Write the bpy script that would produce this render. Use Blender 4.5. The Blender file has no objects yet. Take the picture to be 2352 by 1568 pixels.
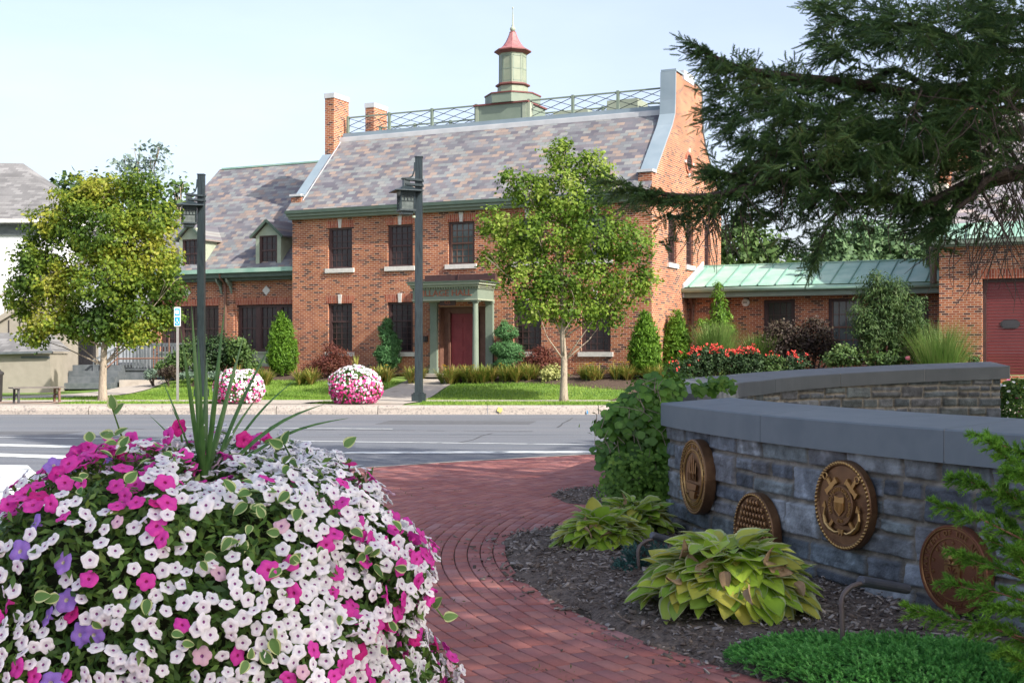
import bpy, math, random
import numpy as np
from mathutils import Vector, Matrix
R=math.radians
rng=np.random.default_rng(11); random.seed(5)
scn=bpy.context.scene; COL=scn.collection
# ---------------------------------------------------------------- camera
EYE=1.6; F=2900.0
cam=bpy.data.cameras.new('camera'); cam.sensor_width=36; cam.lens=F/2352*36
cam.shift_y=29/2352; cam.clip_end=2000; cam.clip_start=.05
co=bpy.data.objects.new('camera',cam); co.location=(0,0,EYE); co.rotation_euler=(R(90),0,0)
COL.objects.link(co); scn.camera=co
# ---------------------------------------------------------------- sky and sun
SUN=Vector((.76,-.65,0)).normalized(); ELEV=R(36)
w=bpy.data.worlds.new('World'); scn.world=w; w.use_nodes=True
nt=w.node_tree; bg=nt.nodes['Background']; sk=nt.nodes.new('ShaderNodeTexSky')
sk.sky_type='NISHITA'; sk.sun_disc=False; sk.sun_elevation=ELEV
sk.sun_rotation=math.atan2(SUN.x,SUN.y); sk.air_density=1.0; sk.dust_density=4.5; sk.ozone_density=2.5
nt.links.new(sk.outputs[0],bg.inputs[0]); bg.inputs[1].default_value=.11
# thin bright haze, strongest near the horizon, with faint veils of high cloud
tcw=nt.nodes.new('ShaderNodeTexCoord'); spw=nt.nodes.new('ShaderNodeSeparateXYZ'); nt.links.new(tcw.outputs['Generated'],spw.inputs[0])
mrw=nt.nodes.new('ShaderNodeMapRange'); mrw.inputs[1].default_value=0; mrw.inputs[2].default_value=.75; mrw.inputs[3].default_value=.31; mrw.inputs[4].default_value=.10; nt.links.new(spw.outputs[2],mrw.inputs[0])
mpw=nt.nodes.new('ShaderNodeMapping'); mpw.inputs['Scale'].default_value=(2.2,2.2,7); nt.links.new(tcw.outputs['Generated'],mpw.inputs[0])
now=nt.nodes.new('ShaderNodeTexNoise'); now.inputs['Scale'].default_value=1.6; now.inputs['Detail'].default_value=7; nt.links.new(mpw.outputs[0],now.inputs[0])
mr2=nt.nodes.new('ShaderNodeMapRange'); mr2.inputs[1].default_value=.35; mr2.inputs[2].default_value=.7; mr2.inputs[3].default_value=.88; mr2.inputs[4].default_value=1.16; nt.links.new(now.outputs[0],mr2.inputs[0])
muw=nt.nodes.new('ShaderNodeMath'); muw.operation='MULTIPLY'; nt.links.new(mrw.outputs[0],muw.inputs[0]); nt.links.new(mr2.outputs[0],muw.inputs[1])
bg2=nt.nodes.new('ShaderNodeBackground'); bg2.inputs[0].default_value=(.86,.835,.93,1); nt.links.new(muw.outputs[0],bg2.inputs[1])
adw=nt.nodes.new('ShaderNodeAddShader'); nt.links.new(bg.outputs[0],adw.inputs[0]); nt.links.new(bg2.outputs[0],adw.inputs[1]); nt.links.new(adw.outputs[0],nt.nodes['World Output'].inputs[0])
sl=bpy.data.lights.new('sun',type='SUN'); sl.energy=4.0; sl.angle=R(.55); sl.color=(1,.93,.82)
so=bpy.data.objects.new('sun',sl); COL.objects.link(so); so.location=(20,-25,30)
d=-Vector((SUN.x*math.cos(ELEV),SUN.y*math.cos(ELEV),math.sin(ELEV)))
so.rotation_euler=d.to_track_quat('-Z','Y').to_euler()
vs=scn.view_settings; vs.view_transform='Standard'; vs.look='None'; vs.gamma=1; vs.exposure=1.0; vs.use_curve_mapping=False
# ---------------------------------------------------------------- helpers
def W(px,py,Y): return ((px-1176)/F*Y, Y, EYE-(py-813)/F*Y)      # point at depth Y
def GZ(px,py,z=0.0):                                              # ground point at height z
    Y=(EYE-z)*F/(py-813); return ((px-1176)/F*Y, Y, z)
def mk(name,V,Fs,mats,MI=None,smooth=False):
    me=bpy.data.meshes.new(name); V=np.ascontiguousarray(V,dtype=np.float32).reshape(-1,3)
    Fs=[np.asarray(f,dtype=np.int32) for f in Fs if len(f)]
    me.vertices.add(len(V)); me.vertices.foreach_set('co',V.ravel())
    loops=np.concatenate([f.ravel() for f in Fs]); cnt=np.concatenate([np.full(len(f),f.shape[1]) for f in Fs])
    me.loops.add(len(loops)); me.loops.foreach_set('vertex_index',loops.astype(np.int32))
    me.polygons.add(len(cnt)); st=np.concatenate([[0],np.cumsum(cnt)[:-1]]).astype(np.int32)
    me.polygons.foreach_set('loop_start',st)
    if MI is not None: me.polygons.foreach_set('material_index',np.asarray(MI,dtype=np.int32))
    if smooth: me.polygons.foreach_set('use_smooth',np.ones(len(cnt),dtype=bool))
    me.update(calc_edges=True)
    for m in (mats if isinstance(mats,(list,tuple)) else [mats]): me.materials.append(m)
    return me
class MB:
    def __init__(s,T=None): s.v=[];s.f={3:[],4:[]};s.g=[];s.n=0;s.T=T;s.faces=[];s.mi=[];s.cur=0
    def add(s,v,f):
        v=np.asarray(v,dtype=float).reshape(-1,3)
        if s.T is not None: v=(np.c_[v,np.ones(len(v))]@np.array(s.T).T)[:,:3]
        for q in f: s.faces.append([i+s.n for i in q]); s.mi.append(s.cur)
        s.v.append(v); s.n+=len(v); return s
    def box(s,x0,x1,y0,y1,z0,z1):
        v=[(x,y,z) for z in(z0,z1) for y in(y0,y1) for x in(x0,x1)]
        return s.add(v,[(0,2,3,1),(4,5,7,6),(0,1,5,4),(2,6,7,3),(0,4,6,2),(1,3,7,5)])
    def bar(s,a,b,w,h=None,up=(0,0,1)):
        a=Vector(a);b=Vector(b);h=h or w; t=(b-a).normalized(); x=t.cross(Vector(up))
        if x.length<1e-4: x=t.cross(Vector((1,0,0)))
        x.normalize(); y=x.cross(t)
        v=[p+x*i*w/2+y*j*h/2 for p in(a,b) for j in(-1,1) for i in(-1,1)]
        return s.add([tuple(q) for q in v],[(0,1,3,2),(4,6,7,5),(0,4,5,1),(2,3,7,6),(0,2,6,4),(1,5,7,3)])
    def tube(s,P,r,n=8,cap=True):
        P=[Vector(p) for p in P]; m=len(P); r=[r]*m if not hasattr(r,'__len__') else r
        V=[];ref=None
        for i in range(m):
            t=(P[min(i+1,m-1)]-P[max(i-1,0)]); t=t.normalized() if t.length>1e-9 else Vector((0,0,1))
            if ref is None: ref=Vector((1,0,0)) if abs(t.x)<.8 else Vector((0,1,0))
            x=(ref-t*ref.dot(t)).normalized(); ref=x; y=t.cross(x)
            V+=[tuple(P[i]+(x*math.cos(2*math.pi*k/n)+y*math.sin(2*math.pi*k/n))*r[i]) for k in range(n)]
        Fc=[(i*n+k,i*n+(k+1)%n,(i+1)*n+(k+1)%n,(i+1)*n+k) for i in range(m-1) for k in range(n)]
        if cap: Fc+=[tuple(range(n))[::-1],tuple((m-1)*n+k for k in range(n))]
        return s.add(V,Fc)
    def lathe(s,prof,cx=0,cy=0,n=16,ph=0,cap=True):
        V=[(cx+r*math.cos(2*math.pi*k/n+ph),cy+r*math.sin(2*math.pi*k/n+ph),z) for r,z in prof for k in range(n)]
        m=len(prof); Fc=[(i*n+k,i*n+(k+1)%n,(i+1)*n+(k+1)%n,(i+1)*n+k) for i in range(m-1) for k in range(n)]
        if cap: Fc+=[tuple(range(n))[::-1],tuple((m-1)*n+k for k in range(n))]
        return s.add(V,Fc)
    def prism(s,poly,off):      # poly: 3D loop, off: extrusion vector
        n=len(poly); V=[tuple(p) for p in poly]+[tuple(Vector(p)+Vector(off)) for p in poly]
        return s.add(V,[tuple(range(n))[::-1],tuple(range(n,2*n))]+[(i,(i+1)%n,n+(i+1)%n,n+i) for i in range(n)])
    def mesh(s,name,mats,smooth=False,sub=(0,0,0)):
        V=np.concatenate(s.v)-np.array(sub)
        me=bpy.data.meshes.new(name); me.from_pydata(V.tolist(),[],s.faces)
        for m in (mats if isinstance(mats,(list,tuple)) else [mats]): me.materials.append(m)
        me.polygons.foreach_set('material_index',np.array(s.mi,dtype=np.int32))
        if smooth: me.polygons.foreach_set('use_smooth',np.ones(len(s.faces),dtype=bool))
        me.update(); return me
def tag(o,label=None,cat=None,group=None,kind=None):
    for k,v in (('label',label),('category',cat),('group',group),('kind',kind)):
        if v: o[k]=v
    return o
def thing(name,label,cat,loc=(0,0,0),rz=0,group=None):
    o=bpy.data.objects.new(name,None); o.location=loc; o.rotation_euler=(0,0,rz); o.empty_display_size=.2
    COL.objects.link(o); return tag(o,label,cat,group)
def link(name,me,parent=None,**kw):
    o=bpy.data.objects.new(name,me); COL.objects.link(o)
    if parent is not None: o.parent=parent
    return tag(o,**kw)
def part(name,mb,mats,parent,smooth=False,label=None,kind=None,world=False):
    """mesh part; world=True: the verts are world coords and the (unrotated) parents' locations are taken off"""
    sub=(0,0,0)
    if world:
        p=parent; s=Vector((0,0,0))
        while p is not None: s+=p.location; p=p.parent
        sub=tuple(s)
    me=mb.mesh(name,mats,smooth,sub) if isinstance(mb,MB) else mb
    return link(name,me,parent,label=label,kind=kind)
def partnp(name,V,Fs,mats,parent,MI=None,smooth=False,kind=None,label=None,rnd=None):
    p=parent; s=Vector((0,0,0))
    while p is not None: s+=p.location; p=p.parent
    me=mk(name,np.asarray(V)-np.array(s),Fs,mats,MI,smooth)
    if rnd is not None: at=me.attributes.new('rnd','FLOAT','POINT'); at.data.foreach_set('value',np.asarray(rnd,dtype=np.float32))
    return link(name,me,parent,kind=kind,label=label)
def single(name,mb,mats,label,cat,base=(0,0,0),group=None,kind=None,smooth=False):
    o=link(name,mb.mesh(name,mats,smooth,base)); o.location=base; return tag(o,label,cat,group,kind)
def struct(name,mb,mats=None,smooth=False,kind='structure'):
    return tag(link(name,mb.mesh(name,mats,smooth) if isinstance(mb,MB) else mb),kind=kind)
def copy_tree(o,parent=None):
    c=o.copy(); COL.objects.link(c)
    if parent is not None: c.parent=parent
    for ch in [x for x in COL.objects if x.parent==o]: copy_tree(ch,c)
    return c
# ---------------------------------------------------------------- materials
def newmat(name):
    m=bpy.data.materials.new(name); m.use_nodes=True; nt=m.node_tree
    return m,nt,nt.nodes['Principled BSDF'],nt.nodes['Material Output']
def nd(nt,t,**kw):
    n=nt.nodes.new('ShaderNode'+t)
    for k,v in kw.items():
        if hasattr(n,k): setattr(n,k,v)
        else: n.inputs[k.replace('_',' ')].default_value=v
    return n
def ramp(nt,cols,interp='LINEAR',pos=None):
    r=nt.nodes.new('ShaderNodeValToRGB'); e=r.color_ramp.elements; r.color_ramp.interpolation=interp
    n=len(cols); pos=pos or [i/(n-1 if interp!='CONSTANT' else n) for i in range(n)]
    while len(e)<n: e.new(.5)
    for i in range(n): e[i].position=pos[i]; e[i].color=(*cols[i],1)
    return r
def M(name,cols,rough=.7,src='noise',scale=5,detail=4,bump=0,bscale=40,metal=0,spec=.3,trans=0,stretch=None,interp='LINEAR',pos=None,mixn=0,nscale=2):
    m,nt,b,out=newmat(name); b.inputs['Roughness'].default_value=rough; b.inputs['Metallic'].default_value=metal
    b.inputs['Specular IOR Level'].default_value=spec
    tc=nd(nt,'TexCoord'); vec=tc.outputs['Object']
    if stretch:
        mp=nd(nt,'Mapping'); mp.inputs['Scale'].default_value=stretch; nt.links.new(vec,mp.inputs[0]); vec=mp.outputs[0]
    if len(cols)==1: b.inputs['Base Color'].default_value=(*cols[0],1); colout=None
    else:
        rp=ramp(nt,cols,interp,pos); colout=rp.outputs[0]
        if src in('island','attr'):
            if src=='island': g=nd(nt,'NewGeometry'); o=g.outputs['Random Per Island']
            else: g=nd(nt,'Attribute'); g.attribute_name='rnd'; o=g.outputs['Fac']
            if mixn:
                no=nd(nt,'TexNoise'); no.inputs['Scale'].default_value=nscale; no.inputs['Detail'].default_value=2; nt.links.new(vec,no.inputs[0])
                mr=nd(nt,'MapRange'); mr.inputs[1].default_value=.32; mr.inputs[2].default_value=.68; nt.links.new(no.outputs[0],mr.inputs[0])
                mx=nd(nt,'Math',operation='MULTIPLY'); mx.inputs[1].default_value=1-mixn; nt.links.new(o,mx.inputs[0])
                ma=nd(nt,'Math',operation='MULTIPLY_ADD'); ma.inputs[1].default_value=mixn; nt.links.new(mr.outputs[0],ma.inputs[0]); nt.links.new(mx.outputs[0],ma.inputs[2]); o=ma.outputs[0]
        else:
            no=nd(nt,'TexNoise'); no.inputs['Scale'].default_value=scale; no.inputs['Detail'].default_value=detail; nt.links.new(vec,no.inputs[0])
            mr=nd(nt,'MapRange'); mr.inputs[1].default_value=.3; mr.inputs[2].default_value=.7; nt.links.new(no.outputs[0],mr.inputs[0]); o=mr.outputs[0]
        nt.links.new(o,rp.inputs[0]); nt.links.new(colout,b.inputs['Base Color'])
    if bump:
        nb=nd(nt,'TexNoise'); nb.inputs['Scale'].default_value=bscale; nb.inputs['Detail'].default_value=4; nt.links.new(vec,nb.inputs[0])
        bp=nd(nt,'Bump'); bp.inputs['Strength'].default_value=bump; bp.inputs['Distance'].default_value=.02
        nt.links.new(nb.outputs[0],bp.inputs['Height']); nt.links.new(bp.outputs[0],b.inputs['Normal'])
    if trans:
        t=nd(nt,'BsdfTranslucent'); mix=nd(nt,'MixShader'); mix.inputs[0].default_value=trans
        if colout is not None: nt.links.new(colout,t.inputs[0])
        else: t.inputs[0].default_value=(*cols[0],1)
        nt.links.new(b.outputs[0],mix.inputs[1]); nt.links.new(t.outputs[0],mix.inputs[2]); nt.links.new(mix.outputs[0],out.inputs[0])
    return m
def wallvec(nt,mode):
    """object coords -> (x+y, z) for axis aligned walls; 'slope' uses (x, hypot(y,z))"""
    tc=nd(nt,'TexCoord'); sp=nd(nt,'SeparateXYZ'); nt.links.new(tc.outputs['Object'],sp.inputs[0]); cb=nd(nt,'CombineXYZ')
    if mode=='wall':
        a=nd(nt,'Math',operation='ADD'); nt.links.new(sp.outputs[0],a.inputs[0]); nt.links.new(sp.outputs[1],a.inputs[1])
        nt.links.new(a.outputs[0],cb.inputs[0]); nt.links.new(sp.outputs[2],cb.inputs[1])
    elif mode=='soldier':
        a=nd(nt,'Math',operation='ADD'); nt.links.new(sp.outputs[0],a.inputs[0]); nt.links.new(sp.outputs[1],a.inputs[1])
        nt.links.new(a.outputs[0],cb.inputs[1]); nt.links.new(sp.outputs[2],cb.inputs[0])
    else:
        nt.links.new(sp.outputs[0],cb.inputs[0]); a=nd(nt,'Math',operation='MULTIPLY'); a.inputs[1].default_value=1.4142
        nt.links.new(sp.outputs[2],a.inputs[0]); nt.links.new(a.outputs[0],cb.inputs[1])
    return cb.outputs[0],tc
def brickmat(name,cols,mortar,bw,rh,mort,mode='wall',rough=.85,pos=None,offset=.5,bump=.25,blotch=.25,interp='CONSTANT'):
    m,nt,b,out=newmat(name); b.inputs['Roughness'].default_value=rough; b.inputs['Specular IOR Level'].default_value=.25
    vec,tc=wallvec(nt,mode)
    br=nd(nt,'TexBrick'); br.offset=offset; br.inputs['Scale'].default_value=1; br.inputs['Brick Width'].default_value=bw; br.inputs['Row Height'].default_value=rh
    br.inputs['Mortar Size'].default_value=mort; br.inputs['Mortar Smooth'].default_value=.1; br.inputs['Bias'].default_value=0
    br.inputs['Color1'].default_value=(0,0,0,1); br.inputs['Color2'].default_value=(1,1,1,1); br.inputs['Mortar'].default_value=(.5,.5,.5,1)
    nt.links.new(vec,br.inputs[0]); rp=ramp(nt,cols,interp,pos); nt.links.new(br.outputs['Color'],rp.inputs[0])
    no=nd(nt,'TexNoise'); no.inputs['Scale'].default_value=.9; no.inputs['Detail'].default_value=6; nt.links.new(tc.outputs['Object'],no.inputs[0])
    mr=nd(nt,'MapRange'); mr.inputs[1].default_value=.3; mr.inputs[2].default_value=.7; mr.inputs[3].default_value=1-blotch; mr.inputs[4].default_value=1+blotch*.6; nt.links.new(no.outputs[0],mr.inputs[0])
    mx=nd(nt,'Mix'); mx.data_type='RGBA'; mx.inputs[7].default_value=(*mortar,1); nt.links.new(br.outputs['Fac'],mx.inputs[0]); nt.links.new(rp.outputs[0],mx.inputs[6])
    hs=nd(nt,'VectorMath',operation='SCALE'); nt.links.new(mx.outputs[2],hs.inputs[0]); nt.links.new(mr.outputs[0],hs.inputs['Scale']); nt.links.new(hs.outputs[0],b.inputs['Base Color'])
    bp=nd(nt,'Bump'); bp.inputs['Strength'].default_value=bump; bp.inputs['Distance'].default_value=.01; bp.invert=True
    nt.links.new(br.outputs['Fac'],bp.inputs['Height']); nt.links.new(bp.outputs[0],b.inputs['Normal']); return m
def attrmat(name,attr,rough=.8,bump=.3,bscale=60,spec=.3):
    m,nt,b,out=newmat(name); a=nd(nt,'Attribute'); a.attribute_name=attr; b.inputs['Roughness'].default_value=rough; b.inputs['Specular IOR Level'].default_value=spec
    tc=nd(nt,'TexCoord'); no=nd(nt,'TexNoise'); no.inputs['Scale'].default_value=9; no.inputs['Detail'].default_value=8; nt.links.new(tc.outputs['Object'],no.inputs[0])
    mr=nd(nt,'MapRange'); mr.inputs[1].default_value=.3; mr.inputs[2].default_value=.7; mr.inputs[3].default_value=.55; mr.inputs[4].default_value=1.5; nt.links.new(no.outputs[0],mr.inputs[0])
    hs=nd(nt,'VectorMath',operation='SCALE'); nt.links.new(a.outputs['Color'],hs.inputs[0]); nt.links.new(mr.outputs[0],hs.inputs['Scale']); nt.links.new(hs.outputs[0],b.inputs['Base Color'])
    nb=nd(nt,'TexNoise'); nb.inputs['Scale'].default_value=bscale; nb.inputs['Detail'].default_value=6; nt.links.new(tc.outputs['Object'],nb.inputs[0])
    bp=nd(nt,'Bump'); bp.inputs['Strength'].default_value=bump; bp.inputs['Distance'].default_value=.02; nt.links.new(nb.outputs[0],bp.inputs['Height']); nt.links.new(bp.outputs[0],b.inputs['Normal']); return m
BRK=[(.07,.028,.026),(.30,.088,.040),(.35,.115,.049),(.26,.072,.036),(.39,.14,.062),(.32,.098,.043),(.13,.043,.033)]
m_brick=brickmat('brick_wall',BRK,(.50,.36,.27),.215,.072,.0095,pos=[0,.12,.3,.48,.64,.8,.93])
m_soldier=brickmat('brick_soldier',[(.30,.075,.045),(.38,.11,.06),(.26,.06,.035),(.40,.13,.07)],(.45,.30,.23),.3,.08,.008,mode='soldier')
m_slate=brickmat('slate_roof',[(.17,.178,.195),(.235,.195,.18),(.135,.135,.155),(.20,.218,.225),(.155,.145,.162),(.235,.238,.235),(.28,.22,.19),(.12,.115,.138),(.19,.19,.205),(.215,.19,.185)],(.12,.12,.13),.30,.17,.005,mode='slope',rough=.6,bump=.35,blotch=.15,pos=[0,.1,.2,.3,.42,.54,.64,.74,.84,.93])
m_slate2=brickmat('slate_pale',[(.30,.28,.31),(.40,.34,.33),(.26,.25,.28),(.36,.34,.35),(.22,.20,.24)],(.14,.14,.15),.42,.14,.006,mode='slope',rough=.6)
m_shingle=brickmat('asphalt_shingle',[(.175,.175,.18),(.215,.215,.22),(.15,.15,.155)],(.12,.12,.125),.3,.14,.004,mode='slope',rough=.95)
m_siding=brickmat('white_siding',[(.66,.68,.72),(.68,.70,.74)],(.42,.44,.48),9,.2,.006,mode='wall',blotch=.06)
m_siding_g=brickmat('grey_siding',[(.30,.33,.37),(.32,.35,.39)],(.2,.22,.25),9,.16,.006,mode='wall',blotch=.08)
m_copper=M('green_copper',[(.20,.36,.29),(.28,.45,.37),(.36,.50,.42)],.55,scale=1.4,detail=6,bump=.1)
m_gpaint=M('green_paint',[(.16,.205,.165),(.19,.235,.19)],.5,scale=3)
m_gdark=M('dark_green_trim',[(.055,.085,.07),(.08,.115,.09)],.5,scale=3)
m_cream=M('pale_green_paint',[(.27,.31,.24),(.33,.37,.29)],.55,scale=4)
m_pinkroof=M('weathered_red_metal',[(.25,.095,.10),(.34,.15,.155),(.21,.075,.08)],.5,scale=4)
m_cup=M('cupola_grey_green',[(.20,.235,.175),(.25,.28,.215)],.55,scale=4)
m_redtrim=M('dull_red_trim',[(.13,.045,.045),(.17,.06,.055)],.6,scale=5)
m_frame=M('dark_brown_frame',[(.055,.03,.03),(.075,.042,.04)],.45,scale=6)
m_brownwood=M('brown_wood_panel',[(.12,.06,.045),(.17,.09,.065)],.5,scale=6)
m_door=M('maroon_door_paint',[(.17,.03,.038),(.21,.04,.048)],.4,scale=4)
m_gdoor=M('maroon_metal_door',[(.14,.028,.032),(.17,.04,.04)],.45,scale=2)
m_stone=M('pale_limestone',[(.50,.49,.46),(.62,.60,.57)],.8,scale=9,bump=.1)
m_coping=M('grey_blue_sheet_metal',[(.19,.25,.30),(.24,.30,.35)],.5,scale=1.5,spec=.3)
m_flash=M('pale_lead_flashing',[(.42,.44,.47),(.54,.55,.57)],.55,scale=2)
m_glass=M('window_glass',[(.012,.013,.016),(.03,.03,.035)],.06,scale=1.2,spec=.8)
m_glass2=M('sky_reflection_tinted_glass',[(.07,.085,.09),(.10,.12,.12)],.08,scale=1.2,spec=.6)  # lighter base colour stands for sky reflected in the panes
m_screen=M('dark_window_screen',[(.022,.016,.018),(.034,.026,.028)],.22,scale=2,spec=.5)
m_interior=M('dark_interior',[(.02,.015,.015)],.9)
m_concrete=M('concrete',[(.30,.27,.235),(.40,.36,.315),(.35,.325,.295)],.9,scale=3,detail=8,bump=.2)
m_granite=M('granite_curb',[(.22,.20,.185),(.36,.32,.285),(.17,.155,.15)],.85,scale=14,detail=10,bump=.7,bscale=9)
m_lead=M('black_bronze_post',[(.014,.021,.026),(.03,.045,.052),(.010,.014,.02)],.4,scale=3,stretch=(6,6,.5),metal=.3,spec=.5)
m_lglass=M('seeded_lantern_glass',[(.07,.085,.085),(.13,.15,.15)],.15,scale=7,spec=.5)
m_steel=M('galvanised_steel',[(.28,.27,.26),(.36,.35,.33)],.45,scale=8,metal=.4)
m_rust=M('rusty_iron',[(.13,.07,.05),(.18,.10,.075)],.7,scale=8)
m_iron=M('black_iron',[(.025,.025,.028),(.045,.043,.045)],.6,scale=10,spec=.4)
m_bench=M('grey_bench_slats',[(.10,.09,.085),(.15,.135,.125)],.7,scale=6)
m_white=M('white_paint',[(.72,.72,.72),(.80,.80,.80)],.6,scale=5)
m_blue=M('sign_blue',[(.02,.28,.55)],.4)
m_greydeck=M('grey_painted_wood',[(.075,.09,.10),(.12,.135,.15)],.7,scale=5)
m_beige=M('beige_board',[(.25,.23,.195),(.30,.275,.235)],.75,scale=3)
m_beigeg=M('dark_gap',[(.035,.03,.03)],.9)
m_letter=M('dull_red_letters',[(.42,.16,.10)],.6)
m_bark=M('grey_bark',[(.20,.165,.13),(.33,.28,.22),(.14,.11,.09)],.9,scale=9,detail=8,bump=.6,bscale=25,stretch=(3,3,.6))
m_darkbark=M('spruce_bark',[(.045,.035,.03),(.085,.065,.05)],.95,scale=20,detail=8,bump=.8,bscale=50)
# ================================================================= ROAD, GROUND
def flat(name,polys,z,mat,kind='structure',sub=None):
    mb=MB()
    for p in polys: mb.add([(x,y,z) for x,y in p],[tuple(range(len(p)))])
    return struct(name,mb,mat,kind=kind)
m,nt,b,out=newmat('asphalt'); m_asphalt=m
tc=nd(nt,'TexCoord'); mp=nd(nt,'Mapping'); mp.inputs['Scale'].default_value=(.045,.95,1); nt.links.new(tc.outputs['Object'],mp.inputs[0])
n1=nd(nt,'TexNoise'); n1.inputs['Scale'].default_value=1; n1.inputs['Detail'].default_value=5; nt.links.new(mp.outputs[0],n1.inputs[0])
r1=ramp(nt,[(.10,.11,.128),(.145,.152,.168),(.115,.128,.15),(.165,.17,.18)],pos=[.3,.45,.58,.72]); nt.links.new(n1.outputs[0],r1.inputs[0])
n2=nd(nt,'TexNoise'); n2.inputs['Scale'].default_value=38; n2.inputs['Detail'].default_value=6; nt.links.new(tc.outputs['Object'],n2.inputs[0])
mr=nd(nt,'MapRange'); mr.inputs[1].default_value=.3; mr.inputs[2].default_value=.7; mr.inputs[3].default_value=.72; mr.inputs[4].default_value=1.3; nt.links.new(n2.outputs[0],mr.inputs[0])
sc=nd(nt,'VectorMath',operation='SCALE'); nt.links.new(r1.outputs[0],sc.inputs[0]); nt.links.new(mr.outputs[0],sc.inputs['Scale']); nt.links.new(sc.outputs[0],b.inputs['Base Color'])
b.inputs['Roughness'].default_value=.82
bp=nd(nt,'Bump'); bp.inputs['Strength'].default_value=.3; bp.inputs['Distance'].default_value=.01; nt.links.new(n2.outputs[0],bp.inputs['Height']); nt.links.new(bp.outputs[0],b.inputs['Normal'])
# worn paint: alpha-free mix of paint and asphalt by noise
m,nt,b,out=newmat('worn_road_paint'); m_paint=m; tc=nd(nt,'TexCoord')
mp=nd(nt,'Mapping'); mp.inputs['Scale'].default_value=(.8,3.5,1); nt.links.new(tc.outputs['Object'],mp.inputs[0])
n1=nd(nt,'TexNoise'); n1.inputs['Scale'].default_value=2.6; n1.inputs['Detail'].default_value=9; n1.inputs['Roughness'].default_value=.7; nt.links.new(mp.outputs[0],n1.inputs[0])
r1=ramp(nt,[(.15,.16,.17),(.52,.55,.56),(.66,.68,.67)],pos=[.40,.46,.7]); nt.links.new(n1.outputs[0],r1.inputs[0]); nt.links.new(r1.outputs[0],b.inputs['Base Color']); b.inputs['Roughness'].default_value=.8
YC=34.1      # kerb line
m_dirt=M('dry_soil_and_grass',[(.06,.08,.03),(.10,.12,.05)],.95,scale=.5)
EDGE=[(3.0,20.9),(1.58,20.4),(.3,19.55),(-1.13,18.55),(-2.5,17.45),(-3.45,16.3),(-4.1,14.6),(-4.4,12),(-4.4,-8)]
mb=MB(); mb.add([(-900,-300,-.07),(900,-300,-.07),(900,YC+.1,-.07),(-900,YC+.1,-.07)],[(0,1,2,3)])
mb.add([(-900,70,.3),(900,70,.3),(900,1500,.3),(-900,1500,.3)],[(0,1,2,3)]); struct('ground',mb,m_dirt)
rp=[[(-260,21.6),(-260,YC),(260,YC),(260,21.6)],[(-260,14),(-260,21.6),(-3,21.6),(-3,14)],[(-16,-60),(-16,14),(-3,14),(-3,-60)],[(-3,15.5),(-3,21.6),(9,21.6),(4.2,21.05),(1.58,20.3),(-1.13,18.4)]]
flat('road',rp,-.03,m_asphalt)
def quadline(a,b,w): # painted band between two ground points
    a=np.array(a);b=np.array(b);t=(b-a)/np.linalg.norm(b-a);n=np.array([-t[1],t[0]])*w/2
    return [tuple(a-n),tuple(b-n),tuple(b+n),tuple(a+n)]
mk_=[quadline((-10.3,24.75),(6,21.9),.13),quadline((-30,29.0),(-10.3,24.75),.13),
 quadline((-9.9,22.8),(-2.8,20.85),.5),quadline((-2.8,20.85),(2.6,21.05),.42),
 quadline((-12,21.7),(-2.25,18.25),.55),quadline((-7.7,28.2),(-2.6,27.45),.14),
 [(-15.5,18.75),(-7.1,18.5),(-5.75,15.7),(-4.45,12.4),(-5.3,12.3),(-15.5,12.9)]]
flat('road_markings',mk_,-.024,m_paint)
# tar-sealed cracks, a patch and a drain grate in the asphalt
mb=MB()
def crack(x,y,n,dx,dy,w_):
    p=np.array([x,y],float); L=[p.copy()]
    for _ in range(n): p=p+np.array([dx*random.uniform(.5,1.4),dy*random.uniform(.4,1.5)+random.uniform(-.10,.10)]); L.append(p.copy())
    for a,b_ in zip(L[:-1],L[1:]):
        q=quadline(a,b_,w_*random.uniform(.5,1.3)); mb.add([(u,v,-.026) for u,v in q],[(0,1,2,3)])
crack(-10,27.4,22,.5,-.02,.05); crack(-3.5,25.6,14,.45,.01,.04); crack(-8,30.6,26,.6,.01,.045); crack(-1,23.2,6,.1,.5,.035); crack(-5.6,23.5,7,-.05,.6,.04); crack(1.0,28,5,.1,.9,.04); crack(-12,32.2,30,.7,0,.035)
struct('road_cracks',mb,M('crack_filler',[(.05,.052,.058),(.075,.078,.085)],.8,scale=6))
flat('road_patch',[[(-3.2,29.4),(.4,29.3),(.6,30.7),(-3.0,30.9)],[(-11.5,25.6),(-9.2,25.5),(-9.0,26.6),(-11.3,26.7)]],-.0275,M('patched_asphalt',[(.085,.09,.10),(.12,.125,.135)],.85,scale=8,bump=.2))
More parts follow.
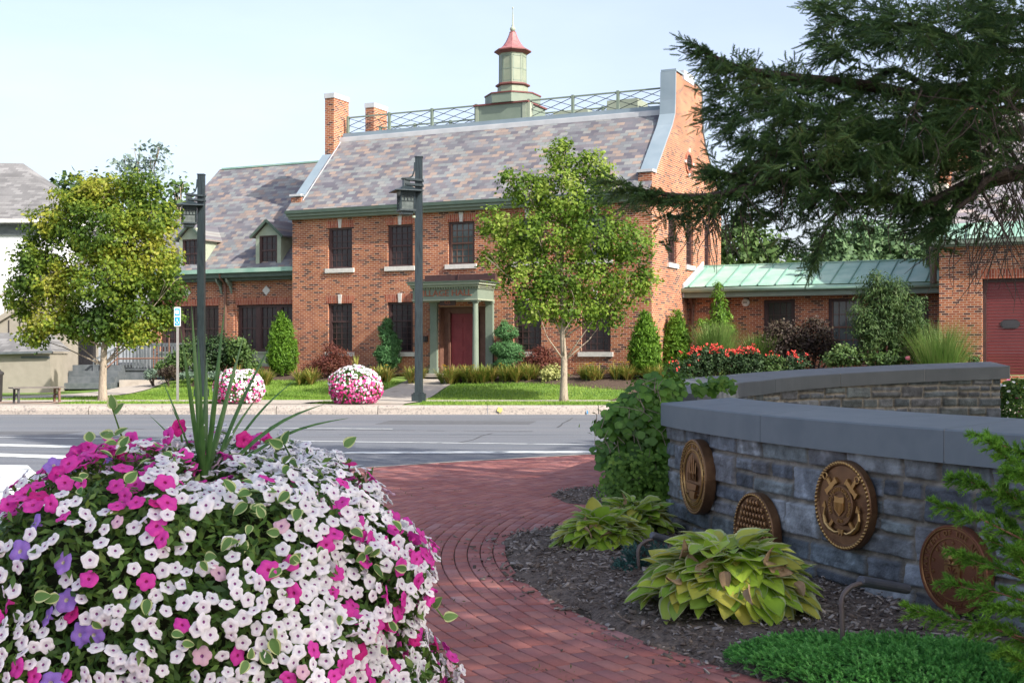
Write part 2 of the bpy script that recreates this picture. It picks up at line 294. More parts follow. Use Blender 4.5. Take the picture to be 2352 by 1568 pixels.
# far kerb: separate granite stones
mbk=MB(); x=-45
while x<45:
    L=random.uniform(2.2,3.4)
    j=[random.uniform(-.012,.012) for _ in range(8)]
    x0,x1=x,x+L-.02; z1=.205; y0=YC
    prof=[(y0,-.03),(y0+.01+j[0],.08+j[1]),(y0+.03+j[2],.15+j[3]*.3),(y0+.07,z1-.01),(y0+.12,z1+.002),(y0+.38,z1+.004),(y0+.40,-.03)]
    n=7; V=[(xx,y+random.uniform(-.008,.008)*(i in(1,2)),z) for xx in np.linspace(x0,x1,9) for i,(y,z) in enumerate(prof)]
    Fc=[(i*n+k,i*n+k+1,(i+1)*n+k+1,(i+1)*n+k) for i in range(8) for k in range(n-1)]+[tuple(range(n)),tuple(8*n+k for k in range(n))[::-1]]
    mbk.add(V,Fc); x+=L
struct('kerb',mbk,m_granite)
def splash(px,py,w,h,col,nm):
    mt=M(nm,[col],.8); x,y,z=W(px,py,YC); mb=MB()
    pts=[]
    for k in range(14):
        a=2*math.pi*k/14; r=random.uniform(.55,1.1); pts.append((x+w*r*math.cos(a),YC-.012+max(0,(z+h*r*math.sin(a)-.06)*.35) ,max(-.02,z+h*r*math.sin(a))))
    mb.add([(p[0],p[1]-.02,p[2]) for p in pts],[tuple(range(14))]); return mb,mt
for a,nm in (((1147,941,.10,.09,(.42,.38,.12),'yellow paint'),'yellow_spray_mark'),((1349,946,.035,.07,(.06,.22,.42),'blue paint'),'blue_spray_mark')):
    mb,mt=splash(*a); struct(nm,mb,mt)
# ---- terrain across the street
def smooth(t): t=np.clip(t,0,1); return t*t*(3-2*t)
def gz(x,y):
    x=np.asarray(x,float);y=np.asarray(y,float)
    e=(np.clip(x,-60,30)+8.38)*.430+(y-48.2)*.903
    a=smooth((e+7)/7.6)*smooth((y-38.1)/3.2); l=.12+.88*smooth((x+17.5)/6.5)
    return .212+.62*a*l
xs=np.concatenate([np.linspace(-120,-24,13),np.linspace(-23,24,95),np.linspace(26,120,13)]); ys=np.concatenate([np.linspace(YC+.30,46,48),np.linspace(47,71,13)])
X,Y=np.meshgrid(xs,ys); Z=gz(X,Y)-.02; Z[0,:]=.19
nx,ny=len(xs),len(ys); idx=np.arange(nx*ny).reshape(ny,nx)
Fq=np.stack([idx[:-1,:-1],idx[:-1,1:],idx[1:,1:],idx[1:,:-1]],-1).reshape(-1,4)
m,nt,b,out=newmat('lawn_turf'); m_lawn=m; tc=nd(nt,'TexCoord')
n1=nd(nt,'TexNoise'); n1.inputs['Scale'].default_value=.7; n1.inputs['Detail'].default_value=5; mp=nd(nt,'Mapping'); mp.inputs['Scale'].default_value=(.45,1.8,1); nt.links.new(tc.outputs['Object'],mp.inputs[0]); nt.links.new(mp.outputs[0],n1.inputs[0])
r1=ramp(nt,[(.09,.18,.025),(.14,.24,.035),(.20,.29,.055)],pos=[.35,.5,.68]); nt.links.new(n1.outputs[0],r1.inputs[0])
n2=nd(nt,'TexNoise'); n2.inputs['Scale'].default_value=26; n2.inputs['Detail'].default_value=8; nt.links.new(tc.outputs['Object'],n2.inputs[0])
mr=nd(nt,'MapRange'); mr.inputs[1].default_value=.3; mr.inputs[2].default_value=.7; mr.inputs[3].default_value=.6; mr.inputs[4].default_value=1.35; nt.links.new(n2.outputs[0],mr.inputs[0])
sc=nd(nt,'VectorMath',operation='SCALE'); nt.links.new(r1.outputs[0],sc.inputs[0]); nt.links.new(mr.outputs[0],sc.inputs['Scale']); nt.links.new(sc.outputs[0],b.inputs['Base Color']); b.inputs['Roughness'].default_value=.95
bp=nd(nt,'Bump'); bp.inputs['Strength'].default_value=1; bp.inputs['Distance'].default_value=.05; nt.links.new(n2.outputs[0],bp.inputs['Height']); nt.links.new(bp.outputs[0],b.inputs['Normal'])
struct('lawn',mk('lawn',np.stack([X,Y,Z],-1),[Fq],m_lawn,smooth=True))
def strip(name,pts,wid,z,mat,dz=.0,n=4,kind='structure'):
    """ribbon following the terrain; pts (x,y), width along normal"""
    P=[];
    for i in range(len(pts)-1):
        for t in np.linspace(0,1,14,endpoint=(i==len(pts)-2)): P.append(np.array(pts[i])*(1-t)+np.array(pts[i+1])*t)
    P=np.array(P); T=np.gradient(P,axis=0); T/=np.linalg.norm(T,axis=1)[:,None]; N=np.c_[-T[:,1],T[:,0]]
    V=[];wd=wid if hasattr(wid,'__len__') else [wid,wid]
    for i,(p,nn) in enumerate(zip(P,N)):
        ww=wd[0]+(wd[1]-wd[0])*i/(len(P)-1)
        for k in range(n+1):
            q=p+nn*ww*(k/n-.5); V.append((q[0],q[1],float(gz(*q))+dz))
    Fc=[(i*(n+1)+k,i*(n+1)+k+1,(i+1)*(n+1)+k+1,(i+1)*(n+1)+k) for i in range(len(P)-1) for k in range(n)]
    mb=MB(); mb.add(V,Fc); return struct(name,mb,mat,kind=kind)
strip('sidewalk',[(-60,37.45),(60,37.45)],1.25,0,m_concrete,dz=.008,n=3)
strip('kerb_apron',[(-60,34.85),(-3.0,34.85)],.78,0,m_concrete,dz=-.002,n=2)
flat('verge_path',[[(-4.6,35.15),(-3.0,35.15),(-2.7,36.9),(-4.3,36.9)],[(-8.2,35.15),(-5.9,35.15),(-5.6,36.9),(-7.9,36.9)]],.222,m_concrete)
strip('front_path',[(-3.9,38.0),(-3.55,40),(-3.0,42.3),(-2.62,44.9)],[2.3,1.7],0,m_concrete,dz=.01)
strip('side_path',[(-19,38.0),(-16.4,39.6),(-14.5,42.2),(-14.0,45.6),(-13.9,51)],[2.9,1.5],0,m_concrete,dz=.01)
strip('bench_pad',[(-15.6,35.9),(-12.9,35.9)],1.2,0,M('worn_pinkish_soil',[(.34,.24,.19),(.42,.32,.26)],.95,scale=4),dz=.007)
m_mulch=M('dark_mulch',[(.045,.030,.024),(.10,.07,.055),(.03,.02,.018)],.98,scale=30,detail=10,bump=1,bscale=50)
# ================================================================= TOWN HALL
BL=(-8.38,48.2); BR=math.atan2(-6.2,13.03); G=.82
cB,sB=math.cos(BR),math.sin(BR)
def B2W(s,d,z): return (BL[0]+s*cB-d*sB, BL[1]+s*sB+d*cB, z)
hall=thing('town_hall','two storey red brick hall with slate roof, green cupola and columned porch','hall',(BL[0],BL[1],0),BR)
def wall(mb,axis,c,u0,u1,z0,z1,holes,inset=.12,flip=False):
    """wall plane axis 'd' (constant d=c, u=s) or 's' (constant s=c, u=d) with holes and reveals"""
    us=sorted({u0,u1,*[h[0] for h in holes],*[h[1] for h in holes]}); zs=sorted({z0,z1,*[h[2] for h in holes],*[h[3] for h in holes]})
    P=(lambda u,q,z:(u,c+q,z)) if axis=='d' else (lambda u,q,z:(c+q,u,z))
    for i in range(len(us)-1):
        for j in range(len(zs)-1):
            uc=(us[i]+us[i+1])/2; zc=(zs[j]+zs[j+1])/2
            if any(h[0]<uc<h[1] and h[2]<zc<h[3] for h in holes): continue
            mb.add([P(us[i],0,zs[j]),P(us[i+1],0,zs[j]),P(us[i+1],0,zs[j+1]),P(us[i],0,zs[j+1])],[(0,1,2,3)])
    q=inset
    for a,b_,e,f in holes:
        for V in ([P(a,0,e),P(a,q,e),P(a,q,f),P(a,0,f)],[P(b_,0,e),P(b_,q,e),P(b_,q,f),P(b_,0,f)],[P(a,0,f),P(b_,0,f),P(b_,q,f),P(a,q,f)],[P(a,0,e),P(b_,0,e),P(b_,q,e),P(a,q,e)]): mb.add(V,[(0,1,2,3)])
SW=[2.15,4.75,7.27,9.87,12.43]; WH=.535
UP=[(s-WH,s+WH,4.80,6.33) for s in SW]; LO=[(s-WH,s+WH,1.67,3.50) for s in SW if s!=7.27]
DOOR=(6.38,8.24,.95,3.30)
EV=6.92; D0=0;D1=8.2;S1=14.43
SH=[(1.72,2.62,4.75,6.45),(3.75,4.6,4.80,6.50),(6.0,6.75,4.80,6.50)]
mb=MB(); wall(mb,'d',0,0,S1,G-.5,EV,UP+LO+[DOOR]); wall(mb,'s',S1,0,D1,G-.5,EV,SH,inset=-.14)
wall(mb,'d',D1,0,S1,G-.5,EV,[]); wall(mb,'s',0,0,D1,G-.5,EV,[])
# right shaped gable (thick brick) and left gable
GP=[(-.02,6.6),(-.02,7.62),(.34,7.72),(1.3,8.72),(2.05,9.5),(2.36,9.95),(2.42,10.5),(2.46,11.5),(3.30,11.5),(3.30,10.95),(4.85,10.95),(4.85,11.5),(5.60,11.42),(5.66,10.5),(5.75,9.85),(6.1,9.35),(7.0,8.55),(7.9,7.72),(D1+.02,7.6),(D1+.02,6.6)]
mb.prism([(S1+.004,d,z) for d,z in GP],(-.46,0,0))
LP=[(0,6.6),(0,7.55),(.32,7.62),(2.75,9.97),(5.55,9.97),(7.9,7.6),(D1,7.5),(D1,6.6)]
mb.prism([(-.02,d,z) for d,z in LP],(.42,0,0))
part('brick_walls',mb,m_brick,hall)
for q in ((-.03,.42,-.05,-.004,6.75,7.56),(S1-.46,S1+.03,-.06,-.022,6.75,7.63)): mb=MB(); mb.box(*q); part('kneeler',mb,m_brick,hall)
# copings
mb=MB()
def coping(s0,s1,prof,t=.07,o=.05):
    mb=MB()
    for (a,b_),(c_,e) in zip(prof[:-1],prof[1:]):
        L=math.hypot(c_-a,e-b_); nxv=(-(e-b_)/L,(c_-a)/L)
        mb.prism([(s0-o,a,b_),(s0-o,c_,e),(s0-o,c_+nxv[0]*t,e+nxv[1]*t),(s0-o,a+nxv[0]*t,b_+nxv[1]*t)],(s1-s0+2*o,0,0))
    part('coping',mb,m_coping,hall)
coping(S1-.46,S1,[(-.05,7.66),(.34,7.74),(1.3,8.74),(2.05,9.52),(2.36,9.97),(2.42,10.5),(2.46,11.5)])
coping(S1-.46,S1,[(2.44,11.52),(3.32,11.52)]); coping(S1-.46,S1,[(4.83,11.52),(5.62,11.44)])
coping(S1-.46,S1,[(5.60,11.42),(5.68,10.5),(5.77,9.85),(6.12,9.35),(7.0,8.57),(7.9,7.74),(8.25,7.64)])
coping(-.02,.40,[(-.06,7.58),(.32,7.64),(2.2,9.46)]); coping(-.02,.40,[(5.7,9.9),(7.9,7.62),(8.25,7.54)])
mb=MB(); mb.prism([(.46,.0,7.35),(.46,2.75,10.1),(.46,2.75,10.2),(.46,.0,7.45)],(.03,0,0)); part('flashing',mb,m_flash,hall)
for q in ((-.08,.45,-.1,.3,7.6,7.68),(S1-.5,S1+.06,-.1,.34,7.66,7.75)): mb=MB(); mb.box(*q); part('flashing',mb,m_flash,hall)
# slate roof: front slope, rear slope, deck
mb=MB(); 
mb.prism([(.40,-.40,7.03),(S1-.46,-.40,7.03),(S1-.46,2.72,10.15),(.40,2.72,10.15)],(0,.05,-.05)); mb.prism([(-.02,-.40,7.03),(.40,-.40,7.03),(.40,-.06,7.37),(-.02,-.06,7.37)],(0,.05,-.05))
mb.prism([(S1-.46,-.40,7.03),(S1+.02,-.40,7.03),(S1+.02,-.07,7.36),(S1-.46,-.07,7.36)],(0,.05,-.05))
mb.prism([(.40,8.6,7.03),(S1-.46,8.6,7.03),(S1-.46,5.5,10.15),(.40,5.5,10.15)],(0,.05,-.05)); part('slate_roof',mb,m_slate,hall)
mb=MB(); mb.box(.40,S1-.46,2.66,5.56,10.10,10.24); mb.box(.40,S1-.46,2.60,2.66,10.04,10.20); part('roof_deck',mb,m_flash,hall)
mb=MB(); mb.box(.5,S1-.5,2.72,2.80,10.24,10.40); part('deck_kerb',mb,m_coping,hall)
# cornice and gutter
mb=MB(); mb.box(-.06,S1+.04,-.44,-.30,6.90,7.02); mb.box(-.04,S1+.02,-.30,-.002,6.86,6.93)
part('gutter',mb,m_gdark,hall)
mb=MB(); mb.box(-.04,S1+.02,-.36,-.24,6.80,6.898); mb.box(-.03,S1+.01,-.24,-.003,6.70,6.858)
part('cornice',mb,m_gpaint,hall)
# raised brick band near the base (dark headers)
# windows
def window(s0,s1,z0,z1,d=0,glass=m_screen,cols=4,rows=(3,3),axis='d',key=True,sill=True,parent=hall,fr=.075,mun=.022,muntin=True,dep=.10,lint=True):
    """frame with sub-parts pane, muntins, sill, lintel, keystone"""
    T=None
    if axis=='s': T=Matrix(((0,-1,0,d),(1,0,0,0),(0,0,1,0),(0,0,0,1)))  # (u,q,z)->(d-q,u,z)
    def mbn():
        return MB(T)
    o=0 if axis=='s' else d
    mb=mbn(); q0=o+dep-.03;q1=o+dep+.05
    mb.box(s0,s0+fr,q0,q1,z0,z1);mb.box(s1-fr,s1,q0,q1,z0,z1);mb.box(s0+fr,s1-fr,q0,q1,z1-fr,z1);mb.box(s0+fr,s1-fr,q0,q1,z0,z0+fr)
    f=part('window',mb,m_frame,parent)
    sash=mbn(); zm=z0+(z1-z0)*rows[1]/(rows[0]+rows[1]); a,b_,e,g=s0+fr,s1-fr,z0+fr,z1-fr
    sash.box(a,b_,q0+.02,q1-.01,zm-.03,zm+.03)
    for x in (a,b_-.045): sash.box(x,x+.045,q0+.022,q1-.012,e,g)
    if muntin:
        for k in range(1,cols): x=a+(b_-a)*k/cols; sash.box(x-mun/2,x+mun/2,q0+.045,q1-.02,e,g)
        for lo,hi,r in ((e,zm,rows[1]),(zm,g,rows[0])):
            for k in range(1,r): z=lo+(hi-lo)*k/r; sash.box(a,b_,q0+.043,q1-.021,z-mun/2,z+mun/2)
    part('sash',sash,m_frame if glass is not m_glass2 and glass is not m_glass else m_brownwood,f)
    mb=mbn(); mb.box(a,b_,q1-.012,q1+.02,e,g); part('pane',mb,glass,f)
    if sill: mb=mbn(); mb.box(s0-.10,s1+.10,o-.07,o+dep,z0-.155,z0+.004); part('sill',mb,m_stone,f)
    if lint: mb=mbn(); mb.prism([(s0-.06,o-.006,z1+.002),(s1+.06,o-.006,z1+.002),(s1+.13,o-.006,z1+.29),(s0-.13,o-.006,z1+.29)],(0,.006,0)); part('lintel',mb,m_soldier,f)
    if key: c=(s0+s1)/2; mb=mbn(); mb.prism([(c-.055,o-.03,z1-.01),(c+.055,o-.03,z1-.01),(c+.085,o-.03,z1+.33),(c-.085,o-.03,z1+.33)],(0,.03,0)); part('keystone',mb,m_stone,f)
    return f
for i,h in enumerate(UP): window(*h,glass=(m_glass2 if i in(2,4) else m_glass if i==3 else m_screen),muntin=True)
for h in LO: window(*h,rows=(3,5))
for h in SH: window(*h,d=S1,axis='s',key=False,lint=False,fr=.09)
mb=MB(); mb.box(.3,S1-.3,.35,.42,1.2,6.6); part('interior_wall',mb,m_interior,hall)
# round gable vent
T=Matrix(((0,0,1,S1),(1,0,0,4.0),(0,1,0,8.5),(0,0,0,1)))
mb=MB(T); mb.lathe([(.40,0),(.40,.05),(.30,.05),(.30,0)],n=28,cap=False); rv=part('round_vent',mb,m_soldier,hall)
mb=MB(T); mb.lathe([(.30,.012),(.0,.013)],n=28,cap=False); part('louvre',mb,m_interior,rv)
mb=MB(T)
for k in range(-3,4): h=math.sqrt(max(.01,.29**2-(k*.085)**2)); mb.box(-h,h,k*.085-.012,k*.085+.012,.013,.035)
part('louvre_slats',mb,m_frame,rv)
for a in (0,90,180,270):
    mb=MB(T); c_,s_=math.cos(R(a)),math.sin(R(a)); mb.bar((.38*c_,.38*s_,.03),(.52*c_,.52*s_,.03),.09,.07); part('keystone',mb,m_stone,rv)
# chimneys
for nm,(s0,s1,d0,d1,z0,z1) in enumerate([(.0,.42,2.2,3.28,9.4,11.75),(.0,.42,5.2,6.25,9.4,11.9)]):
    mb=MB(); mb.box(s0,s1,d0,d1,z0,z1); c=part('chimney',mb,m_brick,hall)
    mb=MB(); mb.box(s0-.03,s1+.03,d0-.03,d1+.03,z1,z1+.19); part('chimney_cap',mb,m_flash,c)
mb=MB(); mb.box(S1-.42,S1-.02,3.34,4.80,10.6,11.42); c=part('chimney',mb,m_brick,hall); mb=MB(); mb.box(S1-.44,S1+.0,3.5,4.7,11.42,11.75); part('chimney_cap',mb,m_flash,c)
# deck railing
def railing(sa,sb,d,n,z0=10.32,z1=11.05,sd=None):
    f=MB(); P=(lambda u:(u,d)) 
    f.bar((sa,d,z1),(sb,d,z1),.07,.05); f.bar((sa,d,z0+.09),(sb,d,z0+.09),.05,.05)
    for k in range(n+1):
        s=sa+(sb-sa)*k/n; f.box(s-.05,s+.05,d-.05,d+.05,z0-.1,z1+.06)
    r=part('deck_railing',f,m_gpaint,hall); l=MB()
    for k in range(n):
        a=sa+(sb-sa)*k/n+.06; b_=sa+(sb-sa)*(k+1)/n-.06; zl=z0+.12; zh=z1-.04; m_=(a+b_)/2
        for p,q in (((a,zl),(b_,zh)),((a,zh),(b_,zl)),((a,(zl+zh)/2),(m_,zh)),((a,(zl+zh)/2),(m_,zl)),((b_,(zl+zh)/2),(m_,zh)),((b_,(zl+zh)/2),(m_,zl))): l.bar((p[0],d,p[1]),(q[0],d,q[1]),.02,.02,up=(0,1,0))
    part('lattice',l,m_lead,r)
railing(.62,6.38,2.92,3); railing(8.60,13.9,2.92,3); railing(.62,13.9,5.4,8)
mb=MB(); mb.box(9.2,10.6,3.8,4.9,10.24,10.72); mb.box(11.4,12.6,3.7,4.8,10.24,10.95); mb.box(9.25,10.55,3.85,4.85,10.72,10.76); part('rooftop_unit',mb,m_cream,hall)
# cupola
ax,ay=7.60,3.60
mb=MB(); mb.box(6.42,8.58,2.76,4.45,10.24,10.98); cu=part('cupola_base',mb,m_gpaint,hall)
mb=MB(); mb.box(6.36,8.64,2.70,4.51,10.98,11.04); part('base_trim',mb,m_redtrim,cu)
for q in ((8.585,8.70,2.77,3.05,10.24,10.97),(6.44,6.56,2.74,2.758,10.24,10.97),(8.4,8.56,2.74,2.758,10.24,10.97)): mb=MB(); mb.box(*q); part('corner_board',mb,m_cream,cu)
o8=math.pi/8
mb=MB(); mb.lathe([(1.06,11.04),(1.06,11.40),(.98,11.44)],ax,ay,8,o8); part('octagonal_plinth',mb,m_gpaint,cu)
mb=MB(); mb.lathe([(1.09,11.38),(1.09,11.43)],ax,ay,8,o8); part('plinth_trim',mb,m_redtrim,cu)
mb=MB(); mb.lathe([(.60,11.44),(.58,11.78),(.54,11.84),(.53,12.96),(.56,13.02)],ax,ay,8,o8); sh=part('cupola_shaft',mb,m_cup,cu)
mb=MB()
for k in range(8):
    a=k*math.pi/4; u=Vector((-math.sin(a),math.cos(a),0)); nn=Vector((math.cos(a),math.sin(a),0)); ap=.525*math.cos(math.pi/8)
    for q in (-1,1): 
        p=Vector((ax,ay,0))+nn*(ap+.006)+u*q*.155; mb.bar(p+Vector((0,0,11.90)),p+Vector((0,0,12.94)),.045,.02,up=tuple(nn))
    for z in (11.95,12.4,12.90):
        p=Vector((ax,ay,z))+nn*(ap+.006); mb.bar(p-u*.17,p+u*.17,.02,.045)
part('panel_moulding',mb,m_gpaint,cu)
for q in ([(.60,11.76),(.67,11.80),(.66,11.85),(.56,11.88)],[(.56,13.0),(.60,13.03),(.72,13.10),(.70,13.15)]): mb=MB(); mb.lathe(q,ax,ay,8,o8); part('red_moulding',mb,m_redtrim,cu)
mb=MB(); mb.lathe([(.68,13.15),(.52,13.23),(.38,13.35),(.27,13.51),(.19,13.68),(.13,13.84),(.14,13.87),(.10,13.89)],ax,ay,8,o8); part('bell_roof',mb,m_pinkroof,cu)
mb=MB(); mb.lathe([(.05,13.89),(.09,13.92),(.115,13.98),(.09,14.05),(.04,14.09),(.055,14.13),(.03,14.17),(.022,14.5),(.012,14.74),(.03,14.78),(.028,14.82),(.0,14.85)],ax,ay,12); part('finial',mb,m_cream,cu,smooth=True)
# ---- entrance porch
mb=MB(); mb.box(6.02,8.58,-1.28,-.02,3.50,3.92); po=part('porch_entablature',mb,m_gpaint,hall)
mb=MB(); mb.box(5.98,8.68,-1.42,-.01,3.92,3.99); mb.box(5.94,8.76,-1.52,-.008,4.0,4.08); mb.box(5.99,8.61,-1.31,-.015,3.46,3.505); part('porch_cornice',mb,m_cream,po)
mb=MB(); mb.box(5.90,8.82,-1.57,-.006,4.081,4.12)
part('porch_gutter',mb,m_gdark,po)
mb=MB(); mb.prism([(5.93,-1.53,4.121),(8.78,-1.53,4.121),(8.76,-.3,4.2),(5.95,-.3,4.2)],(0,0,.02)); mb.box(5.95,8.76,-.3,-.003,4.13,4.42); mb.box(7.3,7.32,-.33,-.301,4.2,4.44); part('porch_roof',mb,m_frame,po)
def dentils():
    mb=MB(); s=6.0
    while s<8.6: mb.box(s,s+.05,-1.345,-1.285,3.86,3.918); s+=.1
    d=-1.25
    while d<-.05: mb.box(8.585,8.64,d,d+.05,3.86,3.918); d+=.1
    return mb
part('dentils',dentils(),m_cream,po)
for s in (6.16,8.42):
    mb=MB(); mb.lathe([(.15,.95),(.15,1.02),(.125,1.06),(.115,1.10),(.105,2.2),(.092,3.34),(.12,3.38),(.12,3.41)],s,-1.12,20); mb.box(s-.14,s+.14,-1.26,-.98,3.41,3.46); mb.box(s-.16,s+.16,-1.28,-.96,.88,.95); part('column',mb,m_gpaint,hall,smooth=False)
for s in (6.06,8.30):
    mb=MB(); mb.box(s,s+.28,-.12,-.002,.85,3.46); mb.box(s-.03,s+.31,-.15,-.003,.85,1.1); mb.box(s-.02,s+.30,-.14,-.003,3.38,3.459); part('pilaster',mb,m_gpaint,hall)
def text(body,size,extr=.012,align='CENTER'):
    cu_=bpy.data.curves.new('t','FONT'); cu_.body=body; cu_.size=size; cu_.extrude=extr; cu_.align_x=align; cu_.align_y='CENTER'; cu_.resolution_u=2
    ob=bpy.data.objects.new('t',cu_); COL.objects.link(ob); dg=bpy.context.evaluated_depsgraph_get(); me=ob.evaluated_get(dg).to_mesh()
    V=[tuple(v.co) for v in me.vertices]; Fc=[tuple(p.vertices) for p in me.polygons]; ob.evaluated_get(dg).to_mesh_clear(); bpy.data.objects.remove(ob); bpy.data.curves.remove(cu_); return V,Fc
def lettering(body,size,T,extr=.012,space=1.0,bold=0):
    V,Fc=text(body,size,extr); V=[(x*space,y,z) for x,y,z in V]; mb=MB(T); mb.add(V,Fc)
    if bold: mb.add([(x+bold,y,z) for x,y,z in V],Fc)
    return mb
TF=lambda s,d,z: Matrix(((1,0,0,s),(0,0,-1,d),(0,1,0,z),(0,0,0,1)))
part('lettering',lettering('VILLAGE HALL',.30,TF(7.28,-1.29,3.71),.01,1.12,.008),m_letter,po)
mb=MB(); mb.box(7.0,7.62,-1.1,-1.06,3.30,3.5); part('number_board',mb,m_frame,po)
part('number',lettering('425',.17,TF(7.3,-1.108,3.40),.008,1,.005),m_letter,po)
# recess
mb=MB(); mb.box(6.34,6.62,.30,.36,.95,3.3); mb.box(7.86,8.28,.30,.36,.95,3.3); mb.box(6.62,7.86,.30,.36,3.06,3.3)
mb.box(6.385,6.42,.0,.30,.95,3.3); mb.box(8.20,8.235,.0,.30,.95,3.3); mb.box(6.42,8.2,.0,.3,3.27,3.295)
for s in (6.66,7.82): mb.box(s-.035,s+.035,.22,.30,.95,3.1)
part('door_surround',mb,m_brownwood,hall)
mb=MB(); mb.box(6.70,7.78,.33,.38,.96,3.05); dr=part('entrance_door',mb,m_door,hall)
def bevpan(mb,x0,x1,z0,z1,y):
    for w_,yy in ((.0,.012),(.03,.02)):
        mb.box(x0+w_,x1-w_,y-yy,y,z0+w_,z1-w_)
mb=MB()
for x0 in (6.84,7.30):
    for z0,z1 in ((1.12,1.72),(1.86,2.58),(2.70,2.92)): bevpan(mb,x0,x0+.34,z0,z1,.332)
part('door_panels',mb,m_door,dr); mb=MB(); mb.lathe([(.0,0),(.03,.01),(.03,.04),(0,.06)],0,0,10); mb.T=None
mb=MB(TF(7.70,.33,1.95)); mb.lathe([(.012,0),(.012,.04),(.034,.05),(.034,.075),(.01,.09)],0,0,12); part('door_knob',mb,m_steel,dr)
mb=MB(); mb.box(5.9,8.7,-1.45,.33,.80,.90); part('porch_step',mb,m_concrete,hall)
mb=MB(); mb.box(5.78,5.92,-.12,-.01,2.05,2.25); mb.box(5.81,5.89,-.16,-.12,2.09,2.21); part('mailbox',mb,m_iron,hall)
# ---- left wing
WD=.8; WE=4.62
wo=[(-7.15,-4.15,1.70,3.55),(-3.25,-.30,1.70,3.55)]
mb=MB(); wall(mb,'d',WD,-8.05,-.003,G-.6,WE,wo,inset=.16); wall(mb,'s',-8.05,WD,8.0,G-.6,WE,[]); mb.box(-8.03,-.01,7.9,8.0,0,WE)
mb.box(-4.05,-3.35,WD-.07,WD-.003,G-.5,4.05)
wing=part('wing_walls',mb,m_brick,hall)
mb=MB()
for a,b_,e,f in wo: mb.box(a-.05,b_+.05,WD-.008,WD-.001,f+.002,f+.27)
part('soldier_course',mb,m_soldier,wing)
mb=MB()
for s in (-5.72,-1.80): mb=MB(); mb.prism([(s-.19,WD-.03,4.10),(s,WD-.03,3.91),(s+.19,WD-.03,4.10),(s,WD-.03,4.29)],(0,.03,0)); part('stone_diamond',mb,m_stone,wing)
for a,b_,e,f in wo:
    n=3; w_=(b_-a)/n
    for k in range(n): window(a+w_*k,a+w_*(k+1),e,f,d=WD+.04,key=False,sill=False,lint=False,parent=wing,fr=.11,rows=(2,2),cols=3)
mb=MB()
for a,b_,e,f in wo: mb.box(a,b_,WD-.02,WD+.1,1.12,1.70); mb.box(a-.02,b_+.02,WD-.06,WD+.1,1.64,1.70)
part('spandrel_panel',mb,m_cream,wing)
mb=MB(); mb.box(-8.4,-.02,.18,.36,4.80,4.96); part('wing_gutter',mb,m_copper,wing)
mb=MB(); mb.box(-8.35,-.02,.30,WD,4.62,4.80); mb.box(-8.3,-.02,.5,WD-.005,4.50,4.62); part('wing_fascia',mb,m_gdark,wing)
mb=MB(); mb.tube([(-3.7,.3,4.78),(-3.7,.34,4.62),(-3.7,.62,4.42),(-3.7,.66,4.2),(-3.7,.66,.9)],.055,8)
part('downspout',mb,m_brownwood,wing)
mb=MB()
for s in (-3.95,-3.45): mb.prism([(s-.04,WD-.07,4.0),(s-.04,WD-.07,4.6),(s-.04,.36,4.6),(s-.04,.42,4.45),(s-.04,.6,4.3)],(.08,0,0))
part('bracket',mb,m_gpaint,wing)
mb=MB(); mb.add([(-8.35,.28,4.97),(-.02,.28,4.97),(-.02,4.9,9.75),(-7.35,4.9,9.75)],[(0,1,2,3)]); mb.add([(-8.35,9.4,4.97),(-.02,9.4,4.97),(-.02,4.9,9.75),(-7.35,4.9,9.75)],[(3,2,1,0)]); mb.add([(-8.35,.28,4.97),(-7.35,4.9,9.75),(-8.35,9.4,4.97)],[(0,1,2)])
part('wing_roof',mb,m_slate,wing)
mb=MB(); mb.box(-7.2,-.02,4.83,4.97,9.72,9.79); part('ridge_cap',mb,m_copper,wing)
for c in (-5.25,-1.45):
    fd=.44; hw=.60
    mb=MB()
    # gable front with window hole
    a0,a1,z0,z1=c-.42,c+.42,5.06,6.22
    mb.add([(c-hw,fd,4.95),(a0,fd,4.95),(a0,fd,z1),(c-hw,fd,6.2)],[(0,1,2,3)]); mb.add([(a1,fd,4.95),(c+hw,fd,4.95),(c+hw,fd,6.2),(a1,fd,z1)],[(0,1,2,3)])
    mb.add([(c-hw,fd,6.2),(a0,fd,z1),(a1,fd,z1),(c+hw,fd,6.2),(c,fd,6.76)],[(0,1,2,3,4)])
    mb.add([(c+hw,fd,4.95),(c+hw,fd+1.1,6.25),(c+hw,fd,6.2)],[(0,1,2)]); mb.add([(c-hw,fd,4.95),(c-hw,fd+1.1,6.25),(c-hw,fd,6.2)],[(0,1,2)])
    dm=part('dormer',mb,m_cream,wing)
    mb=MB(); e=.10
    for q in (-1,1):
        mb.prism([(c,fd-.14,6.86),(c+q*(hw+.16),fd-.14,6.20),(c+q*(hw+.16),fd+1.4,6.20),(c,fd+1.9,6.86)],(0,0,-.06))
    part('dormer_roof',mb,m_slate,dm)
    mb=MB()
    for q in (-1,1): mb.bar((c,fd-.15,6.80),(c+q*(hw+.17),fd-.15,6.14),.03,.10,up=(0,0,1))
    part('bargeboard',mb,m_gdark,dm)
    window(a0,a1,z0,z1,d=fd-.06,key=False,sill=False,lint=False,parent=dm,fr=.05,cols=3,rows=(2,2))
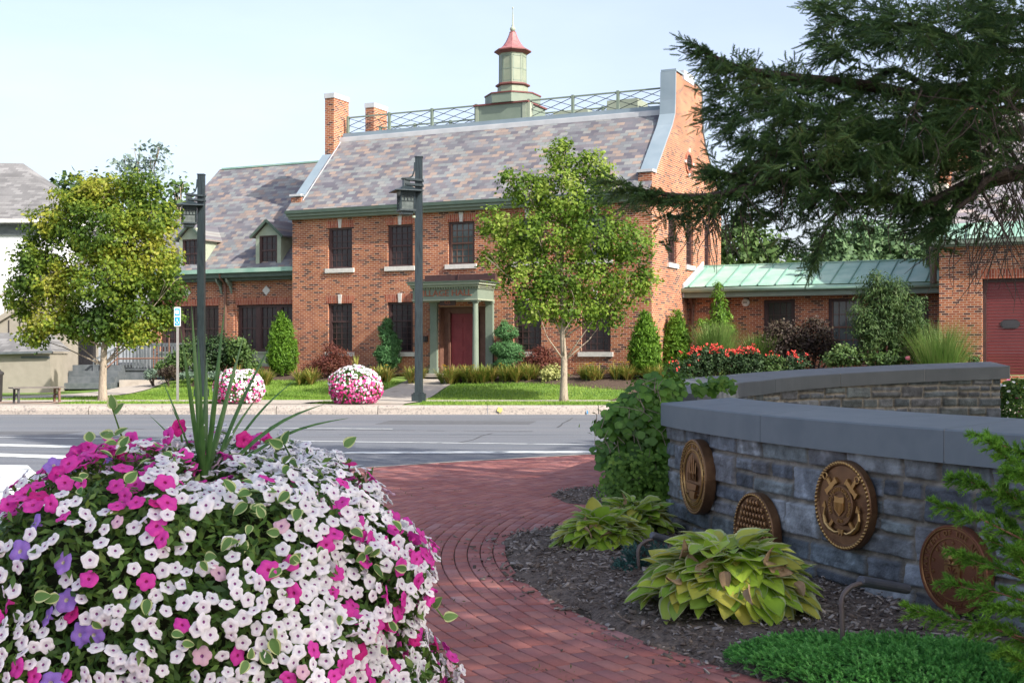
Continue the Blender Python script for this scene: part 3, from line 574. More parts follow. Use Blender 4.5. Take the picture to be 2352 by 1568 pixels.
# ---- connector
CD=3.94; CS0,CS1=S1,23.35
co_h=[(15.25,15.98,1.1,3.42),(17.2,18.3,1.55,3.5),(19.45,20.6,1.55,3.5),(21.9,22.75,1.55,3.5)]
mb=MB(); wall(mb,'d',CD,CS0+.002,CS1,G-.6,3.66,co_h,inset=.14); conn=part('connector_walls',mb,m_brick,hall)
for i,h in enumerate(co_h):
    if i==0:
        mb=MB(); mb.box(h[0],h[1],CD+.08,CD+.13,h[2],h[3]); part('side_door',mb,m_brownwood,conn)
    else: window(*h,d=CD,key=False,lint=False,parent=conn,glass=m_screen if i==1 else m_glass2,fr=.10,rows=(2,2),cols=4 if i<3 else 3,sill=True)
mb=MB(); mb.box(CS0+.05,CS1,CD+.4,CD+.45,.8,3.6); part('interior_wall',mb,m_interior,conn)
mb=MB(); mb.add([(CS0+.02,3.30,3.98),(CS1,3.30,3.98),(CS1,5.7,4.86),(CS0+.02,5.7,4.86)],[(0,1,2,3)]); mb.add([(CS0+.02,5.7,4.86),(CS1,5.7,4.86),(CS1,8.1,3.98),(CS0+.02,8.1,3.98)],[(0,1,2,3)]); cr=part('connector_roof',mb,m_copper,conn)
mb=MB(); s=CS0+.25
while s<CS1: mb.bar((s,3.29,4.0),(s,5.7,4.885),.035,.05); s+=.62
part('standing_seam',mb,M('seam_shadow_copper',[(.13,.26,.21),(.18,.32,.27)],.6,scale=3),cr)
mb=MB(); mb.bar((CS0+.02,5.7,4.88),(CS1,5.7,4.88),.10,.05); part('ridge_cap',mb,m_copper,cr)
mb=MB(T=Matrix(((0,0,1,0),(1,0,0,3.22),(0,1,0,3.86),(0,0,0,1)))); mb.tube([(0,0,CS0-.0),(0,0,CS1)],.085,10); part('connector_gutter',mb,m_copper,conn,smooth=True)
mb=MB(); mb.box(CS0,CS1,3.32,CD,3.62,3.78); mb.box(CS0,CS1,3.30,3.40,3.60,3.82); part('connector_fascia',mb,m_gpaint,conn)
mb=MB(); mb.prism([(CS0+.01,3.28,3.62),(CS0+.01,CD,3.62),(CS0+.01,5.7,4.9),(CS0+.01,5.7,5.05),(CS0+.01,3.28,4.08)],(.06,0,0)); part('end_flashing',mb,m_flash,conn)
mb=MB(); mb.tube([(14.62,3.5,3.62),(14.62,3.8,3.4),(14.62,3.86,3.2),(14.62,3.86,.9)],.055,8); part('downspout',mb,m_brownwood,conn)
mb=MB(TF(16.56,CD-.0,3.42)); mb.lathe([(.14,0),(.14,.05),(.10,.09),(.04,.10),(.04,.11)],0,0,20); bl=part('alarm_bell',mb,m_white,conn)
mb=MB(TF(16.56,CD-.112,3.42)); mb.box(-.07,.07,-.03,.03,0,.006); part('bell_label',mb,m_steel,bl)
mb=MB(TF(16.53,CD,3.18)); mb.lathe([(.03,0),(.03,.05)],0,0,8); part('bell_box',mb,m_iron,conn)
# ================================================================= FIRE STATION / GARAGE
gar=thing('garage_building','brick garage with wide maroon roller door and slate roof at the right edge','building',(BL[0],BL[1],0),BR)
GD=1.5; GE=5.05
mb=MB(); wall(mb,'d',GD,23.37,33,.2,GE,[(24.64,29.2,.95,3.92)],inset=.25); mb.box(23.37,23.45,GD+.01,11,.2,GE); part('brick_walls',mb,m_brick,gar)
mb=MB(); mb.box(24.58,29.26,GD-.008,GD-.001,3.925,4.20); part('lintel',mb,m_soldier,gar)
mb=MB(); mb.box(24.64,24.74,GD+.16,GD+.3,.95,3.92); mb.box(24.74,29.1,GD+.16,GD+.3,3.82,3.92); part('door_frame',mb,m_frame,gar)
mb=MB(); z=.97
while z<3.8: mb.box(24.74,29.2,GD+.22,GD+.26,z,z+.045); mb.box(24.74,29.2,GD+.23,GD+.26,z+.045,z+.093); z+=.095
gd=part('roller_door',mb,m_gdoor,gar)
T=TF(25.43,GD+.219,2.52); mb=MB(T); pts=[]
for k in range(24):
    a=2*math.pi*k/24; pts.append((.27*(1 if math.cos(a)>0 else -1)*.45+ .16*math.cos(a)+.0,.135*math.sin(a),0))
mb.prism(pts,(0,0,.02)); ow=part('oval_window',mb,m_iron,gd)
mb=MB(T); mb.prism([(x*.88,y*.82,.02) for x,y,_ in pts],(0,0,.004)); part('pane',mb,m_glass,ow)
mb=MB(); mb.box(23.2,33,GD-.38,GD-.22,GE-.05,GE+.06); mb.box(23.2,33,GD-.22,GD-.004,GE-.12,GE-.05); part('gutter',mb,m_gpaint,gar)
mb=MB(); mb.box(23.25,33,GD-.36,GD-.20,GE+.06,GE+.10); part('fascia',mb,m_gdark,gar)
mb=MB(); mb.add([(23.2,GD-.36,GE+.10),(33,GD-.36,GE+.10),(33,GD+.1,GE+.62),(23.2,GD+.1,GE+.62)],[(0,1,2,3)]); cp=part('copper_apron',mb,m_copper,gar)
mb=MB(); s=23.6
while s<33: mb.bar((s,GD-.36,GE+.12),(s,GD+.1,GE+.64),.03,.03); s+=.62
part('standing_seam',mb,m_gdark,cp)
mb=MB(); mb.add([(23.5,GD+.1,GE+.60),(33,GD+.1,GE+.60),(33,GD+4.2,GE+4.7),(23.5,GD+4.2,GE+4.7)],[(0,1,2,3)]); mb.add([(23.5,GD+8.3,GE+.60),(33,GD+8.3,GE+.60),(33,GD+4.2,GE+4.7),(23.5,GD+4.2,GE+4.7)],[(0,1,2,3)]); part('slate_roof',mb,m_slate2,gar)
mb=MB(); mb.prism([(23.2,GD+.05,GE+.2),(23.2,GD+.05,GE+1.0),(23.2,GD+4.2,GE+5.2),(23.2,GD+8.2,GE+1.0),(23.2,GD+8.2,GE+.2)],(.35,0,0)); part('gable_parapet',mb,m_brick,gar)
mb=MB(); mb.box(23.15,23.60,GD+.0,GD+.6,GE+.9,GE+1.9); part('parapet_block',mb,M('cream_stone',[(.55,.50,.42),(.62,.58,.5)],.8,scale=5),gar)
mb=MB(); mb.box(23.5,24.3,GD+2.0,GD+2.9,GE+2.4,GE+4.7); c=part('chimney',mb,m_brick,gar)
mb=MB(); mb.box(23.45,24.35,GD+1.95,GD+2.95,GE+4.7,GE+4.8); part('chimney_cap',mb,m_stone,c)
mb=MB(); mb.tube([(23.0,GD+1.6,3.9),(23.0,GD+1.6,8.2)],.11,12); part('flue_pipe',mb,m_steel,gar,smooth=True)
mb=MB(); mb.box(22.6,23.36,4.4,5.4,4.6,5.9); part('vent_housing',mb,m_iron,gar)
# ================================================================= FOLIAGE TOOLS
def unit(v): return v/np.maximum(np.linalg.norm(v,axis=-1,keepdims=True),1e-9)
def frames(N,Tdir=None,jit=1.0):
    N=unit(N); r=rng.normal(size=N.shape)*jit
    if Tdir is not None: r=r+Tdir
    T=unit(r-N*(r*N).sum(-1,keepdims=True)); B=np.cross(N,T); return N,T,B
def inst(P,T,B,N,S,tv,tf):
    """place template verts (x along B, y along T, z along N)"""
    tv=np.asarray(tv,float); n=len(P); k=len(tv); S=np.asarray(S,float).reshape(-1,1,1)*np.ones((n,1,1))
    V=P[:,None,:]+S*(tv[None,:,0:1]*B[:,None,:]+tv[None,:,1:2]*T[:,None,:]+tv[None,:,2:3]*N[:,None,:])
    Fo=[(np.asarray(f)[None,:,:]+(np.arange(n)*k)[:,None,None]).reshape(-1,len(f[0])) for f in tf]
    return V.reshape(-1,3),Fo
LEAF=([(0,0,0),(-.36,.5,.10),(0,1,0),(.36,.5,.10)],[[(0,1,2,3)]])
NARROW=([(0,0,0),(-.13,.5,.05),(0,1,0),(.13,.5,.05)],[[(0,1,2,3)]])
ROUND=([(0,0,0),(-.38,.22,.05),(-.45,.6,.10),(0,1,-.02),(.45,.6,.10),(.38,.22,.05)],[[(0,1,2,3,4,5)]])
def cloud(name,P,N,size,mat,parent,tpl=LEAF,Tdir=None,jit=1.0,kind=None,szvar=.35,label=None):
    N,T,B=frames(N,Tdir,jit); S=size*(1+szvar*rng.uniform(-1,1,len(P)))
    V,Fo=inst(P,T,B,N,S,*tpl); return partnp(name,V,Fo,mat,parent,kind=kind,label=label)
def merge(parts):
    V=[];D={};n=0
    for v,fs in parts:
        for f in fs:
            f=np.asarray(f); D.setdefault(f.shape[1],[]).append(f+n)
        V.append(v); n+=len(v)
    return np.concatenate(V),[np.concatenate(x) for x in D.values()]
def blobpts(blobs,Y,dens,clump=.16,per=22,shell=(.35,1.02),thick=1.0,zmin=None):
    """clumped points in ellipsoids given as (px,py,rx,ry[,dY]) at depth Y. returns P, outward N"""
    P=[];N=[]
    for b in blobs:
        dy=b[4] if len(b)>4 else 0; c=np.array(W(b[0],b[1],Y+dy)); rx=b[2]*Y/F; rz=b[3]*Y/F; ry=(rx+rz)/2*thick
        area=4*math.pi*((rx*rz)**1.6/3+(rx*ry)**1.6/3+(ry*rz)**1.6/3)**(1/1.6); k=max(3,int(area*dens/per))
        d=unit(rng.normal(size=(k,3))); rr=rng.uniform(shell[0],shell[1],(k,1))**.6; cc=c+d*rr*np.array([rx,ry,rz])
        p=cc[:,None,:]+rng.normal(size=(k,per,3))*clump*np.array([1,1,.75]); n=(d[:,None,:]+np.zeros((k,per,3)))
        P.append(p.reshape(-1,3)); N.append(n.reshape(-1,3))
    P=np.concatenate(P); N=np.concatenate(N)
    if zmin is not None: m_=P[:,2]>zmin; P=P[m_];N=N[m_]
    return P,N
def foliage(parent,blobs,Y,dens,size,mat,clump=.16,per=22,up=.5,tpl=LEAF,Tdir=None,jit=1.0,name='foliage',zmin=None,rand=.9,thick=1.0,shell=(.35,1.02)):
    P,N=blobpts(blobs,Y,dens,clump,per,thick=thick,zmin=zmin,shell=shell); N=N*.7+np.array([0,-.15,up])+rng.normal(size=N.shape)*rand*.6
    return cloud(name,P,N,size,mat,parent,tpl,Tdir,jit)
def limbs(mb,base,targets,r0,r1,bend=.25,split=.35,trunk_top=None):
    for t in targets:
        t=Vector(t); s=Vector(trunk_top) if trunk_top is not None else Vector(base); s=s.lerp(Vector((s.x,s.y,t.z)),random.uniform(0,.45))
        m_=s.lerp(t,.5)+Vector((random.uniform(-1,1),random.uniform(-1,1),random.uniform(0,1)))*bend
        mb.tube([s,s.lerp(m_,.5)+Vector((0,0,bend*.2)),m_,m_.lerp(t,.6),t],[r0,r0*.8,r0*.6,r0*.4,r1],6)
def tree(name,label,cat,tx,ty,Y,ground,r,blobs,dens,size,mat,top,group=None,clump=.17,bark=None,per=20,per2=None,**kw):
    x,y,_=W(tx,ty,Y); o=thing(name,label,cat,(x,y,ground),group=group); mb=MB(); tp=W(*top,Y)
    pts=[Vector((x,y,ground-.1)),Vector((x,y,ground+.12)),Vector((x,y,ground+.5))]; rr=[r*1.55,r*1.2,r]
    for k in range(1,9):
        t=k/8; pts.append(Vector((x+(tp[0]-x)*t+random.uniform(-.03,.03),y+random.uniform(-.03,.03),ground+.5+(tp[2]-ground-.5)*t))); rr.append(r*(1-.85*t))
    mb.tube(pts,rr,12); part('trunk',mb,bark or m_bark,o,smooth=True,world=True)
    mb=MB(); mid=pts[5]
    for b in blobs:
        t=Vector(W(b[0],b[1],Y+random.uniform(-.5,.5))); k=min(10,max(4,int(4+7*(t.z-mid.z)/(tp[2]-mid.z+.01)*.6)));s=pts[k-1]
        if t.z<s.z+.1: continue
        m_=s.lerp(t,.5)+Vector((random.uniform(-.2,.2),random.uniform(-.2,.2),random.uniform(-.1,.25))); mb.tube([s,s.lerp(m_,.5),m_,t],[r*.26,r*.2,r*.13,r*.04],6)
        for _ in range(3):
            q=t+Vector((random.uniform(-1,1),random.uniform(-1,1),random.uniform(-.4,1)))*b[2]*Y/F*.8; mb.tube([m_.lerp(t,.6),t.lerp(q,.5)+Vector((0,0,.05)),q],[r*.1,r*.07,r*.03],5)
    part('limbs',mb,bark or m_bark,o,smooth=True,world=True)
    foliage(o,blobs,Y,dens,size,mat,clump=clump,per=per,name='crown',**kw); return o
def lm(name,cols,trans=.3,rough=.6,mixn=.35,nscale=1.2,spec=.3,src='island'): return M(name,cols,rough,src=src,trans=trans,mixn=mixn,nscale=nscale,spec=spec)
m_lf_yel=lm('yellowing_maple_leaves',[(.025,.06,.012),(.05,.105,.016),(.09,.16,.02),(.22,.30,.035),(.36,.36,.045),(.44,.46,.16)],.5,mixn=.68,nscale=.55)
m_lf_grn=lm('fresh_green_leaves',[(.028,.065,.012),(.05,.105,.015),(.11,.20,.024),(.19,.30,.035),(.29,.38,.06),(.42,.48,.17)],.5,mixn=.6,nscale=.8)
m_lf_dark=lm('dark_green_leaves',[(.012,.03,.012),(.022,.05,.018),(.04,.08,.025),(.06,.11,.035)],.15)
m_lf_mid=lm('mid_green_leaves',[(.03,.065,.018),(.05,.10,.025),(.08,.14,.035),(.12,.18,.05)],.2)
m_lf_weep=lm('weeping_foliage',[(.02,.045,.014),(.035,.075,.02),(.06,.11,.03),(.10,.15,.045)],.2)
m_lf_far=lm('far_tree_leaves',[(.05,.09,.05),(.075,.14,.065),(.11,.19,.085),(.16,.25,.11)],.3)
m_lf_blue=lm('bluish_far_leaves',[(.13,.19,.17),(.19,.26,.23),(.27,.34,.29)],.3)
m_lf_thuja=lm('arborvitae_sprays',[(.045,.11,.012),(.08,.18,.016),(.13,.26,.024),(.19,.33,.04)],.3,nscale=3)
m_lf_spiral=lm('juniper_topiary_needles',[(.05,.13,.045),(.08,.20,.07),(.12,.27,.10)],.25,nscale=3)
m_lf_purple=lm('purple_red_leaves',[(.07,.02,.018),(.12,.032,.026),(.16,.055,.035),(.09,.05,.025)],.2)
m_lf_burg=lm('dark_burgundy_leaves',[(.022,.016,.016),(.045,.028,.024),(.06,.05,.03),(.09,.06,.045)],.15)
m_lf_vari=lm('cream_edged_leaves',[(.18,.24,.05),(.35,.38,.12),(.5,.5,.22),(.1,.16,.04)],.25)
m_lf_sage=lm('sage_green_leaves',[(.13,.20,.15),(.2,.28,.21)],.2)
m_lily=lm('daylily_blades',[(.08,.14,.022),(.14,.21,.035),(.24,.27,.05),(.36,.27,.08),(.24,.14,.05)],.3,nscale=2)
m_ograss=lm('ornamental_grass_blades',[(.07,.15,.03),(.11,.21,.04),(.17,.26,.07),(.25,.27,.1)],.3,nscale=2)
m_rosered=lm('red_blooms',[(.45,.03,.03),(.55,.06,.045),(.35,.02,.025)],.1)
m_pinkbl=M('pink_bloom',[(.75,.2,.27)],.6)
m_yelbl=M('yellow_bloom',[(.85,.55,.05)],.6)
def straps(c,n,L,wd,spread,droop=.6,seg=5,h0=0):
    """arching strap leaves from a point c"""
    c=np.asarray(c,float); parts=[]
    az=rng.uniform(0,2*math.pi,n); le=L*rng.uniform(.6,1.1,n); sp=spread*rng.uniform(.15,1,n)**.7; V=[];Fq=[]
    for i in range(n):
        d=np.array([math.cos(az[i]),math.sin(az[i]),0]); side=np.array([-d[1],d[0],0]); rows=[]
        for k in range(seg+1):
            t=k/seg; ang=sp[i]*(.25+t*droop*1.6); 
            if k==0: p=c+d*rng.uniform(0,.06)*L; 
            else: p=p+(d*math.sin(ang)+np.array([0,0,math.cos(ang)]))*le[i]/seg
            w_=wd*(.6+.8*t if t<.4 else 1)*(1-t**3)+.0005
            rows+=[p-side*w_/2,p+side*w_/2]
        b=len(V); V+=rows; Fq+=[(b+2*k,b+2*k+1,b+2*k+3,b+2*k+2) for k in range(seg)]
    return np.array(V),[np.array(Fq)]
# ================================================================= GRASS
def grass_field(name,n,reg,h,mat,dens=None,label=None):
    P=reg(n); n=len(P); az=rng.uniform(0,6.28,n); T=np.stack([.35*np.cos(az),.35*np.sin(az),np.ones(n)],-1)+rng.normal(size=(n,3))*.18; T=unit(T)
    B=unit(np.cross(T,np.stack([np.cos(az),np.sin(az),np.zeros(n)],-1))); N=np.cross(T,B); S=h*rng.uniform(.5,1.3,n)
    V,Fo=inst(P,T,B,N,S,[(-.14,0,0),(.14,0,0),(0,1,0)],[[(0,1,2)]]); return tag(link(name,mk(name,V,Fo,mat)),kind='stuff')
m_grass=lm('lawn_grass_blades',[(.09,.18,.022),(.14,.26,.032),(.21,.33,.05),(.30,.40,.08)],.35,mixn=.45,nscale=.35)
def inlocal(x,y): dx=x-BL[0];dy=y-BL[1]; return dx*cB+dy*sB, -dx*sB+dy*cB
def reg_lawn(n):
    y=rng.uniform(34.52,47.5,n); x=(rng.uniform(-60,1500,n)-1176)/F*y; m_=(y>35.3)|(x>-2.55)
    m_&=~((y>36.86)&(y<38.04)); s,dd=inlocal(x,y); m_&=(dd<-2.0)|((s<-.2)&(dd<-1.0))|(s<-9.5)
    # paths
    def near(pts,w): 
        dm=np.full(n,9e9)
        for a,b_ in zip(pts[:-1],pts[1:]):
            a=np.array(a);b_=np.array(b_);ab=b_-a; t=np.clip(((x-a[0])*ab[0]+(y-a[1])*ab[1])/(ab@ab),0,1); dm=np.minimum(dm,np.hypot(x-a[0]-t*ab[0],y-a[1]-t*ab[1]))
        return dm<w
    m_&=~near([(-3.9,38.0),(-3.55,40),(-3.0,42.3),(-2.62,44.9)],1.1); m_&=~near([(-19,38.0),(-16.4,39.6),(-14.5,42.2),(-14.0,45.6),(-13.9,51)],1.25)
    m_&=~((y<37)&((x<-12.7)|((x>-4.7)&(x<-2.6))|((x>-8.3)&(x<-5.5)))) 
    m_&=~((x<-13)&(y>39.5+(x+13)*-.1)&(y>42)); x,y=x[m_],y[m_]; return np.stack([x,y,gz(x,y)-.02],-1)
grass_field('lawn_grass',150000,reg_lawn,.07,m_grass)
# ================================================================= STREET TREES
b1=[(240,440,60,34),(322,425,46,34),(180,455,60,45),(110,515,50,45),(70,585,42,40),(230,530,110,75),(350,500,55,60),(100,640,70,60),(48,680,32,45),(240,640,120,80),(350,600,62,60),(385,665,40,30),(120,730,75,42),(230,745,95,42),(325,725,70,42),(75,775,32,20),(300,775,60,22),(385,730,36,22)]
tree('street_tree','yellow green maple on the verge in front of the white house','tree',236,915,37.9,.24,.115,b1,330,.112,m_lf_yel,(250,560),group='street trees on the grass verge',clump=.115,shell=(.3,1.12),per2=0)
b2=[(1292,360,38,44),(1350,385,44,40),(1205,430,50,40),(1160,405,18,14),(1290,450,85,62),(1385,415,28,45),(1130,520,36,42),(1235,540,85,62),(1365,535,85,62),(1450,565,55,55),(1482,640,28,30),(1120,592,22,20),(1215,640,85,48),(1340,640,95,52),(1440,665,55,40),(1235,710,55,34),(1325,715,65,36),(1395,725,38,30),(1175,570,50,40)]
tree('street_tree','bright green maple on the verge right of the entrance porch','tree',1295,918,37.0,.24,.105,b2,235,.108,m_lf_grn,(1290,470),group='street trees on the grass verge',clump=.115,shell=(.3,1.12),per2=0)
# background trees
def bgtree(name,label,blobs,Y,mat,dens=26,size=.34,clump=.35,tx=None,group='trees behind the buildings'):
    tx=tx or blobs[0][0]; return tree(name,label,'tree',tx,830,Y,.3,.25,blobs,dens,size,mat,(tx,blobs[0][1]+20),group=group,clump=clump,per=18)
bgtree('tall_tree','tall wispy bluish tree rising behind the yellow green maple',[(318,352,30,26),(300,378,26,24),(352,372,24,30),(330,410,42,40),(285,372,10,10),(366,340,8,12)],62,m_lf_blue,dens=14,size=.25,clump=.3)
bgtree('broad_tree','dark green tree crown behind the yellow green maple, beside the white house roof',[(190,450,55,45),(150,480,40,45),(240,460,60,50),(210,560,110,90)],60,m_lf_dark)
bgtree('small_tree','reddish tipped tree just left of the wing roof',[(405,455,24,28),(380,480,30,35),(415,430,12,14),(340,560,80,110),(330,700,70,90)],58,m_lf_mid,dens=40,size=.25,clump=.25)
bgtree('broad_tree','dark tree close behind the hall\'s right side wall',[(1700,570,75,85),(1760,600,60,60),(1640,640,60,80)],72,m_lf_mid,group='trees behind the green roof',dens=40)
for i,(lab,bl) in enumerate([('pale feathery tree left of centre behind the green metal roof',[(1905,580,45,45),(1890,620,60,40),(1925,545,20,25)]),('tallest feathery tree behind the green metal roof',[(1975,555,35,50),(1960,610,50,60),(1985,530,18,30)]),('wide feathery tree right of centre behind the green metal roof',[(2040,560,40,50),(2060,610,60,60),(2030,530,18,28)]),('feathery tree beside the garage behind the green metal roof',[(2105,580,40,50),(2150,600,60,60)])]):
    bgtree('feathery_tree',lab,bl,80+i*2,m_lf_far,group='trees behind the green roof',dens=40,size=.36,clump=.3)
bgtree('hedge_tree','low dark tree between wispy trees behind the green metal roof',[(1830,620,70,40),(1860,640,60,40)],76,m_lf_dark,group='trees behind the green roof')
# ================================================================= CLIPPED SHRUBS AND BEDS
def bedmesh(name,s0,s1,d0,d1,wob=.12):
    V=[];ns=int((s1-s0)/.35)+2;nd_=8
    for i,s in enumerate(np.linspace(s0,s1,ns)):
        e=d0+wob*math.sin(s*1.3)+random.uniform(-.04,.04)
        for k in range(nd_):
            dd=e+(d1-e)*k/(nd_-1); x,y,_=B2W(s,dd,0); V.append((x,y,float(gz(x,y))+(.02+.05*min(k,2)/2+random.uniform(0,.02) if k else -.03)))
    Fc=[(i*nd_+k,i*nd_+k+1,(i+1)*nd_+k+1,(i+1)*nd_+k) for i in range(ns-1) for k in range(nd_-1)]
    mb=MB(); mb.add(V,Fc); return struct(name,mb,m_mulch)
bedmesh('planting_bed',.0,5.0,-2.2,-.02); bedmesh('planting_bed',7.7,14.6,-2.3,-.02); bedmesh('planting_bed',-9.2,-.1,-1.3,.75)
bedmesh('planting_bed',14.7,23.2,-5.5,3.9,.3)
def gnd(px,Y,dy=0): x=(px-1176)/F*Y; return (x,Y,float(gz(x,Y)))
def shrub(name,label,cat,px,Y,blobs,mat,dens=600,size=.07,clump=.07,group=None,tpl=LEAF,Tdir=None,jit=1,per=16,up=.3,stem=.03,n=4,shell=(.35,1.02),thick=1.0):
    b=gnd(px,Y); o=thing(name,label,cat,b,group=group); mb=MB()
    for q in blobs[:4]:
        t=W(q[0],q[1],Y)
        for _ in range(n//2+1): mb.tube([(b[0]+random.uniform(-.05,.05),b[1],b[2]-.05),((b[0]+t[0])/2+random.uniform(-.05,.05),b[1]+random.uniform(-.1,.1),(b[2]+t[2])/2),(t[0]+random.uniform(-.1,.1),t[1]+random.uniform(-.1,.1),t[2])],[stem,stem*.7,stem*.3],6)
    part('stems',mb,m_darkbark,o,world=True); foliage(o,blobs,Y,dens,size,mat,clump=clump,per=per,up=up,tpl=tpl,Tdir=Tdir,jit=jit,zmin=b[2]+.01,shell=shell,thick=thick); return o
def bullet(px,y0,y1,hw,p=2.2,n=9):   # stacked ellipses
    out=[]
    for k in range(n):
        t=(k+.5)/n; y=y0+(y1-y0)*t; w_=hw*(1-(1-t)**p)**(1/1.5) if t<.75 else hw*(1-.35*((t-.75)/.25)**2); out.append((px,y,w_*.93,(y1-y0)/n*.95))
    return out
for lab,px,y0,y1,hw,Y in (('bright green arborvitae left of the first hall window',648,727,852,35,46.6),('bright green arborvitae at the corner right of the hall front',1482,724,860,38,41.2),('deeper green arborvitae against the hall side wall',1553,724,855,36,43.2)):
    shrub('arborvitae',lab,'shrub',px,Y,bullet(px,y0,y1,hw*1.1),m_lf_thuja,dens=1000,size=.13,clump=.05,tpl=NARROW,Tdir=np.array([0,-.15,1.6]),up=.1,group='clipped arborvitae along the hall',shell=(.75,1.0))
shrub('spiral_topiary','spiral clipped juniper left of the entrance porch','shrub',893,45.6,[(890,742,9,12),(885,757,14,10),(891,772,19,11),(900,786,20,10),(893,800,26,9),(888,812,28,11),(894,826,27,10),(890,838,20,7)],m_lf_spiral,dens=2600,size=.085,clump=.03,tpl=NARROW,group='spiral topiaries flanking the porch',shell=(.75,1.0))
shrub('spiral_topiary','three tier clipped juniper right of the entrance porch','shrub',1165,43.9,[(1160,745,9,9),(1163,763,26,15),(1164,784,10,5),(1162,800,36,14),(1172,812,34,12),(1170,834,34,12),(1168,822,22,6)],m_lf_spiral,dens=2600,size=.085,clump=.03,tpl=NARROW,group='spiral topiaries flanking the porch',shell=(.75,1.0))
shrub('red_maple_shrub','wine red lace leaf shrub under the first hall window','shrub',750,45.4,[(760,832,42,20),(725,848,30,14),(790,850,28,14),(775,812,28,12),(755,800,12,8)],m_lf_purple,dens=900,size=.10,clump=.09,tpl=NARROW,group='wine red lace leaf shrubs')
shrub('red_maple_shrub','wine red lace leaf shrub right of the porch topiary','shrub',1235,42.9,[(1235,832,34,24),(1205,845,22,14),(1265,848,26,18),(1245,812,24,14),(1285,835,20,14)],m_lf_purple,dens=900,size=.10,clump=.09,tpl=NARROW,group='wine red lace leaf shrubs')
shrub('variegated_shrub','cream and green variegated shrub behind the right maple trunk','shrub',1270,41.6,[(1262,860,24,14),(1285,862,22,12),(1268,848,18,9)],m_lf_vari,dens=900,size=.07,clump=.05)
shrub('evergreen_shrub','dark evergreen shrub left of the wing downspout','shrub',500,46.3,[(500,805,32,36),(480,835,36,24),(530,815,26,34),(455,800,14,30)],m_lf_dark,dens=380,size=.10,clump=.10,group='evergreen shrubs below the wing windows')
shrub('evergreen_shrub','green shrub right of the wing downspout','shrub',548,46.0,[(545,800,22,30),(560,820,22,26),(575,838,22,16)],m_lf_mid,dens=420,size=.10,clump=.10,group='evergreen shrubs below the wing windows')
shrub('evergreen_shrub','loose evergreen shrub beside the brick corner pier','shrub',405,48.4,[(405,830,22,22),(385,842,28,14),(430,820,18,26),(425,795,10,16)],m_lf_mid,dens=420,size=.10,clump=.09,group='evergreen shrubs below the wing windows')
shrub('barberry','small dark purple barberry near the bus stop sign','shrub',388,46.0,[(388,853,27,12),(378,858,18,8)],m_lf_burg,dens=900,size=.06,clump=.05)
shrub('sage_clump','pale sage green clump at the foot of the corner pier','shrub',355,46.6,[(352,858,20,8),(340,862,12,6)],m_lf_sage,dens=900,size=.06,clump=.05,group='pale sage green edging plants')
shrub('sage_clump','pale sage green clump left of the nearer lamp post foot','shrub',440,45.4,[(430,862,26,7),(455,862,20,7)],m_lf_sage,dens=900,size=.06,clump=.05,group='pale sage green edging plants')
shrub('sage_clump','pale sage green clump between lamp post and planter','shrub',498,45.2,[(500,862,22,7)],m_lf_sage,dens=900,size=.06,clump=.05,group='pale sage green edging plants')
def lily_row(px0,px1,Y0,Y1,labs,flowers):
    xs_=np.linspace(px0,px1,len(labs))
    for k,(px,lab) in enumerate(zip(xs_,labs)):
        Y=Y0+(Y1-Y0)*(k/(max(1,len(labs)-1)))+random.uniform(-.15,.15); b=gnd(px,Y); o=thing('daylily_clump',lab,'plant',b,group='daylily clumps in the hall beds')
        V,Fo=merge([straps((b[0]+random.uniform(-.3,.3),b[1]+random.uniform(-.25,.25),b[2]),60,.68,.032,1.1,.8) for _ in range(8)]); partnp('blades',V,Fo,m_lily,o)
        if flowers[k]:
            for _ in range(flowers[k]):
                p=Vector((b[0]+random.uniform(-.35,.35),b[1]-random.uniform(0,.3),b[2]+random.uniform(.45,.65))); mb=MB(); mb.tube([(p.x,p.y,b[2]),tuple(p)],.006,4); st=part('flower_stalk',mb,m_lf_mid,o,world=True)
                n=6; mb=MB(); V=[tuple(p)]+[tuple(p+Vector((math.cos(2*math.pi*k_/12)*(.075 if k_%2==0 else .03),math.sin(2*math.pi*k_/12)*(.075 if k_%2==0 else .03),.03 if k_%2==0 else .02))) for k_ in range(12)]; mb.add(V,[(0,1+k_,1+(k_+1)%12) for k_ in range(12)]); part('bloom',mb,m_yelbl,st,world=True)
lily_row(598,700,44.6,44.2,['yellow flowered daylily clump in front of the left arborvitae','green daylily clump right of the left arborvitae'],[4,0])
lily_row(880,945,43.6,43.2,['daylily clump below the left topiary','daylily clump just left of the right lamp post'],[2,0])
lily_row(1030,1220,42.6,42.0,['yellow flowered daylily clump right of the front path','dense daylily clump in front of the porch column','daylily clump below the porch pilaster','daylily clump below the three tier topiary','daylily clump left of the cream variegated shrub'],[6,3,1,1,1])
lily_row(1355,1500,41.3,40.8,['golden daylily clump right of the right maple trunk','golden daylily clump below the last hall window','browning daylily clump at the foot of the corner arborvitae'],[6,6,0])
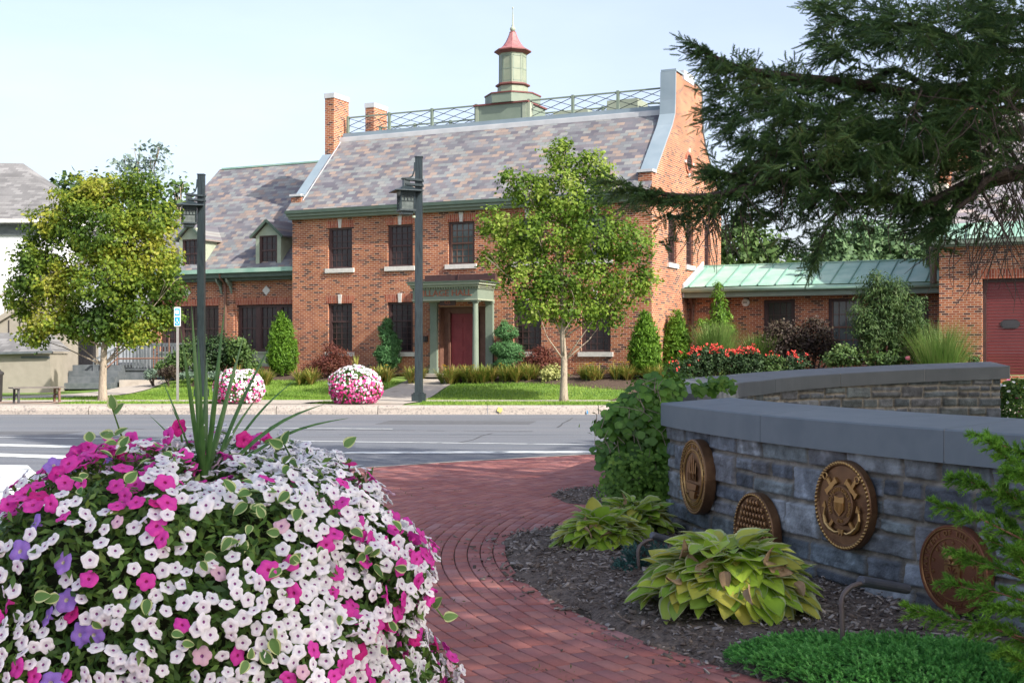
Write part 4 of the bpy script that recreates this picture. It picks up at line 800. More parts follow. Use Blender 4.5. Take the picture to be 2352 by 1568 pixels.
# garden in front of the connector
def ograss(lab,px,Y,L,n,sp=.75,wd=.018): b=gnd(px,Y); V,Fo=merge([straps((b[0]+random.uniform(-.25,.25),b[1]+random.uniform(-.25,.25),b[2]),n//4,L,wd,sp,droop=.45,seg=6) for _ in range(4)]); o=thing('ornamental_grass',lab,'plant',b,group='tall ornamental grasses'); partnp('blades',V,Fo,m_ograss,o)
ograss('hazy tall grass behind the red roses beside the narrow conifer',1640,41.0,1.9,1500,.8); ograss('hazy tall grass left of the dark burgundy shrubs',1745,41.0,1.5,1200,.8); ograss('fountain of fine grass in front of the garage wall',2165,37.3,2.4,1700,.9,.016)
shrub('weeping_conifer','narrow weeping conifer in front of the connector wall','shrub',1650,42.6,[(1648,655,4,16),(1650,680,9,14),(1653,700,14,14),(1655,720,20,16),(1650,742,28,14),(1665,755,26,12),(1620,740,16,8),(1640,775,26,20)],m_lf_thuja,dens=500,size=.14,clump=.07,tpl=NARROW,Tdir=np.array([0,0,-1.6]))
for lab,px,bl in (('dark burgundy shrub left of the brick panel between windows',1795,[(1795,775,40,38),(1770,800,30,30),(1815,765,28,25),(1790,745,14,10)]),('dark burgundy shrub below the brick panel between windows',1870,[(1868,775,42,38),(1895,800,30,30),(1850,800,30,30),(1920,810,22,22),(1870,745,20,14)])):
    shrub('burgundy_shrub',lab,'shrub',px,40.8,bl,m_lf_burg,dens=420,size=.085,clump=.10,group='dark burgundy shrubs by the connector')
rl=['low red rose bush at the foot of the hall side arborvitae','red rose bush left of the tall grass','red rose bush with the highest blooms','leafy red rose bush beside the dark shrubs','red rose bush in the middle of the row','pale budded rose bush beside the burgundy shrubs','red rose bush at the right end of the row']
for k,(px,y0) in enumerate([(1563,826),(1608,800),(1640,795),(1690,802),(1725,800),(1775,812),(1832,812)]):
    Y=39.2; b=gnd(px,Y); bl=[(px,y0+18,27,20),(px-14,y0+34,20,22),(px+14,y0+36,20,22),(px,y0+52,30,18)]
    o=shrub('rose_bush',lab:=rl[k],'shrub',px,Y,bl,m_lf_dark if k not in(5,) else m_lf_mid,dens=420,size=.075,clump=.08,group='red roses behind the far memorial wall')
    P=[];
    for _ in range([5,12,14,16,14,3,9][k]):
        q=bl[0 if random.random()<.75 else random.randint(1,2)]; p=np.array(W(q[0]+random.gauss(0,.6)*q[2]*.8,q[1]-q[3]*random.uniform(.5,1.15),Y-.25)); P.append(p)
    tv=[];tf=[]
    for p in P:
        mbf=MB()
        for _ in range(7):
            q=Vector(p)+Vector((random.gauss(0,.035),random.gauss(0,.035),random.gauss(0,.03))); n_=Vector((random.gauss(0,1),-1,random.gauss(.6,.8))).normalized(); u=n_.orthogonal().normalized(); v=n_.cross(u); r_=random.uniform(.018,.032)
            mbf.add([tuple(q+u*math.cos(a)*r_+v*math.sin(a)*r_) for a in (0,1.26,2.51,3.77,5.03)],[(0,1,2,3,4)])
        part('rose_bloom',mbf,m_rosered,o,world=True)
wt=shrub('weeping_tree','dome shaped weeping tree in front of the connector windows','tree',2030,38.8,[(2010,650,34,22),(2055,658,38,22),(2008,632,9,12),(2030,680,66,30)]+[(1968+k*13.5+(k%3)*3,712+((k*37)%5)*9+abs(k-5)*5,11,50+((k*53)%4)*9,-.5+(k%2)*1.0) for k in range(11)]+[(2000,790,16,34,-.6),(2052,800,20,34,-.6),(2030,745,40,60,.3),(2088,795,14,30,-.4)],m_lf_weep,dens=300,size=.13,clump=.10,tpl=NARROW,Tdir=np.array([0,0,-1.8]),stem=.05)
shrub('rounded_shrub','low rounded green shrub left of the weeping tree foot','shrub',1945,38.2,[(1945,818,42,22),(1915,828,25,14)],m_lf_mid,dens=480,size=.10,clump=.08,group='low shrubs around the weeping tree')
shrub('rounded_shrub','low rounded green shrub below the weeping tree','shrub',2045,37.9,[(2040,822,38,16),(2010,828,20,12)],m_lf_mid,dens=480,size=.10,clump=.08,group='low shrubs around the weeping tree')
o=shrub('twiggy_shrub','brownish twiggy shrub with one pink bloom','shrub',2110,38.0,[(2110,808,32,22),(2085,822,22,12),(2130,820,20,14)],m_lf_burg,dens=260,size=.07,clump=.12)
mb=MB(); p=W(2085,822,37.6); mb.lathe([(.0,p[2]-.07),(.06,p[2]-.05),(.085,p[2]),(.06,p[2]+.05),(0,p[2]+.06)],p[0],p[1],10); part('pink_rose',mb,m_pinkbl,o,world=True)
shrub('rounded_shrub','small bright green tuft at the garage wall foot','shrub',2231,37.6,[(2231,826,18,8)],m_lf_mid,dens=900,size=.06,clump=.05,group='low shrubs around the weeping tree')
# ================================================================= WHITE HOUSE ON THE LEFT
hs=thing('white_house','white clapboard house with grey shingle roof at the left edge','house',(-20,50,.3))
mb=MB(); mb.box(-29,-17.75,50.0,58,.1,6.78); part('siding_walls',mb,m_siding,hs,world=True)
T=-20
mb=MB(); hx=-17.45; mb.add([(-29.3,49.6,6.86),(hx,49.6,6.86),(-20.9,54,9.75),(-29.3,54,9.9)],[(0,1,2,3)]); mb.add([(hx,49.6,6.86),(hx,58.4,6.86),(-20.9,54,9.75)],[(0,1,2)]); mb.add([(hx,58.4,6.86),(-29.3,58.4,6.86),(-29.3,54,9.9),(-20.9,54,9.75)],[(0,1,2,3)])
rf=part('shingle_roof',mb,m_shingle,hs,world=True)
mb=MB(); mb.box(-29.3,hx+.03,49.52,49.66,6.76,6.89); mb.box(hx-.1,hx+.03,49.66,58.4,6.76,6.89); part('gutter',mb,m_white,rf,world=True)
mb=MB(); mb.box(-29,-17.73,49.9,50.0,6.3,6.70); part('frieze_board',mb,m_greydeck,hs,world=True)
mb=MB(); mb.add([(-21.1,49.8,7.15),(-20.4,49.8,7.15),(-21.1,50.9,8.4)],[(0,1,2)]); mb.bar((-20.3,49.75,7.0),(-21.2,50.9,8.5),.14,.1); part('roof_window',mb,m_frame,rf,world=True)
mb=MB(); mb.box(-17.72,-14.9,51.0,58,.1,4.9); part('rear_wing_wall',mb,m_siding_g,hs,world=True)
mb=MB(); mb.add([(-17.9,50.6,4.95),(-14.6,50.6,4.95),(-15.4,54,6.6),(-17.9,54,6.6)],[(0,1,2,3)]); mb.add([(-14.6,50.6,4.95),(-14.6,57,4.95),(-15.4,54,6.6)],[(0,1,2)]); part('rear_wing_roof',mb,m_shingle,hs,world=True)
for (x0,x1,z0,z1,nm) in ((-18.9,-18.0,3.9,5.4,1),):
    mb=MB(); mb.box(x0-.1,x1+.1,49.94,49.995,z0-.1,z1+.1); f=part('window',mb,m_white,hs,world=True); mb=MB(); mb.box(x0,x1,49.92,49.94,z0,z1); part('pane',mb,m_glass,f,world=True)
mb=MB(); mb.box(-17.55,-16.7,50.93,50.995,1.0,2.35); f=part('window',mb,m_beige,hs,world=True); mb=MB(); mb.box(-17.47,-16.78,50.9,50.93,1.08,2.3); part('pane',mb,m_glass,f,world=True)
mb=MB(); mb.box(-16.0,-14.95,50.95,50.995,1.85,2.5); f=part('window',mb,m_white,hs,world=True); mb=MB(); mb.box(-15.9,-15.5,50.92,50.95,1.92,2.43); mb.box(-15.42,-15.02,50.92,50.95,1.92,2.43); part('pane',mb,m_glass,f,world=True)
# outside stair with boarded side
st=thing('outside_stair','beige boarded outside stair rising beside the white house','stairs',(-19.5,48.6,.3))
mb=MB(); mb.add([(-21.5,48.4,.3),(-17.3,48.4,.3),(-17.3,48.4,3.9),(-18.0,48.4,3.9),(-21.5,48.4,1.6)],[(0,1,2,3,4)]); mb.box(-17.3,-17.2,48.4,50,.3,3.9); part('boarded_side',mb,m_beige,st,world=True)
mb=MB(); x=-21.4
while x<-17.3: h=1.6+(x+21.5)*.66-.15; mb.box(x,x+.035,48.375,48.395,.9,min(3.75,h)); x+=.42
part('board_gaps',mb,m_beigeg,st,world=True)
mb=MB(); mb.bar((-21.6,48.3,2.6),(-17.6,48.3,5.0),.09,.09); mb.bar((-21.6,48.3,1.75),(-17.6,48.3,4.15),.09,.2)
for k in range(14): x=-21.5+k*.3; mb.bar((x,48.3,1.75+(x+21.6)*.6),(x,48.3,2.6+(x+21.6)*.6),.05,.05)
part('stair_railing',mb,m_beige,st,world=True)
sd=thing('shed','low grey shed with shingled roof in front of the outside stair','shed',(-18.3,46.5,.3))
mb=MB(); mb.box(-20.4,-16.75,45.8,47.6,.1,1.62); part('shed_walls',mb,m_beige,sd,world=True)
mb=MB(); mb.add([(-20.6,45.6,1.60),(-16.62,45.6,1.70),(-17.4,47.6,2.40),(-20.6,47.6,2.40)],[(0,1,2,3)]); mb.add([(-16.62,45.6,1.70),(-16.62,47.7,1.70),(-17.4,47.6,2.40)],[(0,1,2)]); part('shed_roof',mb,m_shingle,sd,world=True)
mb=MB(); mb.bar((-20.6,45.57,1.58),(-16.6,45.57,1.68),.06,.08); mb.box(-17.8,-16.76,45.77,45.8,1.45,1.52); mb.box(-18.95,-18.91,45.77,45.8,.2,1.6); part('fascia',mb,m_greydeck,sd,world=True)
sp_=thing('wooden_steps','grey wooden steps up to the white house side door','steps',(-15.8,49.4,.3))
for k in range(4): mb=MB(); mb.box(-16.9,-15.0,47.2+k*.45,47.65+k*.45+1.2,.3+.22*k,.52+.22*k); part('step',mb,m_greydeck,sp_,world=True)
rp_=thing('wheelchair_ramp','grey wooden ramp with slatted railing and brown handrails beside the hall','ramp',(-13.5,49.0,.5))
mb=MB(); mb.box(-15.3,-11.6,49.0,50.4,.3,.98); part('ramp_deck',mb,m_greydeck,rp_,world=True)
mb=MB(); mb.box(-15.1,-11.7,48.92,49.0,1.95,2.03); mb.box(-15.1,-11.7,48.93,48.99,.98,1.06); mb.bar((-16.0,48.2,1.35),(-15.1,48.9,1.95),.07,.07); mb.bar((-16.0,48.2,.6),(-15.1,48.9,.98),.07,.07)
x=-15.1
while x<-11.7: mb.box(x,x+.05,48.94,48.98,1.06,1.95); x+=.125
for k in range(7): t=k/7; mb.box(-16+.9*t,-15.96+.9*t,48.2+.7*t,48.24+.7*t,.6+.38*t,1.35+.6*t)
part('slatted_railing',mb,m_greydeck,rp_,world=True)
mb=MB(); mb.box(-15.1,-11.7,50.3,50.36,1.9,1.98); x=-15.1
while x<-11.7: mb.box(x,x+.05,50.31,50.35,.98,1.95); x+=.14
part('rear_railing',mb,m_greydeck,rp_,world=True)
mb=MB(); 
for x in (-15.2,-13.7,-13.2,-12.2): mb.tube([(x,48.6,.4),(x,48.6,2.35 if x==-13.2 or x==-15.2 else 1.5)],.028,8)
mb.tube([(-15.6,48.3,1.0),(-15.2,48.6,1.42),(-11.8,48.6,1.46)],.03,8); part('handrail',mb,m_rust,rp_,world=True)
mb=MB(); mb.box(-14.9,-13.2,47.9,48.2,.35,.62); single('concrete_block',mb,m_concrete,'low pale concrete block edging the path below the ramp','kerb block',(-14,48,.4))
# ================================================================= STREET FURNITURE
def lamp_post(label,x,y,g,top=7.38):
    o=thing('lamp_post',label,'lamp post',(x,y,g),group='dark lamp posts with square lanterns')
    mb=MB(); mb.box(-.20,.20,-.20,.20,-.1,.20); mb.box(-.15,.15,-.15,.15,.20,.24); part('base',mb,m_lead,o)
    mb=MB(); h=top-g; mb.add([(-.115,-.115,.24),(.115,-.115,.24),(.115,.115,.24),(-.115,.115,.24),(-.105,-.105,h-.03),(.105,-.105,h-.03),(.105,.105,h-.03),(-.105,.105,h-.03)],[(0,1,5,4),(1,2,6,5),(2,3,7,6),(3,0,4,7),(4,5,6,7)]); mb.box(-.12,.12,-.12,.12,h-.03,h); part('post',mb,m_lead,o)
    cx,cy=-.36,-.14; z=lambda v: v-g
    mb=MB(); 
    for dz in (6.70,6.55): 
        for q in (-.1,.1): mb.bar((cx,cy+q,z(dz)),(.14,cy+q+.1,z(dz)-.03),.05,.06)
    mb.tube([(-.115,-.08,z(7.2)),(-.13,-.1,z(6.95)),(-.18,-.1,z(6.8)),(-.30,-.12,z(6.73))],.022,6); part('arm',mb,m_lead,o)
    ln=MB(); r4=math.pi/4
    ln.lathe([(.13,z(6.47)),(.13,z(6.72))],cx,cy,4,r4+.35); ln.lathe([(.18,z(6.70)),(.18,z(6.735))],cx,cy,4,r4+.35)
    ln.lathe([(.60,z(6.33)),(.58,z(6.355)),(.34,z(6.41)),(.16,z(6.50))],cx,cy,4,r4+.35)
    ln.lathe([(.33,z(6.33)),(.29,z(6.20)),(.285,z(6.33))],cx,cy,4,r4+.35,cap=False)
    ln.lathe([(.31,z(5.79)),(.33,z(5.81)),(.33,z(5.76)),(.24,z(5.74)),(.23,z(5.66)),(.12,z(5.64))],cx,cy,4,r4+.35)
    for k in range(4):
        a=r4+.35+k*math.pi/2; b_=a+math.pi/2; A=Vector((cx+.29*math.cos(a),cy+.29*math.sin(a),0)); B_=Vector((cx+.29*math.cos(b_),cy+.29*math.sin(b_),0))
        ln.bar(A+Vector((0,0,z(5.8))),A+Vector((0,0,z(6.33))),.035)
        for t in (.25,.5,.75):
            p=A.lerp(B_,t); ln.bar(p+Vector((0,0,z(6.05))),p+Vector((0,0,z(6.33))),.016)
            if t<.7: q=A.lerp(B_,t+.125); ln.tube([p+Vector((0,0,z(6.12))),q+Vector((0,0,z(6.2))),A.lerp(B_,t+.25)+Vector((0,0,z(6.12)))],.008,4)
        ln.bar(A.lerp(B_,0)+Vector((0,0,z(6.05))),B_+Vector((0,0,z(6.05))),.014)
    l=part('lantern',ln,m_lead,o)
    mb=MB(); mb.lathe([(.265,z(5.8)),(.265,z(6.33))],cx,cy,4,r4+.35); part('lantern_glass',mb,m_lglass,l)
    mb=MB(); mb.lathe([(.05,z(5.58)),(.05,z(5.64))],-.14,-.12,8); part('photocell',mb,m_cream,l); return o
lamp_post('dark lamp post left of the porch, standing tallest before the front path',-2.73,37.0,.24)
lamp_post('dark lamp post behind the spiky grass, in front of the hall wing',-9.99,40.6,.28)
# bus stop sign
x,y,_=W(408,900,36.75); g=.245; o=thing('bus_stop_sign','narrow blue and white bus stop sign on a steel post','sign',(x,y,g))
mb=MB(); mb.box(-.035,.035,-.015,.015,-.2,2.7); part('post',mb,m_steel,o)
mb=MB(); zz=2.18; mb.prism([(-.095,-.03,zz-.0),(-.075,-.03,zz-.02),(.075,-.03,zz-.02),(.095,-.03,zz),(.095,-.03,zz+.52),(.075,-.03,zz+.54),(-.075,-.03,zz+.54),(-.095,-.03,zz+.52)],(0,.012,0)); sg=part('sign_board',mb,m_white,o)
mb=MB(); mb.box(-.075,.075,-.034,-.031,zz+.29,zz+.50); mb.box(-.075,.075,-.034,-.031,zz+.01,zz+.25); part('blue_panels',mb,m_blue,sg)
mb=MB(); mb.box(-.05,.04,-.038,-.035,zz+.35,zz+.45); mb.box(-.04,-.02,-.038,-.035,zz+.33,zz+.35); mb.box(.01,.03,-.038,-.035,zz+.33,zz+.35)
mb.bar((-.01,-.037,zz+.21),(-.005,-.037,zz+.13),.018,.004,up=(0,1,0)); mb.bar((-.005,-.037,zz+.13),(.03,-.037,zz+.12),.016,.004,up=(0,1,0)); mb.bar((.03,-.037,zz+.12),(.04,-.037,zz+.07),.014,.004,up=(0,1,0))
pts=[Vector((-.005+.042*math.cos(a),-.037,zz+.095+.042*math.sin(a))) for a in np.linspace(2.4,6.0,12)]; mb.tube(pts,.007,5); part('symbols',mb,m_white,sg)
# bench
x0,_,_=W(32,900,35.4); x1,_,_=W(132,900,35.4); g=.245
o=thing('bench','backless bench with iron legs and grey slatted seat near the kerb','bench',((x0+x1)/2,35.5,g),R(38)); L=.68
for k in range(4): mb=MB(); mb.box(-L-.04,L+.04,-.22+k*.115,-.13+k*.115,.40,.435); part('seat_slat',mb,m_bench,o)
for q in (-1,1):
    xx=q*(L-.12); mt=m_iron if q<0 else m_rust
    for y0,y1 in ((-.2,-.17),(.24,.2)): mb=MB(); mb.bar((xx,y0,0),(xx,y1,.40),.055,.055); part('leg',mb,mt,o)
    mb=MB(); mb.bar((xx,-.24,.385),(xx,.26,.385),.05,.035); mb.tube([(xx,-.19,.1),(xx,-.1,.2),(xx,.02,.23),(xx,.12,.2),(xx,.22,.1)],.022,6); part('arched_brace',mb,mt,o)
mb=MB(); mb.tube([(-L+.12,.02,.22),(L-.12,.02,.22)],.015,6); part('stretcher',mb,m_iron,o)
x,y,_=W(-14,900,36.0); o=thing('litter_bin','dark litter bin at the left edge near the bench','bin',(x,y,.24)); mb=MB(); mb.lathe([(.19,0),(.22,.05),(.24,.75),(.27,.78),(.27,.84),(.2,.88)],0,0,20); part('drum',mb,m_iron,o,smooth=True)
mb=MB(); mb.lathe([(.2,.885),(.12,.98),(0,1.0)],0,0,20); part('lid',mb,m_iron,o)
# ================================================================= BRICK PLAZA
CX,CY,RB=7.4,10.4,7.46
plaza=[(4.2,21.1)]+EDGE+[(-4.4,-8),(4.2,-8)]
PX=np.array([p[0] for p in plaza]);PY=np.array([p[1] for p in plaza])
def inpoly(x,y,PX=PX,PY=PY):
    x=np.asarray(x);y=np.asarray(y);c=np.zeros(x.shape,bool);n=len(PX);j=n-1
    for i in range(n):
        with np.errstate(divide='ignore',invalid='ignore'):
            t=((PY[i]>y)!=(PY[j]>y))&(x<(PX[j]-PX[i])*(y-PY[i])/(PY[j]-PY[i]+1e-12)+PX[i])
        c^=t; j=i
    return c
m_paver=M('red_clay_pavers',[(.23,.083,.076),(.31,.118,.10),(.28,.10,.09),(.37,.16,.135),(.25,.10,.098),(.33,.14,.13),(.36,.21,.205)],.8,src='island',mixn=.25,nscale=.8,bump=.25,bscale=45)
m_joint=M('dark_joint_sand',[(.035,.028,.022),(.065,.05,.035)],.98,scale=14)
flat('plaza_joint_bed',[plaza],-.016,m_joint)
V=[];n_=0;Fq=[]
row=.104
def bedR(thd): t=np.clip((175-thd)/7,0,1); return RB-.95*t*t*(3-2*t)+.03*np.sin(thd*.9)
base=np.array([(-.5,-.5,-.02),(.5,-.5,-.02),(.5,.5,-.02),(-.5,.5,-.02),(-.5,-.5,-.003),(.5,-.5,-.003),(.5,.5,-.003),(-.5,.5,-.003),(-.5,-.5,0),(.5,-.5,0),(.5,.5,0),(-.5,.5,0)])
ins=np.array([(0,0)]*8+[(1,1)]*4)
k=0; Rs=np.arange(RB-5.0,18.5,row)
for R_ in Rs:
    Rm=R_+row/2; na=int(2*math.pi*Rm/.212); off=rng.uniform(0,1)if k%2 else rng.uniform(0,1)+.5; k+=1
    th=(np.arange(na)+off)*2*math.pi/na; x=CX+Rm*np.cos(th); y=CY+Rm*np.sin(th)
    thd=np.degrees(th)%360; ok=inpoly(x,y)&(y>-3)&~((Rm<bedR(thd)-.02)&((thd>146.5)|(thd<90)))&(thd>88)&(thd<262)
    for t,xx,yy in zip(th[ok],x[ok],y[ok]):
        ln=2*math.pi*Rm/na-.0085; wd=row-.0085; q=base.copy(); 
        q[:,0]=q[:,0]*(ln-ins[:,0]*.007); q[:,1]=q[:,1]*(wd-ins[:,1]*.007); q[:,2]+=rng.normal(0,.0012)+q[:,0]*rng.normal(0,.006)
        c,s=math.cos(t+math.pi/2+rng.normal(0,.006)),math.sin(t+math.pi/2+rng.normal(0,.006))
        X_=xx+q[:,0]*c-q[:,1]*s; Y_=yy+q[:,0]*s+q[:,1]*c; V.append(np.stack([X_,Y_,q[:,2]],-1))
V=np.array(V); nb=len(V); f=np.array([(0,1,5,4),(1,2,6,5),(2,3,7,6),(3,0,4,7),(4,5,9,8),(5,6,10,9),(6,7,11,10),(7,4,8,11),(8,9,10,11)])
Fq=(f[None]+(np.arange(nb)*12)[:,None,None]).reshape(-1,4)
struct('brick_plaza',mk('brick_plaza',V.reshape(-1,3),[Fq],m_paver))
print('pavers',nb)
mb=MB(); E_=[np.array(p) for p in EDGE]
for a,b_ in zip(E_[:-1],E_[1:]):
    t=(b_-a)/np.linalg.norm(b_-a); nn=np.array([-t[1],t[0]])*-.10; mb.add([(a[0],a[1],.001),(b_[0],b_[1],.001),(b_[0]+nn[0],b_[1]+nn[1],.001),(a[0]+nn[0],a[1]+nn[1],.001),(a[0]+nn[0],a[1]+nn[1],-.04),(b_[0]+nn[0],b_[1]+nn[1],-.04)],[(0,1,2,3),(3,2,5,4)])
struct('plaza_edge_strip',mb,m_concrete)
# weeds in the joints
P=[]
for _ in range(420):
    k_=rng.integers(0,60); Rm=RB+k_*row; t=R(rng.uniform(150,235)); P.append((CX+Rm*math.cos(t),CY+Rm*math.sin(t),0))
P=np.array(P); P=P[inpoly(P[:,0],P[:,1])]; P=np.repeat(P,9,0)+rng.normal(size=(len(P)*9,3))*np.array([.028,.028,0]); 
N=rng.normal(size=P.shape)*.8+np.array([0,0,.6])
Nf,T,B=frames(N); V,Fo=inst(P,T,B,Nf,.022*rng.uniform(.4,1.4,len(P)),*NARROW); tag(link('joint_weeds',mk('joint_weeds',V,Fo,lm('weed_leaves',[(.05,.07,.02),(.09,.12,.03),(.14,.13,.06)],.1))),kind='stuff')
# ================================================================= MEMORIAL BED
V=[];na,nr=150,34
m_bedsoil=M('bark_mulch_bed',[(.06,.045,.038),(.15,.12,.10),(.045,.035,.03)],.98,scale=22,detail=10,bump=1,bscale=45)
for i in range(na):
    th=R(143+(262-143)*i/(na-1))
    for j in range(nr):
        r0_=float(bedR(math.degrees(th))); r=r0_-(r0_-RB+3.2)*j/(nr-1) + .05*math.sin(th*23)*(j==0)+.04*math.sin(th*61)*(j==0)
        V.append((CX+r*math.cos(th),CY+r*math.sin(th),-.01 if j==0 else .02+.06*min(1,j/5)+.012*math.sin(i*1.7+j*2.3)+random.uniform(-.008,.008)))
Fq=[(i*nr+j,i*nr+j+1,(i+1)*nr+j+1,(i+1)*nr+j) for i in range(na-1) for j in range(nr-1)]
mb=MB(); mb.add(V,Fq); struct('mulch_bed',mb,m_bedsoil,smooth=True)
mb=MB(); V=[(.98,14.2,.05)]+[(.98+.52*q*math.cos(a)*(1+.08*math.sin(a*5)),14.2+.88*q*math.sin(a)*(1+.06*math.sin(a*7)),.04 if q<1 else .002) for q in (.6,1) for a in np.linspace(0,2*math.pi,24,endpoint=False)]
mb.add(V,[(0,1+k,1+(k+1)%24) for k in range(24)]+[(1+k,25+k,25+(k+1)%24,1+(k+1)%24) for k in range(24)]); struct('mulch_patch',mb,m_bedsoil,smooth=True)
# wood chips
n=16000; th=np.radians(rng.uniform(144,240,n)); rb_=bedR(np.degrees(th)); r=rb_-rng.uniform(0,1,n)*2.0; r=np.where(rng.uniform(0,1,n)<.04,rb_+rng.exponential(.12,n),r)
P=np.stack([CX+r*np.cos(th),CY+r*np.sin(th),np.where(r>rb_-.05,.006,.03+.06*np.clip((rb_-r)/.5,0,1))+rng.uniform(0,.012,n)],-1)
q_=1100; aq=rng.uniform(0,6.283,q_); rq=np.sqrt(rng.uniform(0,1,q_)); P[:q_,0]=.98+rq*np.cos(aq)*.50; P[:q_,1]=14.2+rq*np.sin(aq)*.85; P[:q_,2]=.02+.035*(1-rq)+rng.uniform(0,.01,q_)
N=rng.normal(size=P.shape)*.35+np.array([0,0,1]); N,T,B=frames(N); L=np.clip(.022*rng.lognormal(0,.55,n),0,.055)
tv=[(-.22,0,-.08),(.22,0,-.08),(.15,1,-.08),(-.2,1,-.08),(-.22,0,.1),(.22,0,.1),(.15,1,.1),(-.2,1,.1)]
V,Fo=inst(P,T,B,N,L,tv,[[(4,5,6,7),(0,1,5,4),(1,2,6,5),(2,3,7,6),(3,0,4,7)]])
tag(link('wood_chips',mk('wood_chips',V,Fo,M('weathered_chips',[(.07,.052,.044),(.18,.15,.13),(.34,.31,.29),(.12,.095,.08),(.05,.04,.035)],.95,src='island'))),kind='stuff')
# ================================================================= MEMORIAL WALLS
def vnoise(x,y,seed=0):
    r_=np.random.default_rng(seed); G_=r_.uniform(0,1,(257,257)); xi=np.floor(x).astype(int);yi=np.floor(y).astype(int);fx=x-xi;fy=y-yi; fx=fx*fx*(3-2*fx);fy=fy*fy*(3-2*fy)
    a=G_[xi%256,yi%256];b_=G_[(xi+1)%256,yi%256];c=G_[xi%256,(yi+1)%256];d_=G_[(xi+1)%256,(yi+1)%256]
    return a*(1-fx)*(1-fy)+b_*fx*(1-fy)+c*(1-fx)*fy+d_*fx*fy
def fbm(x,y,seed=0,o=4): return sum(vnoise(x*2**i,y*2**i,seed+i)/2**i for i in range(o))/(2-2**(1-o))
m_stonew=attrmat('bluestone_ashlar','col',.75,.5,55)
m_mortar=M('pale_mortar',[(.30,.28,.25),(.38,.36,.32)],.95,scale=30)
m_caps=M('honed_bluestone_cap',[(.135,.165,.188),(.165,.195,.215),(.145,.175,.198)],.62,scale=3,detail=6,bump=.05,bscale=90,spec=.35)
def stone_face(name,fun,L,ztop,zbot,res,parent,seed,relief=1.0,tone=1.12):
    """fun(u)->(x,y,nx,ny); ztop(u)"""
    rr=random.Random(seed); H=max(ztop(0),ztop(L))-zbot; nu=int(L/res)+1; nz=int(H/res)+1
    u=np.linspace(0,L,nu); v=np.linspace(0,1,nz); U,Vv=np.meshgrid(u,v); zt=np.array([ztop(a) for a in u]); Zr=zbot+Vv*(zt[None,:]-zbot)
    UU=U+(fbm(U*9,Zr*9,seed)-.5)*.02; ZZ=Zr+(fbm(U*3.5+40,Zr*4,seed+9)-.5)*.018
    D=np.full(U.shape,-1.0); ID=np.zeros(U.shape,int); cols=[(0,0,0)]; deps=[0.0]; tilt=[0.0]; z=zbot
    while z<zbot+H+.3:
        h=rr.choice([.16,.20,.25,.29]); a=-rr.uniform(0,.3)
        while a<L+.3:
            w_=rr.uniform(.28,.64); subs=[(z,z+h)]
            if h>.19 and rr.random()<.5: m_=h*rr.uniform(.4,.6); subs=[(z,z+m_),(z+m_,z+h)]
            for (z0,z1) in subs:
                parts=[(a,a+w_)] if len(subs)==1 or rr.random()<.6 else [(a,a+w_*.45),(a+w_*.45,a+w_)]
                for (a0,a1) in parts:
                    c=rr.choice([(.115,.13,.15),(.14,.155,.175),(.08,.092,.11),(.125,.145,.15),(.165,.178,.19),(.118,.122,.132),(.098,.118,.132)]); s_=rr.uniform(.65,1.4)
                    cols.append(tuple(k_*s_*tone for k_ in c)); deps.append(rr.uniform(0,1)); tilt.append(rr.uniform(-1,1)); i_=len(cols)-1
                    m=(UU>=a0)&(UU<a1)&(ZZ>=z0)&(ZZ<z1); dd=np.minimum(np.minimum(UU-a0,a1-UU),np.minimum(ZZ-z0,z1-ZZ)); D=np.where(m,dd,D); ID=np.where(m,i_,ID)
            a+=w_
        z+=h
    cols=np.array(cols);deps=np.array(deps);tilt=np.array(tilt)
    g=.009+.006*fbm(U*6,Zr*6,seed+3); e=np.clip((D-g)/.009,0,1); e=e*e*(3-2*e)
    n1=fbm(U*7,Zr*14,seed+20,5)-.5; n2=fbm(U*28,Zr*40,seed+30,3)-.5; crack=np.clip(fbm(U*3,Zr*22,seed+44,3)-.55,0,1)
    h=e*(.016+.024*deps[ID]+n1*.022+n2*.008-crack*.03+tilt[ID]*(Zr-Zr.mean())*.01)*relief+(1-e)*n2*.006
    X=np.zeros(U.shape);Y=X.copy(); f=np.array([fun(a) for a in u]); X=f[None,:,0]+f[None,:,2]*h; Y=f[None,:,1]+f[None,:,3]*h
    V=np.stack([X,Y,Zr],-1).reshape(-1,3); idx=np.arange(nu*nz).reshape(nz,nu)
    Fq=np.stack([idx[:-1,:-1],idx[:-1,1:],idx[1:,1:],idx[1:,:-1]],-1).reshape(-1,4)
    o=partnp(name,V,[Fq],m_stonew,parent,smooth=True); mort=np.array((.20,.18,.15)); st=fbm(U*2.2,Zr*5,seed+60,4)
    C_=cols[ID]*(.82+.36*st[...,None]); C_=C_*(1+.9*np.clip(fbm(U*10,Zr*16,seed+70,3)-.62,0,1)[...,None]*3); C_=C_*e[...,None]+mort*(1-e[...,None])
    C_=np.c_[C_.reshape(-1,3),np.ones(V.shape[0])].astype(np.float32); at=o.data.attributes.new('col','FLOAT_COLOR','POINT'); at.data.foreach_set('color',C_.ravel()); return o
